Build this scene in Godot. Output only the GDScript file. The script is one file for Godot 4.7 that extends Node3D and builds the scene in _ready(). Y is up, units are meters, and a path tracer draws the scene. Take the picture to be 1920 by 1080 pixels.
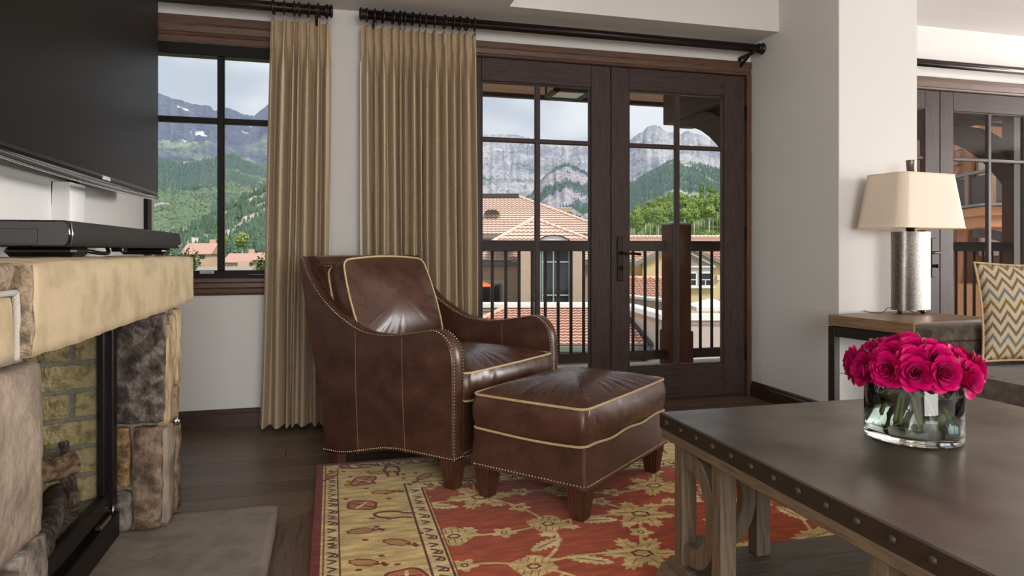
extends Node3D
# A sitting room in a mountain lodge: stone fireplace, leather armchair and ottoman, riveted coffee table with roses, glazed doors to a balcony over the roofs of the village.
# Metres; y up; the camera stands at the origin of x and z and the window wall runs along x at z = -4.15.

const WALL := -4.15      # inner face of the window wall
const LEFT := -1.0       # face of the fireplace wall
const CEIL := 2.68
const SOFFIT := 2.42
const PIER_X0 := 2.805
const PIER_X1 := 3.355
const PIER_Z := -3.297

var M := {}

func _ready() -> void:
	# camera: 24 mm lens, level, shifted; turned 14.8 degrees to the right of the window wall's normal
	var cam := Camera3D.new()
	cam.name = "camera"
	add_child(cam)
	cam.position = Vector3(0, 1.0, 0)
	cam.rotation.y = deg_to_rad(-14.8)
	cam.projection = Camera3D.PROJECTION_FRUSTUM
	cam.near = 0.05
	cam.far = 20000.0
	cam.size = 0.05 * 1080.0 / 1280.0
	cam.frustum_offset = Vector2(0, -0.05 * 70.0 / 1280.0)
	cam.current = true

	nz.seed = 7
	nz.frequency = 0.01
	nz.fractal_octaves = 4

	# sky, exposure
	var env := Environment.new()
	env.background_mode = Environment.BG_SKY
	env.sky = Sky.new()
	env.sky.sky_material = make_sky()
	env.background_energy_multiplier = 1.02
	env.tonemap_mode = Environment.TONE_MAPPER_LINEAR
	env.tonemap_exposure = 1.1
	env.sdfgi_enabled = true
	env.ssao_enabled = true
	env.ssil_enabled = true
	env.volumetric_fog_enabled = true
	env.volumetric_fog_density = 0.0
	var we := WorldEnvironment.new()
	we.name = "world"
	we.environment = env
	add_child(we)

	# soft sun through thin cloud, from behind the building
	var sun := DirectionalLight3D.new()
	sun.name = "sun"
	sun.light_color = Color(1.0, 0.96, 0.9)
	sun.light_energy = 1.05
	sun.light_angular_distance = 12.0
	sun.shadow_enabled = true
	sun.sky_mode = DirectionalLight3D.SKY_MODE_LIGHT_ONLY
	add_child(sun)
	sun.look_at_from_position(Vector3.ZERO, Vector3(-0.35, -0.85, -0.6))

	make_materials()
	room_shell()
	windows_and_doors()
	unseen_room_lights()
	balcony()
	village()
	landscape()
	fireplace()
	tv_wall()
	curtains()
	carpet()
	armchair()
	ottoman()
	coffee_table()
	roses()
	side_table_and_lamp()
	sofa()

func make_sky() -> PanoramaSkyMaterial:
	var w := 1024
	var h := 512
	var im := Image.create(w, h, false, Image.FORMAT_RGBF)
	var f := FastNoiseLite.new()
	f.seed = 21
	f.frequency = 1.0
	f.fractal_octaves = 5
	f.noise_type = FastNoiseLite.TYPE_SIMPLEX_SMOOTH
	var grey := Color(0.53, 0.58, 0.65)
	var white := Color(0.92, 0.93, 0.94)
	var blue := Color(0.50, 0.60, 0.74)
	for y in h:
		var el := PI / 2 - PI * (y + 0.5) / h
		for x in w:
			var az := TAU * (x + 0.5) / w
			var d := Vector3(cos(el) * sin(az), sin(el), -cos(el) * cos(az))
			# layers of cloud, flattened towards the horizon
			var k := 1.0 / (absf(d.y) + 0.16)
			var n := f.get_noise_3d(d.x * k * 0.9, d.z * k * 0.9, 3.0) * 0.9 + f.get_noise_3d(d.x * k * 2.6, d.z * k * 2.6, 9.0) * 0.35
			var c := grey.lerp(white, smoothstep(-0.3, 0.3, n))
			c = c.lerp(blue, smoothstep(0.25, 0.6, -n) * 0.5)
			c = c.lerp(Color(0.84, 0.86, 0.88), smoothstep(0.22, 0.05, d.y) * 0.75)
			im.set_pixel(x, y, c)
	var s := PanoramaSkyMaterial.new()
	s.panorama = ImageTexture.create_from_image(im)
	return s

func make_materials() -> void:
	M.wall = mat(rgb8(216, 214, 211), 0.85)
	M.ceiling = mat(rgb8(214, 209, 204), 0.9)
	M.trim = wood(rgb8(58, 38, 28), rgb8(98, 69, 52), 0, 0.4, 5, 9.0, true)
	M.trim_up = wood(rgb8(58, 38, 28), rgb8(98, 69, 52), 1, 0.4, 5, 9.0, true)
	M.base = wood(rgb8(44, 28, 22), rgb8(66, 44, 36), 0, 0.4, 6, 9.0, true)
	M.base_z = wood(rgb8(44, 28, 22), rgb8(66, 44, 36), 2, 0.4, 6, 9.0, true)
	M.door = wood(rgb8(48, 38, 36), rgb8(72, 60, 58), 1, 0.42, 8, 8.0, true)
	M.door_x = wood(rgb8(48, 38, 36), rgb8(72, 60, 58), 0, 0.42, 8, 8.0, true)
	M.door.metallic_specular = 0.3
	M.door_x.metallic_specular = 0.3
	M.blackframe = mat(rgb8(24, 20, 18), 0.5, 0.0, 0.3)
	M.glass = mat(Color(1, 1, 1, 0.0), 0.0)
	M.glass.metallic_specular = 0.2
	M.glass.transparency = BaseMaterial3D.TRANSPARENCY_ALPHA
	M.bronze = mat(rgb8(44, 36, 33), 0.38, 0.6)
	M.iron = mat(rgb8(26, 23, 22), 0.42, 0.5)
	M.steel = mat(rgb8(190, 190, 190), 0.25, 1.0)
	M.white = mat(rgb8(225, 224, 222), 0.5)
	M.black = mat(rgb8(16, 15, 15), 0.35)
	M.floors = []
	for i in 4:
		var a: Color = [rgb8(80, 60, 44), rgb8(88, 67, 49), rgb8(73, 54, 40), rgb8(94, 72, 53)][i]
		M.floors.append(bump(wood(a, a.lightened(0.16), 0, 0.34, 30 + i, 7.0, true), ntex(0.03, 60, [], [], 4), 0.03))
	M.floor_z = bump(wood(rgb8(70, 54, 41), rgb8(112, 90, 70), 2, 0.36, 41, 7.0, true), ntex(0.03, 60, [], [], 4), 0.03)

# ---------------------------------------------------------------- the room
func room_shell() -> void:
	var b := MB.new()
	b.span(Vector3(-1.6, -0.25, WALL - 0.25), Vector3(11.4, -0.012, 3.7))
	var fl := struct("floor", b, M.floors[2], "dark brown oak plank floor of the sitting room", "floor")
	# planks run along x; a border plank runs along the hearth
	var r := RandomNumberGenerator.new()
	r.seed = 5
	var wdt := 0.17
	var z := WALL + 0.0
	var row := 0
	while z < -1.2:
		var x := -1.0 - r.randf() * 1.2
		while x < 7.4:
			var L := 1.3 + r.randf() * 1.2
			var x0 := maxf(x, -1.0)
			var x1 := minf(x + L, 8.5)
			# the frame round the hearth: mitred corner at (-0.03, -2.66)
			if z + wdt > -2.69 and x0 < -0.02:
				x0 = -0.02
			if x1 - x0 > 0.05:
				var p := MB.new()
				p.span(Vector3(x0 + 0.001, -0.02, z + 0.001), Vector3(x1 - 0.001, 0, z + wdt - 0.001), 0.0015)
				part(fl, "plank", p, M.floors[r.randi() % 4])
			x += L
		z += wdt
		row += 1
	var bp := MB.new()
	var mz := -4.15 + 0.17 * 8
	bp.extrude(PackedVector2Array([Vector2(-0.205, mz + 0.17), Vector2(-0.021, mz + 0.001), Vector2(-0.021, 0.4), Vector2(-0.205, 0.4)]), Vector3(0, 0, 0), Vector3.RIGHT, Vector3.BACK, Vector3.DOWN, 0.012)
	part(fl, "plank", bp, M.floor_z)
	var bq := MB.new()
	bq.extrude(PackedVector2Array([Vector2(-1.0, mz + 0.001), Vector2(-0.022, mz + 0.001), Vector2(-0.205, mz + 0.169), Vector2(-1.0, mz + 0.169)]), Vector3(0, 0, 0), Vector3.RIGHT, Vector3.BACK, Vector3.DOWN, 0.012)
	part(fl, "plank", bq, M.floors[3])

	# window wall
	var W := WALL
	var T := WALL - 0.25
	b = MB.new()
	b.span(Vector3(-1.25, 0, T), Vector3(-0.19, 0.845, W))
	b.span(Vector3(-1.25, 2.165, T), Vector3(-0.19, 2.8, W))
	b.span(Vector3(-1.25, 0.845, T), Vector3(-1.005, 2.165, W))
	b.span(Vector3(-0.19, 0, T), Vector3(0.745, 2.8, W))
	b.span(Vector3(0.745, 2.225, T), Vector3(2.785, 2.8, W))
	b.span(Vector3(2.785, 0, T), Vector3(3.42, 2.8, W))
	b.span(Vector3(3.42, 2.225, T), Vector3(5.46, 2.8, W))
	b.span(Vector3(5.46, 0, T), Vector3(11.4, 2.8, W))
	struct("wall_back", b, M.wall, "pale grey plaster wall holding the window and the glazed doors", "wall")
	# pier between the two pairs of doors
	b = MB.new()
	b.span(Vector3(PIER_X0, 0, W), Vector3(PIER_X1, CEIL, PIER_Z), 0.003)
	struct("wall_pier", b, M.wall, "white plaster pier standing out between the two pairs of glazed doors", "wall")
	# fireplace wall, with the hole that the firebox fills
	b = MB.new()
	b.span(Vector3(-1.25, 0, W), Vector3(LEFT, 2.8, -2.62))
	b.span(Vector3(-1.25, 0.86, -2.62), Vector3(LEFT, 2.8, -0.6))
	b.span(Vector3(-1.25, 0, -0.6), Vector3(LEFT, 2.8, 3.7))
	struct("wall_left", b, M.wall, "white plaster wall above the stone fireplace", "wall")
	b = MB.new()
	b.span(Vector3(11.2, 0, W), Vector3(11.4, 2.8, 3.7))
	struct("wall_right", b, M.wall, "plain plaster wall at the right end of the room", "wall")
	b = MB.new()
	b.span(Vector3(-1.25, 0, 3.5), Vector3(11.4, 2.8, 3.7))
	struct("wall_front", b, M.wall, "plain plaster wall across from the windows", "wall")
	b = MB.new()
	b.span(Vector3(-1.25, CEIL, T), Vector3(11.4, 2.85, 3.7))
	struct("ceiling", b, M.ceiling, "smooth white ceiling of the sitting room", "ceiling")
	# dropped soffit: over the fireplace side and along the window wall
	b = MB.new()
	b.extrude(PackedVector2Array([Vector2(LEFT, 3.5), Vector2(LEFT, W), Vector2(PIER_X0, W), Vector2(PIER_X0, -3.84), Vector2(1.0, -3.84), Vector2(1.0, 3.5)]), Vector3(0, CEIL, 0), Vector3.RIGHT, Vector3.BACK, Vector3.DOWN, CEIL - SOFFIT)
	struct("ceiling_soffit", b, M.ceiling, "dropped plaster soffit along the window wall and over the fireplace", "ceiling")

	# skirting
	skirting("baseboard_back", Vector3(-1.0, 0, W), Vector3(0.67, 0, W), M.base, "dark brown skirting board under the window")
	skirting("baseboard_pier", Vector3(PIER_X0, 0, W + 0.03), Vector3(PIER_X0, 0, PIER_Z + 0.016), M.base_z, "dark skirting board along the left face of the pier")
	skirting("baseboard_pier_front", Vector3(PIER_X0 - 0.016, 0, PIER_Z), Vector3(PIER_X1, 0, PIER_Z), M.base, "dark skirting board across the front of the pier")

func skirting(called: String, a: Vector3, c: Vector3, mt: Material, label: String) -> void:
	var d := (c - a).normalized()
	var out := d.cross(Vector3.UP) * -1.0
	if absf(d.x) > 0.5:
		out = Vector3(0, 0, 1)
	else:
		out = Vector3(-1, 0, 0)
	var prof := PackedVector2Array([Vector2(0.0005, 0), Vector2(0.017, 0), Vector2(0.017, 0.075), Vector2(0.011, 0.085), Vector2(0.011, 0.095), Vector2(0.006, 0.104), Vector2(0.0005, 0.104)])
	var b := MB.new()
	var N_ := out.cross(Vector3.UP)
	var o := a if N_.dot(d) > 0 else c
	b.extrude(prof, o, out, Vector3.UP, N_, a.distance_to(c))
	struct(called, b, mt, label, "skirting board")

# casing profile swept straight: lies on the wall at z = WALL, from a to c, face outwards +z, rising along v
func casing(b: MB, a: Vector3, c: Vector3, wid: Vector3, thick := 0.022) -> void:
	var d := c - a
	var N_ := d.normalized()
	var prof := PackedVector2Array([Vector2(0, 0), Vector2(thick * 0.55, 0), Vector2(thick * 0.8, 0.12), Vector2(thick * 0.62, 0.2), Vector2(thick * 0.7, 0.5), Vector2(thick, 0.62), Vector2(thick, 0.95), Vector2(thick * 0.8, 1.0), Vector2(0, 1.0)])
	var L := wid.length()
	var pp := PackedVector2Array()
	for q in prof:
		pp.append(Vector2(q.x, q.y * L))
	var U := Vector3(0, 0, 1)
	var V := wid.normalized()
	var NN := U.cross(V)
	var o := a if NN.dot(N_) > 0 else c
	b.extrude(pp, o, U, V, NN, d.length())

func windows_and_doors() -> void:
	var W := WALL
	# ---- window left of the curtains
	var x0 := -1.0
	var x1 := -0.19
	var b := MB.new()
	b.span(Vector3(x0, 2.1, W - 0.09), Vector3(x1, 2.165, W - 0.005), 0.003)
	b.span(Vector3(x0, 0.842, W - 0.09), Vector3(x1, 0.887, W + 0.004), 0.003)
	b.span(Vector3(x0, 0.887, W - 0.09), Vector3(x0 + 0.02, 2.1, W - 0.005), 0.003)
	b.span(Vector3(x1 - 0.03, 0.887, W - 0.09), Vector3(x1, 2.1, W - 0.005), 0.003)
	var win := struct("window_1", b, M.blackframe, "black framed four pane window beside the television", "window")
	b = MB.new()
	b.span(Vector3(-0.626, 0.887, W - 0.055), Vector3(-0.59, 2.1, W - 0.012), 0.003)
	b.span(Vector3(x0 + 0.02, 1.72, W - 0.052), Vector3(x1 - 0.03, 1.752, W - 0.014), 0.003)
	part(win, "muntin", b, M.blackframe)
	for q in [[x0 + 0.02, -0.626, 0.887, 1.72], [x0 + 0.02, -0.626, 1.752, 2.1], [-0.59, x1 - 0.03, 0.887, 1.72], [-0.59, x1 - 0.03, 1.752, 2.1]]:
		b = MB.new()
		b.span(Vector3(q[0], q[2], W - 0.036), Vector3(q[1], q[3], W - 0.032))
		part(win, "pane", b, M.glass)
	# lock on the sill rail, warning sticker
	b = MB.new()
	b.span(Vector3(-0.46, 0.856, W + 0.004), Vector3(-0.36, 0.872, W + 0.02), 0.004)
	part(win, "latch", b, M.black)
	b = MB.new()
	b.span(Vector3(-0.715, 0.872, W + 0.0041), Vector3(-0.64, 0.885, W + 0.0048))
	var st := part(win, "warning_sticker", b, M.white, "white warning sticker")
	letters(st, "A WARNING", 0.009, Vector3(-0.68, 0.8785, W + 0.005), Basis.IDENTITY, M.black)
	# wooden casing over and under the window
	b = MB.new()
	casing(b, Vector3(x0, 2.2, W), Vector3(x1 + 0.06, 2.2, W), Vector3(0, 0.11, 0), 0.03)
	b.span(Vector3(x0, 2.165, W), Vector3(x1, 2.2, W + 0.012), 0.002)
	struct("trim_1", b, M.trim, "brown stained wood casing above the left window", "trim")
	b = MB.new()
	b.span(Vector3(x0, 0.82, W), Vector3(x1 + 0.06, 0.845, W + 0.035), 0.004)
	casing(b, Vector3(x0, 0.748, W), Vector3(x1 + 0.06, 0.748, W), Vector3(0, 0.072, 0), 0.024)
	struct("trim_2", b, M.trim, "brown stained wood sill casing under the left window", "trim")

	# ---- pairs of glazed doors
	door_pair(0.77, "1", "behind the ottoman", false)
	door_pair(3.44, "2", "behind the table lamp", true)

func letters(parent: Node, text: String, high: float, at: Vector3, turn: Basis, mt: Material, called := "lettering") -> void:
	var t := TextMesh.new()
	t.text = text
	t.font_size = 32
	t.pixel_size = high / 23.0
	t.depth = high * 0.06
	var f := SystemFont.new()
	f.font_names = PackedStringArray(["Droid Sans"])
	f.font_weight = 700
	t.font = f
	var o := mi(called, t, mt, parent)
	o.transform = Transform3D(turn, at)

func door_pair(x0: float, num: String, where: String, second: bool) -> void:
	var W := WALL
	var mid := x0 + 0.998
	var x1 := x0 + 1.995
	# casing
	var b := MB.new()
	casing(b, Vector3(x0 - 0.04, 2.21, W), Vector3(x1 + 0.036, 2.21, W), Vector3(0, 0.09, 0))
	struct("trim_%d" % (3 if not second else 5), b, M.trim, "brown stained wood casing above the glazed doors " + where, "trim")
	b = MB.new()
	b.span(Vector3(x1 + 0.003, 0, W - 0.04), Vector3(x1 + 0.036, 2.21, W + 0.02), 0.003)
	b.span(Vector3(x0 - 0.036, 0, W - 0.04), Vector3(x0 - 0.003, 2.21, W + 0.02), 0.003)
	struct("trim_%d" % (4 if not second else 6), b, M.trim_up, "brown stained wood side casing of the glazed doors " + where, "trim")
	b = MB.new()
	b.span(Vector3(x0 - 0.02, -0.01, W - 0.24), Vector3(x1 + 0.02, 0.012, W - 0.01), 0.003)
	b.span(Vector3(x0 - 0.022, 2.208, W - 0.24), Vector3(x1 + 0.02, 2.224, W - 0.002))
	struct("trim_%d" % (7 if not second else 8), b, M.base, "dark threshold and head jamb of the glazed doors " + where, "trim")
	# two leaves: [outer stile, hinge side]
	for k in 2:
		var a: float = x0 if k == 0 else mid + 0.002
		var c: float = mid - 0.002 if k == 0 else x1
		var ga := a + (0.135 if k == 0 else 0.13)
		var gc := c - (0.14 if k == 0 else 0.165)
		var fz := W - 0.005
		var bz := W - 0.05
		b = MB.new()
		b.span(Vector3(a, 0.012, bz), Vector3(ga - 0.004, 2.205, fz), 0.004)
		b.span(Vector3(gc + 0.004, 0.012, bz), Vector3(c, 2.205, fz), 0.004)
		var leaf := struct("door_%d" % (k + 1 + (2 if second else 0)), b, M.door, ["left", "right"][k] + " leaf of the dark brown glazed doors " + where, "door")
		b = MB.new()
		b.span(Vector3(ga - 0.004, 2.062, bz), Vector3(gc + 0.004, 2.205, fz), 0.003)
		b.span(Vector3(ga - 0.004, 0.012, bz), Vector3(gc + 0.004, 0.226, fz), 0.003)
		part(leaf, "rail", b, M.door_x)
		var mx := (ga + gc) / 2 + 0.004
		b = MB.new()
		b.span(Vector3(mx - 0.017, 0.226, bz + 0.008), Vector3(mx + 0.017, 2.062, fz - 0.006), 0.005)
		b.span(Vector3(ga, 1.683, bz + 0.008), Vector3(gc, 1.712, fz - 0.007), 0.005)
		part(leaf, "muntin", b, M.door)
		# glazing bead
		b = MB.new()
		b.span(Vector3(ga - 0.004, 0.226, bz + 0.006), Vector3(ga + 0.007, 2.062, fz - 0.01), 0.003)
		b.span(Vector3(gc - 0.007, 0.226, bz + 0.006), Vector3(gc + 0.004, 2.062, fz - 0.01), 0.003)
		b.span(Vector3(ga, 2.052, bz + 0.006), Vector3(gc, 2.064, fz - 0.01), 0.003)
		b.span(Vector3(ga, 0.224, bz + 0.006), Vector3(gc, 0.236, fz - 0.01), 0.003)
		part(leaf, "glazing_bead", b, M.door)
		for q in [[ga, mx - 0.017, 0.226, 1.683], [mx + 0.017, gc, 0.226, 1.683], [ga, mx - 0.017, 1.712, 2.062], [mx + 0.017, gc, 1.712, 2.062]]:
			b = MB.new()
			b.span(Vector3(q[0], q[2], W - 0.03), Vector3(q[1], q[3], W - 0.026))
			part(leaf, "pane", b, M.glass)
		# hinges on the outer edge
		for hy in [0.3, 1.12, 1.95]:
			b = MB.new()
			b.smooth()
			var hx: float = a - 0.004 if k == 0 else c + 0.004
			b.tube([Vector3(hx, hy - 0.05, W + 0.004), Vector3(hx, hy + 0.05, W + 0.004)], 0.007, 8)
			b.ball(Vector3(hx, hy + 0.056, W + 0.004), 0.006, 8, 6)
			part(leaf, "hinge", b, M.iron)
		# lever handle on the active leaf
		if (k == 1 and not second) or (k == 0 and second):
			var hx: float = a + 0.06 if k == 1 else c - 0.062
			var s := 1.0 if k == 1 else -1.0
			b = MB.new()
			b.span(Vector3(hx - 0.021, 0.80, fz), Vector3(hx + 0.021, 1.093, fz + 0.009), 0.003)
			var pl := part(leaf, "handle_plate", b, M.bronze)
			b = MB.new()
			b.smooth()
			b.tube([Vector3(hx, 0.985, fz + 0.008), Vector3(hx, 0.985, fz + 0.05)], 0.011, 10)
			b.tube([Vector3(hx - s * 0.012, 0.986, fz + 0.05), Vector3(hx + s * 0.05, 0.983, fz + 0.053), Vector3(hx + s * 0.125, 0.976, fz + 0.048)], [0.008, 0.008, 0.01], 10)
			part(pl, "lever", b, M.bronze)
			b = MB.new()
			b.smooth()
			b.tube([Vector3(hx, 0.885, fz + 0.008), Vector3(hx, 0.885, fz + 0.03)], 0.013, 10)
			b.ball(Vector3(hx + 0.004, 0.885, fz + 0.034), 0.012, 10, 8, Vector3(0.5, 1.4, 1.0))
			part(pl, "thumb_turn", b, M.iron)

func unseen_room_lights() -> void:
	# unseen glowing window panels, placed to light the fireplace wall, pier and window wall
	unseen_window_light("2", Vector3(0.92, 1.42, 3.5), PI, Vector2(2.7, 1.9), 15.0, "unseen glowing window behind the camera, placed to light the pier and window wall")
	unseen_window_light("3", Vector3(11.2, 1.42, -1.6), -PI / 2, Vector2(3.6, 1.9), 92.0, "unseen glowing window in the right wall, placed to light the fireplace wall")

func unseen_window_light(num: String, at: Vector3, turn: float, size: Vector2, energy: float, label: String) -> void:
	var w := size.x / 2
	var h := size.y / 2
	var b := MB.new()
	b.span(Vector3(-w - 0.09, h, 0), Vector3(w + 0.09, h + 0.09, 0.04), 0.004)
	b.span(Vector3(-w - 0.09, -h - 0.09, 0), Vector3(w + 0.09, -h, 0.06), 0.004)
	for s in [-1.0, 1.0]:
		b.span(Vector3(s * w, -h, 0), Vector3(s * (w + 0.09), h, 0.04), 0.004)
	var o := struct("window_" + num, b, M.trim, label, "window")
	o.position = at
	o.rotation.y = turn
	var g := mat(rgb8(236, 236, 234), 0.9)
	g.emission_enabled = true
	g.emission = Color(1.0, 0.985, 0.96)
	g.emission_energy_multiplier = 1.0
	b = MB.new()
	b.span(Vector3(-w, -h, 0.004), Vector3(w, h, 0.012))
	part(o, "unseen_glowing_blind", b, g)  # out of view; glows by itself, with the area light in front of it
	var a := AreaLight3D.new()
	a.name = "light"
	a.area_size = size
	a.light_color = Color(1.0, 0.992, 0.985)
	a.light_energy = energy
	a.area_range = 16.0
	a.shadow_enabled = true
	o.add_child(a)
	a.position = Vector3(0, 0, 0.03)
	a.rotation.y = PI
# ---------------------------------------------------------------- balcony
func balcony() -> void:
	var timber := wood(rgb8(58, 43, 36), rgb8(84, 65, 55), 2, 0.6, 71, 6.0, true)
	var timber_y := wood(rgb8(66, 42, 32), rgb8(94, 63, 49), 1, 0.8, 72, 6.0, true)
	timber_y.metallic_specular = 0.15
	timber.metallic_specular = 0.2
	var paint := mat(rgb8(58, 45, 40), 0.6, 0.0, 0.35)
	var RZ := -5.75
	# deck boards along x on a slab
	var b := MB.new()
	b.span(Vector3(0.25, -0.2, -6.0), Vector3(8.6, -0.085, WALL - 0.25))
	var dk := struct("floor_balcony", b, timber, "pale weathered board deck of the balcony", "deck")
	var board := wood(rgb8(140, 130, 108), rgb8(186, 176, 150), 0, 0.7, 73, 6.0, true)
	var z := -5.99
	while z < -4.42:
		b = MB.new()
		b.span(Vector3(0.3, -0.09, z), Vector3(8.5, -0.06, z + 0.13), 0.004)
		part(dk, "deck_board", b, board)
		z += 0.138
	# boarded underside of the roof and its dark eaves board
	b = MB.new()
	b.span(Vector3(0.25, 2.6, -6.6), Vector3(8.6, 2.75, WALL - 0.25))
	var rf := struct("ceiling_balcony", b, timber, "boarded underside of the roof over the balcony", "roof")
	var soff := wood(rgb8(112, 76, 52), rgb8(150, 106, 76), 0, 0.55, 74, 6.0, true)
	z = -6.58
	while z < -4.42:
		b = MB.new()
		b.span(Vector3(0.3, 2.57, z), Vector3(8.5, 2.6, z + 0.136), 0.003)
		part(rf, "soffit_board", b, soff)
		z += 0.14
	b = MB.new()
	b.span(Vector3(0.25, 2.535, -6.66), Vector3(8.6, 2.8, -6.6), 0.004)
	part(rf, "fascia", b, paint)
	# square lamp under the roof
	var lamp := thing("porch_lamp", "square lantern with a frosted pane fixed under the balcony roof", "lamp", Vector3(1.99, 2.57, -5.62))
	b = MB.new()
	b.span(Vector3(-0.15, -0.2, -0.15), Vector3(0.15, 0, 0.15), 0.004)
	part(lamp, "body", b, mat(rgb8(150, 128, 92), 0.5))
	b = MB.new()
	for s in [-1.0, 1.0]:
		b.span(Vector3(s * 0.15 - 0.025, -0.225, -0.175), Vector3(s * 0.15 + 0.025, -0.195, 0.175), 0.003)
		b.span(Vector3(-0.175, -0.225, s * 0.15 - 0.025), Vector3(0.175, -0.195, s * 0.15 + 0.025), 0.003)
		for q in [-1.0, 1.0]:
			b.span(Vector3(s * 0.15 - 0.012, -0.2, q * 0.15 - 0.012), Vector3(s * 0.15 + 0.012, 0, q * 0.15 + 0.012), 0.003)
	part(lamp, "frame", b, paint)
	b = MB.new()
	b.span(Vector3(-0.125, -0.214, -0.125), Vector3(0.125, -0.204, 0.125))
	part(lamp, "pane", b, speckle(rgb8(205, 202, 190), 0.12, 0.3, 4.0, 77))

	# timber posts, beams and braces at x = 3.1 and x = 7.2
	var posts := [3.1, 7.18]
	for i in 2:
		var px: float = posts[i]
		var P := thing("balcony_post", ["square brown timber post in front of the right door leaf", "square brown timber post at the right edge beyond the lamp"][i], "post", Vector3(px, -0.06, RZ), 0, "balcony posts")
		b = MB.new()
		if i == 0:
			b.box(Vector3(0, 0.655, 0), Vector3(0.2, 1.31, 0.2), Basis.IDENTITY, 0.006)
			b.box(Vector3(0, 0.16, 0), Vector3(0.23, 0.32, 0.23), Basis.IDENTITY, 0.008)
		else:
			b.box(Vector3(0, 1.31, 0), Vector3(0.2, 2.62, 0.2), Basis.IDENTITY, 0.006)
		part(P, "shaft", b, timber_y)
		if i == 0:
			b = MB.new()
			b.smooth()
			b.flat()
			var k := 0.108
			for q in [[Vector3(-k, 1.31, k), Vector3(k, 1.31, k)], [Vector3(k, 1.31, k), Vector3(k, 1.31, -k)], [Vector3(k, 1.31, -k), Vector3(-k, 1.31, -k)], [Vector3(-k, 1.31, -k), Vector3(-k, 1.31, k)]]:
				b.tri(q[0], q[1], Vector3(0, 1.34, 0))
			b.box(Vector3(0, 1.305, 0), Vector3(0.216, 0.012, 0.216))
			part(P, "cap", b, mat(rgb8(110, 100, 95), 0.4, 0.5))
		# plates that hold the rails
		for y in [1.1, 0.12]:
			b = MB.new()
			b.box(Vector3(-0.06, y + (0.01 if y > 1 else 0.0), 0.104), Vector3(0.055, 0.17, 0.008), Basis.IDENTITY, 0.002)
			for s in [-1.0, 1.0]:
				nail(b, Vector3(-0.06 + s * 0.014, y + 0.06, 0.108), Vector3.BACK, 0.007)
			part(P, "bracket", b, mat(rgb8(74, 64, 60), 0.4, 0.6))
	var bx := [3.1, 5.75]
	for i in 2:
		var x: float = bx[i]
		var Bm := thing("roof_beam", ["brown timber beam with chevron end above the right door leaf", "dark timber beam seen through the second pair of doors"][i], "beam", Vector3(x, 2.57, -5.1), 0, "roof beams over the balcony")
		b = MB.new()
		b.span(Vector3(-0.1, -0.395, -0.72), Vector3(0.1, 0, 0.7), 0.006)
		part(Bm, "timber", b, timber)
		var Br := thing("curved_brace", ["curved timber brace under the beam by the right door leaf", "dark curved timber brace behind the lamp's door"][i], "brace", Vector3(x, 1.0, -4.4), 0, "curved braces under the roof beams")
		b = MB.new()
		# arc in the plane across the wall: distance from the wall, height
		var prof := PackedVector2Array([Vector2(1.2, 1.172)])
		for k in 13:
			var a := float(k) / 12 * 1.42
			prof.append(Vector2(1.2 - 1.2 * sin(a), 1.11 - 1.5 * (1.0 - cos(a))))
		for k in 13:
			var a := float(12 - k) / 12 * 1.4
			prof.append(Vector2(0.8 - 0.8 * sin(a), 1.172 - 1.3 * (1.0 - cos(a))))
		b.extrude(prof, Vector3(-0.075, 0, 0), Vector3.FORWARD, Vector3.UP, Vector3.RIGHT, 0.15, 0.0)
		part(Br, "timber", b, timber)

	# railing: two lengths either side of the post
	var lens := [[0.3, 2.985, 1.228], [3.215, 7.06, 3.355]]
	for i in 2:
		var x0: float = lens[i][0]
		var x1: float = lens[i][1]
		var R := thing("balcony_railing", ["dark brown balcony railing left of the timber post", "dark brown balcony railing right of the timber post"][i], "railing", Vector3(x0, -0.06, RZ), 0, "balcony railings")
		b = MB.new()
		b.span(Vector3(0.0, 1.055, -0.03), Vector3(x1 - x0, 1.143, 0.03), 0.008)
		b.span(Vector3(0.0, 1.135, -0.045), Vector3(x1 - x0, 1.15, 0.045), 0.004)
		part(R, "top_rail", b, paint)
		b = MB.new()
		b.span(Vector3(0.0, 0.06, -0.025), Vector3(x1 - x0, 0.145, 0.025), 0.006)
		part(R, "bottom_rail", b, paint)
		var x: float = lens[i][2] + 0.115
		while x > x0 + 0.1:
			x -= 0.12
		var bar := MB.new()
		bar.smooth()
		bar.tube([Vector3(0, 0.14, 0), Vector3(0, 1.06, 0)], 0.0145, 10)
		var bm := bar.mesh()
		while x < x1 - 0.05:
			if x > x0 + 0.03:
				var o := mi("baluster", bm, paint, R)
				o.position = Vector3(x - x0, 0, 0)
			x += 0.12

# ---------------------------------------------------------------- village, seen from the third floor
const VT := -0.258309     # the village fronts face the balcony at this angle

func vil(x: float, y: float, d: float) -> Vector3:
	return Basis(Vector3.UP, VT) * Vector3(x, y, -d)

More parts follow.
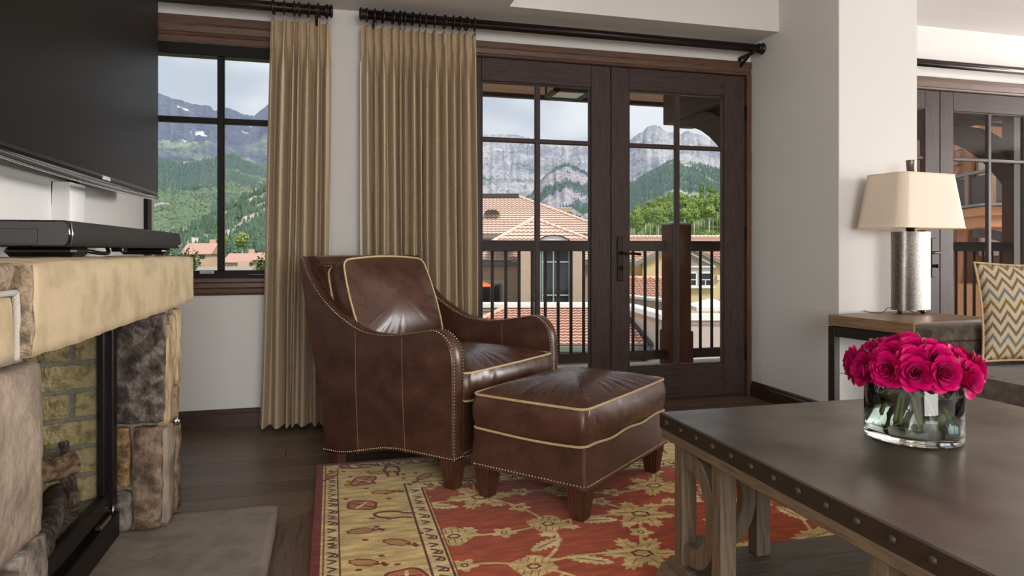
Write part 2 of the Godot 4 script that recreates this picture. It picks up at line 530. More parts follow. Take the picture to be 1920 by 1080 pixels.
# barrel tiles on a trapezoid: a, c along the ridge, d, e along the eaves (left to right a, c; e, d)
func tile_roof(b: MB, a: Vector3, c: Vector3, d: Vector3, e: Vector3, course := 0.37, tile := 0.27) -> void:
	var X := (d - e).normalized()
	var down := ((e + d) * 0.5 - (a + c) * 0.5)
	down = (down - X * down.dot(X))
	var n := X.cross(-down.normalized()).normalized()
	if n.y < 0:
		n = -n
	var rows := maxi(1, int(down.length() / course))
	for k in rows:
		var t0 := float(k) / rows
		var t1 := float(k + 1) / rows
		var l0 := a.lerp(e, t0)
		var l1 := a.lerp(e, t1)
		var r0 := c.lerp(d, t0)
		var r1 := c.lerp(d, t1)
		var s_l := X.dot(l1 - e)
		var s_r := X.dot(r1 - e)
		var u_l := X.dot(l0 - e)
		var u_r := X.dot(r0 - e)
		var base1 := l1 - X * s_l
		var base0 := l0 - X * u_l
		var step := tile / 4.0
		var i0 := int(floor(s_l / step))
		var i1 := int(ceil(s_r / step))
		var shift := int(k % 2) * 0.0
		for i in range(i0, i1):
			var sa := clampf(i * step, s_l, s_r)
			var sb := clampf((i + 1) * step, s_l, s_r)
			if sb - sa < 1e-4:
				continue
			var ta := clampf(i * step, u_l, u_r)
			var tb := clampf((i + 1) * step, u_l, u_r)
			var ha := 0.045 * (0.5 + 0.5 * cos(TAU * (sa / tile + shift))) + 0.075
			var hb := 0.045 * (0.5 + 0.5 * cos(TAU * (sb / tile + shift))) + 0.075
			var v := 0.88 + 0.12 * absf(N(floor((sa + tile * 0.5) / tile) * 913.0, k * 717.0))
			b.col = Color(v, v * (0.98 + 0.02 * v), v)
			var p0 := base1 + X * sa
			var p1 := base1 + X * sb
			var q0 := base0 + X * ta
			var q1 := base0 + X * tb
			b.quad(p0 + n * ha, p1 + n * hb, q1 + n * (hb - 0.07), q0 + n * (ha - 0.07))
			b.col = Color(0.45, 0.4, 0.4)  # riser under each tile lip darkened, shade put into the vertex colour
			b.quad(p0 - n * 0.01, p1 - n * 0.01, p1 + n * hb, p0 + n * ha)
	b.col = Color.WHITE

func hip_caps(b: MB, a: Vector3, c: Vector3, r := 0.11) -> void:
	var L := a.distance_to(c)
	var n := maxi(1, int(L / 0.4))
	b.smooth(6)
	for i in n:
		var p := a.lerp(c, float(i) / n)
		var q := a.lerp(c, float(i + 1.1) / n)
		b.tube([p + Vector3(0, 0.1, 0), q + Vector3(0, 0.1, 0)], [r * 1.0, r * 0.8], 7)
	b.flat()

func bpart(h: Node3D, base: Vector3, called: String, b: MB, mt: Material, stuff := false, label := "") -> MeshInstance3D:
	var o := part(h, called, b, mt, label)
	o.position = -base
	if stuff:
		o.set_meta("kind", "stuff")
	return o

func house(called: String, label: String, x: float, y: float, d: float, category := "building") -> Node3D:
	return thing(called, label, category, vil(x, y, d), VT)

func L3(x: float, y: float, d: float) -> Vector3:
	return Vector3(x, y, -d)

func village() -> void:
	var tile := mat(rgb8(226, 198, 184), 0.8)
	tile.vertex_color_use_as_albedo = true
	var tile2 := mat(rgb8(214, 172, 152), 0.8)
	tile2.vertex_color_use_as_albedo = true
	var tan_ := speckle(rgb8(184, 164, 146), 0.03, 0.9, 0.5, 81)
	var tan2 := speckle(rgb8(170, 146, 126), 0.03, 0.9, 0.5, 82)
	var pinkgrey := speckle(rgb8(186, 172, 162), 0.03, 0.9, 0.5, 83)
	var yellow := speckle(rgb8(214, 194, 146), 0.03, 0.9, 0.5, 84)
	var white := mat(rgb8(226, 226, 224), 0.7)
	var dark := mat(rgb8(58, 54, 54), 0.6)
	var green := mat(rgb8(92, 104, 92), 0.5)
	var teal := mat(rgb8(150, 172, 166), 0.5)
	var darkglass := mat(rgb8(40, 46, 50), 0.08)
	var b: MB

	# ---- hip roofed building with a porch
	var B := L3(1, -9, 44)
	var h := house("tiled_house", "hip roofed building with pale terracotta tiles and an arched glass porch", 1, -9, 44)
	b = MB.new()
	b.span(L3(-12, -9, 43.4), L3(7.2, 0.3, 52))
	b.span(L3(-12, 0.3, 44.6), L3(6.6, 1.98, 52))
	bpart(h, B, "wall", b, tan2)
	b = MB.new()
	tile_roof(b, L3(-9, 4.87, 50), L3(0.47, 4.87, 50), L3(6.9, 2.03, 44), L3(-11, 2.03, 44))
	tile_roof(b, L3(0.47, 4.87, 50), L3(0.47, 4.87, 50.2), L3(6.9, 2.03, 56), L3(6.9, 2.03, 44))
	hip_caps(b, L3(0.47, 4.87, 50), L3(6.9, 2.03, 44))
	bpart(h, B, "roof_tiles", b, tile, true)
	b = MB.new()
	b.span(L3(-9, 4.85, 50.3), L3(0.5, 5.16, 49.7), 0.02)
	bpart(h, B, "ridge_vent", b, dark)
	b = MB.new()
	b.span(L3(-11.2, 1.78, 44.3), L3(7.1, 2.06, 44.0), 0.02)
	bpart(h, B, "fascia", b, mat(rgb8(120, 122, 122), 0.6))
	# half round louvre on the slope
	b = MB.new()
	var dome := PackedVector2Array()
	for k in 13:
		var a := PI * k / 12
		dome.append(Vector2(cos(a) * 0.56, sin(a) * 0.36))
	b.extrude(dome, L3(-1.36, 3.42, 46.6), Vector3.RIGHT, Vector3.UP, Vector3.BACK, 0.5)
	var lv := bpart(h, B, "louvre", b, tan2)
	b = MB.new()
	for k in 5:
		var w := sqrt(maxf(0.0, 1.0 - pow((k * 0.07) / 0.36, 2))) * 0.5
		b.span(L3(-1.36 - w, 3.44 + k * 0.07, 46.1), L3(-1.36 + w, 3.475 + k * 0.07, 46.05))
	part(lv, "slat", b, dark)
	# lower eaves strip and gutter left of the porch
	b = MB.new()
	tile_roof(b, L3(-11, 1.35, 45.2), L3(0.4, 1.35, 45.2), L3(0.4, 0.36, 43.0), L3(-11, 0.36, 43.0))
	tile_roof(b, L3(4.2, 1.35, 45.2), L3(7.6, 1.35, 45.2), L3(7.6, 0.36, 43.0), L3(4.2, 0.36, 43.0))
	bpart(h, B, "eaves_tiles", b, tile, true)
	b = MB.new()
	b.span(L3(-11, 0.06, 43.2), L3(0.42, 0.32, 42.95), 0.03)
	b.span(L3(4.15, 0.06, 43.2), L3(7.6, 0.32, 42.95), 0.03)
	bpart(h, B, "gutter", b, green)
	# glass door below, left
	b = MB.new()
	b.span(L3(-3.0, -9, 43.36), L3(-0.45, -0.85, 43.3), 0.02)
	bpart(h, B, "door_surround", b, mat(rgb8(176, 168, 156), 0.8))
	b = MB.new()
	b.span(L3(-2.9, -9, 43.31), L3(-0.72, -1.1, 43.24))
	var gd := bpart(h, B, "door", b, darkglass)
	b = MB.new()
	for x in [-2.9, -1.35, -0.74]:
		b.span(L3(x - 0.05, -9, 43.25), L3(x + 0.05, -1.1, 43.2))
	b.span(L3(-2.9, -1.2, 43.25), L3(-0.7, -1.1, 43.2))
	part(gd, "door_frame", b, green)
	# porch: two piers, arched glass wall, hipped tile roof
	b = MB.new()
	b.span(L3(0.47, -9, 43), L3(1.16, 1.42, 39.6), 0.03)
	b.span(L3(3.5, -9, 43), L3(4.13, 1.42, 39.6), 0.03)
	bpart(h, B, "pier", b, tan_)
	b = MB.new()
	b.span(L3(1.16, -9, 40.1), L3(3.5, 1.4, 39.95))
	var gl := bpart(h, B, "porch_glass", b, darkglass)
	b = MB.new()
	for x in [1.66, 1.78, 2.42, 3.34]:
		b.span(L3(x - 0.035, -9, 39.95), L3(x + 0.035, 1.4, 39.88))
	for y in [0.34, -1.6, -2.2]:
		b.span(L3(1.16, y - 0.04, 39.95), L3(3.5, y + 0.04, 39.88))
	part(gl, "glazing_bar", b, teal)
	b = MB.new()
	var arch := PackedVector2Array()
	for k in 17:
		var a := PI * (0.5 + (k - 8) / 8.0 * 0.36)
		arch.append(Vector2(2.42 + cos(a) * 1.25, 0.82 + sin(a) * 1.0))
	for k in 17:
		var a := PI * (0.5 - (k - 8) / 8.0 * 0.36)
		arch.append(Vector2(2.42 + cos(a) * 1.0, 0.62 + sin(a) * 0.85))
	b.extrude(arch, L3(0, 0, 39.7), Vector3.RIGHT, Vector3.UP, Vector3.BACK, 0.2)
	bpart(h, B, "arch", b, white)
	b = MB.new()
	for k in 16:
		var a0 := PI * (0.5 + (k - 8) / 8.0 * 0.36)
		var a1 := PI * (0.5 + (k - 7) / 8.0 * 0.36)
		b.bar(L3(2.42 + cos(a0) * 1.3, 0.85 + sin(a0) * 1.03, 39.55), L3(2.42 + cos(a1) * 1.3, 0.85 + sin(a1) * 1.03, 39.55), 0.3, 0.08, Vector3.UP)
	bpart(h, B, "arch_flashing", b, dark)
	b = MB.new()
	tile_roof(b, L3(1.3, 2.9, 42), L3(1.36, 2.9, 42), L3(4.9, 1.42, 39.7), L3(-1.2, 1.42, 39.7))
	tile_roof(b, L3(1.3, 2.9, 46), L3(1.3, 2.9, 42), L3(-1.2, 1.42, 39.7), L3(-1.2, 1.42, 46))
	hip_caps(b, L3(1.33, 2.9, 42), L3(4.9, 1.42, 39.7))
	hip_caps(b, L3(1.33, 2.9, 42), L3(-1.2, 1.42, 39.7))
	bpart(h, B, "porch_tiles", b, tile, true)
	# orange parasol by the door
	var pz := thing("patio_umbrella", "orange patio umbrella in front of the glass door below", "umbrella", vil(-2.0, -9, 41.5), VT)
	b = MB.new()
	b.lathe(Vector3(0, 8.0, 0), [Vector2(1.0, -0.15), Vector2(0.99, -0.08), Vector2(0.0, 0.28)], 8)
	part(pz, "canopy", b, mat(rgb8(224, 120, 72), 0.8))
	b = MB.new()
	b.tube([Vector3(0, 0, 0), Vector3(0, 8.1, 0)], 0.04, 8)
	part(pz, "pole", b, white)

	# chimney block and a flat roofed storey behind
	B = L3(4.2, -9, 62)
	h = house("flat_roofed_house", "flat roofed stucco block rising behind the hip roof", 4.2, -9, 62)
	b = MB.new()
	b.span(L3(1.5, -9, 70), L3(5.3, 4.6, 62), 0.03)
	bpart(h, B, "wall", b, tan2)
	b = MB.new()
	b.span(L3(1.4, 4.45, 70.1), L3(5.45, 4.95, 61.9), 0.03)
	bpart(h, B, "cornice", b, tan_)

	# ---- parapet that bends towards the balcony
	B = L3(2, -9, 34)
	h = house("parapet_wall", "stucco parapet wall with white coping below the balcony, bending towards it", 2, -9, 34, "wall")
	var path := [Vector2(-8, 34), Vector2(5.2, 34), Vector2(5.75, 32.6), Vector2(6.35, 28.0), Vector2(12.5, 27.6)]
	b = MB.new()
	var cop := MB.new()
	var lip := MB.new()
	for i in path.size() - 1:
		var p: Vector2 = path[i]
		var q: Vector2 = path[i + 1]
		var ext := (q - p).normalized() * 0.12
		b.bar(L3(p.x, -5.5, p.y), L3(q.x, -5.5, q.y), 0.4, 7.1)
		cop.bar(L3(p.x - ext.x, -1.71, p.y - ext.y), L3(q.x + ext.x, -1.71, q.y + ext.y), 0.62, 0.26, Vector3.UP, 0.03)
		lip.bar(L3(p.x - ext.x, -1.93, p.y - ext.y), L3(q.x + ext.x, -1.93, q.y + ext.y), 0.5, 0.16, Vector3.UP, 0.02)
	bpart(h, B, "wall", b, pinkgrey)
	bpart(h, B, "coping", cop, white)
	bpart(h, B, "cornice", lip, tan2)
	# ---- lower tiled roof in front of it
	B = L3(2, -9, 29)
	h = house("lower_roof_house", "low building with a terracotta tiled roof right below the balcony", 2, -9, 29)
	b = MB.new()
	tile_roof(b, L3(-0.4, -1.9, 33.6), L3(5.25, -1.9, 33.6), L3(5.75, -3.02, 29), L3(-3.4, -3.02, 29), 0.34, 0.25)
	hip_caps(b, L3(-0.4, -1.9, 33.6), L3(-3.4, -3.02, 29))
	bpart(h, B, "roof_tiles", b, tile2, true)
	b = MB.new()
	b.span(L3(-3.5, -3.3, 29.2), L3(5.85, -3.05, 28.9), 0.03)
	bpart(h, B, "gutter", b, green)
	b = MB.new()
	b.span(L3(-3.2, -9, 33), L3(5.6, -3.1, 29.5))
	bpart(h, B, "wall", b, mat(rgb8(78, 66, 62), 0.8))
	b = MB.new()
	b.bar(L3(5.35, -1.85, 33.6), L3(5.9, -3.0, 28.95), 0.16, 0.14)
	bpart(h, B, "verge_board", b, dark)

	# ---- right: long roof, valley roof, yellow houses
	B = L3(18, -9, 66)
	h = house("long_roof_house", "long low building whose tiled ridge shows above the railing", 18, -9, 66)
	b = MB.new()
	tile_roof(b, L3(8, 2.35, 70), L3(32, 2.35, 70), L3(32, 1.3, 66), L3(8, 1.3, 66))
	hip_caps(b, L3(8, 2.35, 70), L3(32, 2.35, 70), 0.16)
	bpart(h, B, "roof_tiles", b, tile, true)
	b = MB.new()
	b.span(L3(8.4, -9, 72), L3(31.5, 1.2, 66.5))
	bpart(h, B, "wall", b, yellow)

	B = L3(10.5, -9, 54)
	h = house("valley_roof_house", "yellow house with a tiled valley roof left of the timber post", 10.5, -9, 54)
	b = MB.new()
	b.span(L3(7.5, -9, 60), L3(14.5, -0.2, 52.6))
	bpart(h, B, "wall", b, yellow)
	b = MB.new()
	tile_roof(b, L3(7.0, 1.9, 58), L3(14.5, 1.9, 58), L3(14.5, -0.35, 52.2), L3(7.0, -0.35, 52.2))
	bpart(h, B, "roof_tiles", b, tile2, true)
	# small front gable right, small hipped gable left
	for g in [[11.7, 1.6, 0.75], [8.0, 1.9, 0.45]]:
		b = MB.new()
		b.extrude(PackedVector2Array([Vector2(g[0] - g[1], -9), Vector2(g[0] + g[1], -9), Vector2(g[0] + g[1], -0.6), Vector2(g[0], g[2] - 0.12), Vector2(g[0] - g[1], -0.6)]), L3(0, 0, 51.6), Vector3.RIGHT, Vector3.UP, Vector3.BACK, 0.5)
		bpart(h, B, "gable_wall", b, yellow)
		b = MB.new()
		b.bar(L3(g[0], g[2], 51.2), L3(g[0] - g[1] - 0.3, -0.72, 51.2), 1.0, 0.16)
		b.bar(L3(g[0], g[2], 51.2), L3(g[0] + g[1] + 0.3, -0.72, 51.2), 1.0, 0.16)
		bpart(h, B, "verge_board", b, mat(rgb8(104, 98, 94), 0.6))
	b = MB.new()
	b.span(L3(7.2, -0.62, 52.4), L3(14.5, -0.42, 52.0), 0.03)
	bpart(h, B, "gutter", b, dark)

	B = L3(8, -9, 38)
	h = house("terrace_roof_house", "low tiled roof with a curved white parapet left of the timber post", 8, -9, 38)
	b = MB.new()
	tile_roof(b, L3(5.8, -0.78, 42), L3(10.2, -0.78, 42), L3(9.2, -1.75, 37.6), L3(5.6, -1.75, 37.6), 0.36, 0.27)
	hip_caps(b, L3(5.8, -0.78, 42), L3(10.2, -0.78, 42), 0.14)
	bpart(h, B, "roof_tiles", b, tile2, true)
	b = MB.new()
	cop = MB.new()
	var pth := [Vector2(5.2, 40), Vector2(6.5, 37.6), Vector2(7.9, 34.2), Vector2(8.7, 33.9)]
	for i in 3:
		b.bar(L3(pth[i].x, -5.3, pth[i].y), L3(pth[i + 1].x, -5.3, pth[i + 1].y), 0.3, 7.5)
		cop.bar(L3(pth[i].x, -1.52, pth[i].y), L3(pth[i + 1].x, -1.52, pth[i + 1].y), 0.45, 0.16, Vector3.UP, 0.02)
	bpart(h, B, "wall", b, tan2)
	bpart(h, B, "coping", cop, white)

	B = L3(12, -9, 45)
	h = house("gabled_house", "yellow gabled house with white sash windows right of the timber post", 12, -9, 45)
	b = MB.new()
	b.extrude(PackedVector2Array([Vector2(8.6, -9), Vector2(14.6, -9), Vector2(14.6, -0.35), Vector2(11.0, 1.45), Vector2(8.6, 0.3)]), L3(0, 0, 48), Vector3.RIGHT, Vector3.UP, Vector3.BACK, 3.0)
	bpart(h, B, "wall", b, yellow)
	b = MB.new()
	b.bar(L3(10.9, 1.6, 45.2), L3(15.3, -0.6, 45.2), 1.2, 0.2)
	b.bar(L3(11.1, 1.6, 45.2), L3(8.0, 0.05, 45.2), 1.2, 0.2)
	bpart(h, B, "verge_board", b, mat(rgb8(128, 124, 120), 0.6))
	b = MB.new()
	tile_roof(b, L3(12.0, 1.55, 53), L3(19, 1.55, 53), L3(19, -0.6, 46.2), L3(14.4, -0.6, 46.2))
	bpart(h, B, "roof_tiles", b, tile2, true)
	b = MB.new()
	b.extrude(PackedVector2Array([Vector2(11.4, 0.0), Vector2(13.25, 0.0), Vector2(11.4, 0.95)]), L3(0, 0, 44.99), Vector3.RIGHT, Vector3.UP, Vector3.BACK, 0.08)
	bpart(h, B, "gable_boards", b, mat(rgb8(150, 136, 120), 0.7))
	b = MB.new()
	b.bar(L3(11.4, 1.0, 44.85), L3(13.35, -0.02, 44.85), 0.2, 0.09)
	bpart(h, B, "moulding", b, white)
	b = MB.new()
	b.span(L3(11.3, -0.1, 44.95), L3(13.35, 0.0, 44.75))
	bpart(h, B, "moulding", b, white)
	b = MB.new()
	b.span(L3(11.3, -1.46, 44.95), L3(13.3, -1.36, 44.72))
	bpart(h, B, "moulding", b, white)
	b = MB.new()
	b.span(L3(11.35, -0.42, 44.99), L3(13.2, -0.1, 44.9))
	bpart(h, B, "lintel", b, mat(rgb8(200, 196, 186), 0.8))
	for x in [11.75, 12.72]:
		b = MB.new()
		b.span(L3(x - 0.4, -1.36, 44.99), L3(x + 0.4, -0.42, 44.94))
		var wn := bpart(h, B, "window", b, darkglass)
		b = MB.new()
		for s in [-0.4, 0.4]:
			b.span(L3(x + s - 0.06, -1.36, 44.95), L3(x + s + 0.06, -0.42, 44.86))
		b.span(L3(x - 0.4, -0.5, 44.95), L3(x + 0.4, -0.4, 44.86))
		b.span(L3(x - 0.4, -1.36, 44.95), L3(x + 0.4, -1.28, 44.86))
		b.span(L3(x - 0.4, -0.94, 44.95), L3(x + 0.4, -0.88, 44.87))
		b.span(L3(x - 0.025, -1.36, 44.95), L3(x + 0.025, -0.9, 44.87))
		part(wn, "window_frame", b, white)
	b = MB.new()
	b.tube([L3(13.95, -0.6, 44.9), L3(13.95, -1.9, 44.9), L3(13.8, -2.1, 44.9), L3(13.8, -5, 44.9)], 0.05, 6)
	bpart(h, B, "downpipe", b, dark)
	b = MB.new()
	b.span(L3(13.45, -0.95, 44.99), L3(13.65, -0.6, 44.8), 0.02)
	bpart(h, B, "wall_lamp", b, mat(rgb8(220, 214, 196), 0.6))

	# white patio umbrella right of the post
	var wu := thing("patio_umbrella", "white square patio umbrella right of the timber post", "umbrella", vil(10.5, -9, 36), VT)
	b = MB.new()
	var top := Vector3(0, 7.5, 0)
	var cs := [Vector3(-1.05, 7.1, 1.05), Vector3(1.05, 7.1, 1.05), Vector3(1.05, 7.1, -1.05), Vector3(-1.05, 7.1, -1.05)]
	for i in 4:
		var p: Vector3 = cs[i]
		var q: Vector3 = cs[(i + 1) % 4]
		b.tri(p, q, top)
		b.quad(p + Vector3(0, -0.2, 0), q + Vector3(0, -0.2, 0), q, p)
	part(wu, "canopy", b, mat(rgb8(232, 234, 236), 0.8))
	b = MB.new()
	b.tube([Vector3(0, 0, 0), Vector3(0, 7.5, 0)], 0.04, 8)
	part(wu, "pole", b, white)

	neighbour()

	# ---- houses far down the valley, seen through the left window
	var pink := mat(rgb8(188, 150, 138), 0.85)
	var pinkwall := mat(rgb8(212, 180, 156), 0.9)
	var far := [
		[-74, 0.2, 160.0, 6.6, 2.7, 2.6, "pink roofed house half hidden by trees left of the window bar", pink],
		[-60.5, -1.6, 150.0, 5.4, 2.6, 2.0, "pink roofed house with a gable window right of the window bar", pink],
		[-53.6, -1.0, 146.0, 3.4, 4.2, 1.6, "narrow pink house beside the left curtain", pink],
		[-47.5, -4.0, 110.0, 8.5, 2.0, 2.4, "grey shingle roofed house at the foot of the left window", mat(rgb8(150, 144, 138), 0.9)]]
	for q in far:
		var x: float = q[0]
		var y: float = q[1]
		var d: float = q[2]
		var w: float = q[3]
		var hh: float = q[4]
		var rh: float = q[5]
		B = L3(x, -14, d)
		h = house("valley_house", q[6], x, -14, d)
		b = MB.new()
		b.span(L3(x - w / 2, -14, d + 7), L3(x + w / 2, y + 0.2, d))
		bpart(h, B, "wall", b, pinkwall)
		b = MB.new()
		b.extrude(PackedVector2Array([Vector2(-d + 0.5, y), Vector2(-d - 7.5, y), Vector2(-d - 3.5, y + rh)]), L3(x + w / 2 + 0.4, 0, 0), Vector3.BACK, Vector3.UP, Vector3.LEFT, w + 0.8)
		bpart(h, B, "roof", b, q[7])
		b = MB.new()
		b.span(L3(x + w * 0.2, y, d + 5), L3(x + w * 0.38, y + rh + 0.9, d + 4))
		bpart(h, B, "chimney", b, pinkwall)
		b = MB.new()
		b.span(L3(x + w * 0.12, y - 1.1, d), L3(x + w * 0.3, y - 0.2, d - 0.05))
		bpart(h, B, "window", b, darkglass)
		b = MB.new()
		b.span(L3(x - w * 0.3, y - 2.4, d), L3(x - w * 0.05, y - 1.0, d - 0.05))
		bpart(h, B, "window", b, darkglass)

func neighbour() -> void:
	# wing of the lodge to the right: brown boarded gable, steep eaves, balcony
	var brown := wood(rgb8(112, 72, 44), rgb8(146, 96, 60), 1, 0.7, 91, 2.0)
	var orange := wood(rgb8(168, 108, 68), rgb8(196, 132, 90), 0, 0.6, 92, 2.0)
	var cream := mat(rgb8(222, 214, 196), 0.85)
	var dark := mat(rgb8(70, 60, 58), 0.6)
	var post := wood(rgb8(120, 92, 72), rgb8(150, 120, 98), 1, 0.7, 93, 2.0)
	var B := L3(10.2, -9, 14)
	var h := house("lodge_wing", "brown boarded wing of the lodge with steep eaves, right of the lamp", 10.2, -9, 14)
	var b := MB.new()
	b.extrude(PackedVector2Array([Vector2(9.0, -0.35), Vector2(13.5, -0.35), Vector2(13.5, 9), Vector2(9.84, 9)]), L3(0, 0, 16), Vector3.RIGHT, Vector3.UP, Vector3.BACK, 2.0)
	bpart(h, B, "boarded_wall", b, brown)
	b = MB.new()
	b.span(L3(8.95, -9, 16), L3(13.5, -0.35, 13.98))
	bpart(h, B, "stucco_wall", b, cream)
	for k in 2:
		b = MB.new()
		b.bar(L3(8.95 + k * 0.075, -0.6, 13.9 - 0.06 * (1 - k)), L3(9.76 + k * 0.09, 8.5, 13.9 - 0.06 * (1 - k)), 0.05, 0.22, Vector3.BACK, 0.01)
		bpart(h, B, "bargeboard", b, orange)
	b = MB.new()
	tile_roof(b, L3(9.62, 8.5, 13.95), L3(9.62, 8.5, 13.8), L3(8.83, -0.6, 13.8), L3(8.83, -0.6, 13.95), 0.3, 0.15)
	b.col = Color.WHITE
	var tl := mat(rgb8(176, 128, 108), 0.8)
	tl.vertex_color_use_as_albedo = true
	bpart(h, B, "roof_tiles", b, tl, true)
	# second roof higher up on the right
	b = MB.new()
	tile_roof(b, L3(8.9, 4.1, 13.2), L3(11.6, 4.1, 13.2), L3(11.6, 3.0, 11.9), L3(8.7, 3.0, 11.9), 0.33, 0.27)
	var tl2 := mat(rgb8(222, 172, 150), 0.8)
	tl2.vertex_color_use_as_albedo = true
	bpart(h, B, "upper_tiles", b, tl2, true)
	# balcony of the wing
	b = MB.new()
	b.extrude(PackedVector2Array([Vector2(8.75, -13.95), Vector2(13.3, -13.95), Vector2(13.3, -12.0), Vector2(8.35, -12.0)]), Vector3(0, 1.78, 0), Vector3.RIGHT, Vector3.BACK, Vector3.DOWN, 0.36)
	var bal := bpart(h, B, "balcony_slab", b, orange)
	b = MB.new()
	b.bar(L3(8.3, 1.7, 11.96), L3(13.3, 1.7, 11.96), 0.06, 0.16, Vector3.UP, 0.01)
	b.bar(L3(8.28, 1.7, 11.96), L3(8.72, 1.7, 13.95), 0.06, 0.16, Vector3.UP, 0.01)
	part(bal, "edge_board", b, orange)
	b = MB.new()
	b.bar(L3(8.28, 1.81, 11.92), L3(13.3, 1.81, 11.92), 0.14, 0.04)
	b.bar(L3(8.26, 1.81, 11.92), L3(8.7, 1.81, 13.95), 0.14, 0.04)
	part(bal, "flashing", b, mat(rgb8(120, 128, 132), 0.4, 0.4))
	for q in [Vector2(8.72, 13.6), Vector2(8.6, 12.9), Vector2(8.5, 12.15), Vector2(9.6, 12.15), Vector2(10.6, 12.15)]:
		b = MB.new()
		b.box(L3(q.x + 0.03, 2.13, q.y), Vector3(0.1, 0.72, 0.12), Basis.IDENTITY, 0.01)
		bpart(h, B, "railing_post", b, post)
	b = MB.new()
	b.bar(L3(8.76, 2.12, 13.7), L3(8.53, 2.12, 12.15), 0.03, 0.5)
	b.bar(L3(8.53, 2.12, 12.15), L3(12.5, 2.12, 12.15), 0.03, 0.5)
	bpart(h, B, "railing_panel", b, dark)
	b = MB.new()
	b.bar(L3(8.76, 2.44, 13.8), L3(8.5, 2.44, 12.1), 0.1, 0.05)
	b.bar(L3(8.5, 2.44, 12.1), L3(12.5, 2.44, 12.1), 0.1, 0.05)
	bpart(h, B, "handrail", b, mat(rgb8(120, 128, 132), 0.4, 0.4))
	# arched brace under the balcony
	b = MB.new()
	var pr := PackedVector2Array()
	for k in 11:
		var a := PI / 2 * k / 10
		pr.append(Vector2(8.5 + 1.6 * sin(a), 1.4 - 1.3 * (1.0 - cos(a))))
	for k in 11:
		var a := PI / 2 * (10 - k) / 10
		pr.append(Vector2(8.5 + 1.42 * sin(a), 1.25 - 1.25 * (1.0 - cos(a))))
	b.extrude(pr, L3(0, 0, 12.6), Vector3.RIGHT, Vector3.UP, Vector3.BACK, 0.15)
	bpart(h, B, "brace", b, dark)
	# white framed opening behind
	b = MB.new()
	b.span(L3(9.55, 0.9, 13.98), L3(10.4, 1.5, 13.9))
	b.span(L3(9.5, 1.95, 13.98), L3(10.4, 3.0, 13.9))
	bpart(h, B, "window", b, cream)
	b = MB.new()
	b.span(L3(9.75, 1.95, 13.9), L3(9.79, 3.0, 13.85))
	b.span(L3(9.5, 2.0, 13.9), L3(10.4, 2.04, 13.85))
	bpart(h, B, "window_bar", b, dark)
	# lower balcony
	b = MB.new()
	b.extrude(PackedVector2Array([Vector2(8.9, -13.9), Vector2(12, -13.9), Vector2(12, -12.4), Vector2(8.75, -12.4)]), Vector3(0, 0.35, 0), Vector3.RIGHT, Vector3.BACK, Vector3.DOWN, 0.75)
	bpart(h, B, "lower_balcony", b, orange)
# ---------------------------------------------------------------- mountains, hills, trees
func lerp_table(t: Array, x: float) -> float:
	if x <= t[0].x:
		return t[0].y
	for i in t.size() - 1:
		var p: Vector2 = t[i]
		var q: Vector2 = t[i + 1]
		if x <= q.x:
			return lerpf(p.y, q.y, (x - p.x) / (q.x - p.x))
	return t[t.size() - 1].y

# a slope that climbs from distance r0 to its ridge at r1; ridge and foot give height over distance by bearing (degrees east of the window's normal)
func slope_point(az: float, s: float, r0: float, r1: float, foot: Array, ridge: Array, amp: float, sd: float) -> Vector3:
	var r := lerpf(r0, r1, s)
	var t := lerpf(lerp_table(foot, az), lerp_table(ridge, az), pow(s, 0.85))
	var a := deg_to_rad(az)
	var x := sin(a) * r
	var z := -cos(a) * r
	var k := 100.0 / r1
	var rid := 1.0 - absf(N(x * k * 2.2 + sd, z * k * 2.2, sd)) * 2.0
	var fine := N(x * k * 9.0 + sd, z * k * 9.0, sd + 5.0)
	var gul := absf(N(az * 95.0 + sd * 7.0, s * 70.0, sd)) - 0.15
	var y := 1.0 + t * r - r * 0.012 * gul * minf(1.0, s * 3.0) * (1.0 - pow(s, 8.0) * 0.6) + r * amp * ((rid - 0.55) * (1.0 - pow(s, 4.0) * 0.75) * minf(1.0, s * 4.0) + fine * 0.22)
	return Vector3(x, y, z)

func slope_mesh(az0: float, az1: float, na: int, nr: int, r0: float, r1: float, foot: Array, ridge: Array, amp: float, sd: float, tint: Callable) -> ArrayMesh:
	var vs := PackedVector3Array()
	var cs := PackedColorArray()
	var ns := PackedVector3Array()
	var ix := PackedInt32Array()
	for j in nr + 1:
		for i in na + 1:
			vs.append(slope_point(lerpf(az0, az1, float(i) / na), float(j) / nr, r0, r1, foot, ridge, amp, sd))
	var w := na + 1
	for j in nr + 1:
		for i in w:
			var px := vs[j * w + mini(i + 1, na)] - vs[j * w + maxi(i - 1, 0)]
			var pz := vs[mini(j + 1, nr) * w + i] - vs[maxi(j - 1, 0) * w + i]
			var n := px.cross(pz).normalized()
			if n.y < 0:
				n = -n
			ns.append(n)
			cs.append(tint.call(lerpf(az0, az1, float(i) / na), float(j) / nr, vs[j * w + i], n))
	for j in nr:
		for i in na:
			var a := j * w + i
			ix.append_array([a, a + w, a + 1, a + 1, a + w, a + w + 1])
	var arr := []
	arr.resize(Mesh.ARRAY_MAX)
	arr[Mesh.ARRAY_VERTEX] = vs
	arr[Mesh.ARRAY_NORMAL] = ns
	arr[Mesh.ARRAY_COLOR] = cs
	arr[Mesh.ARRAY_INDEX] = ix
	var m := ArrayMesh.new()
	m.add_surface_from_arrays(Mesh.PRIMITIVE_TRIANGLES, arr)
	return m

func lin(r: int, g: int, b: int) -> Color:
	return Color8(r, g, b).srgb_to_linear()

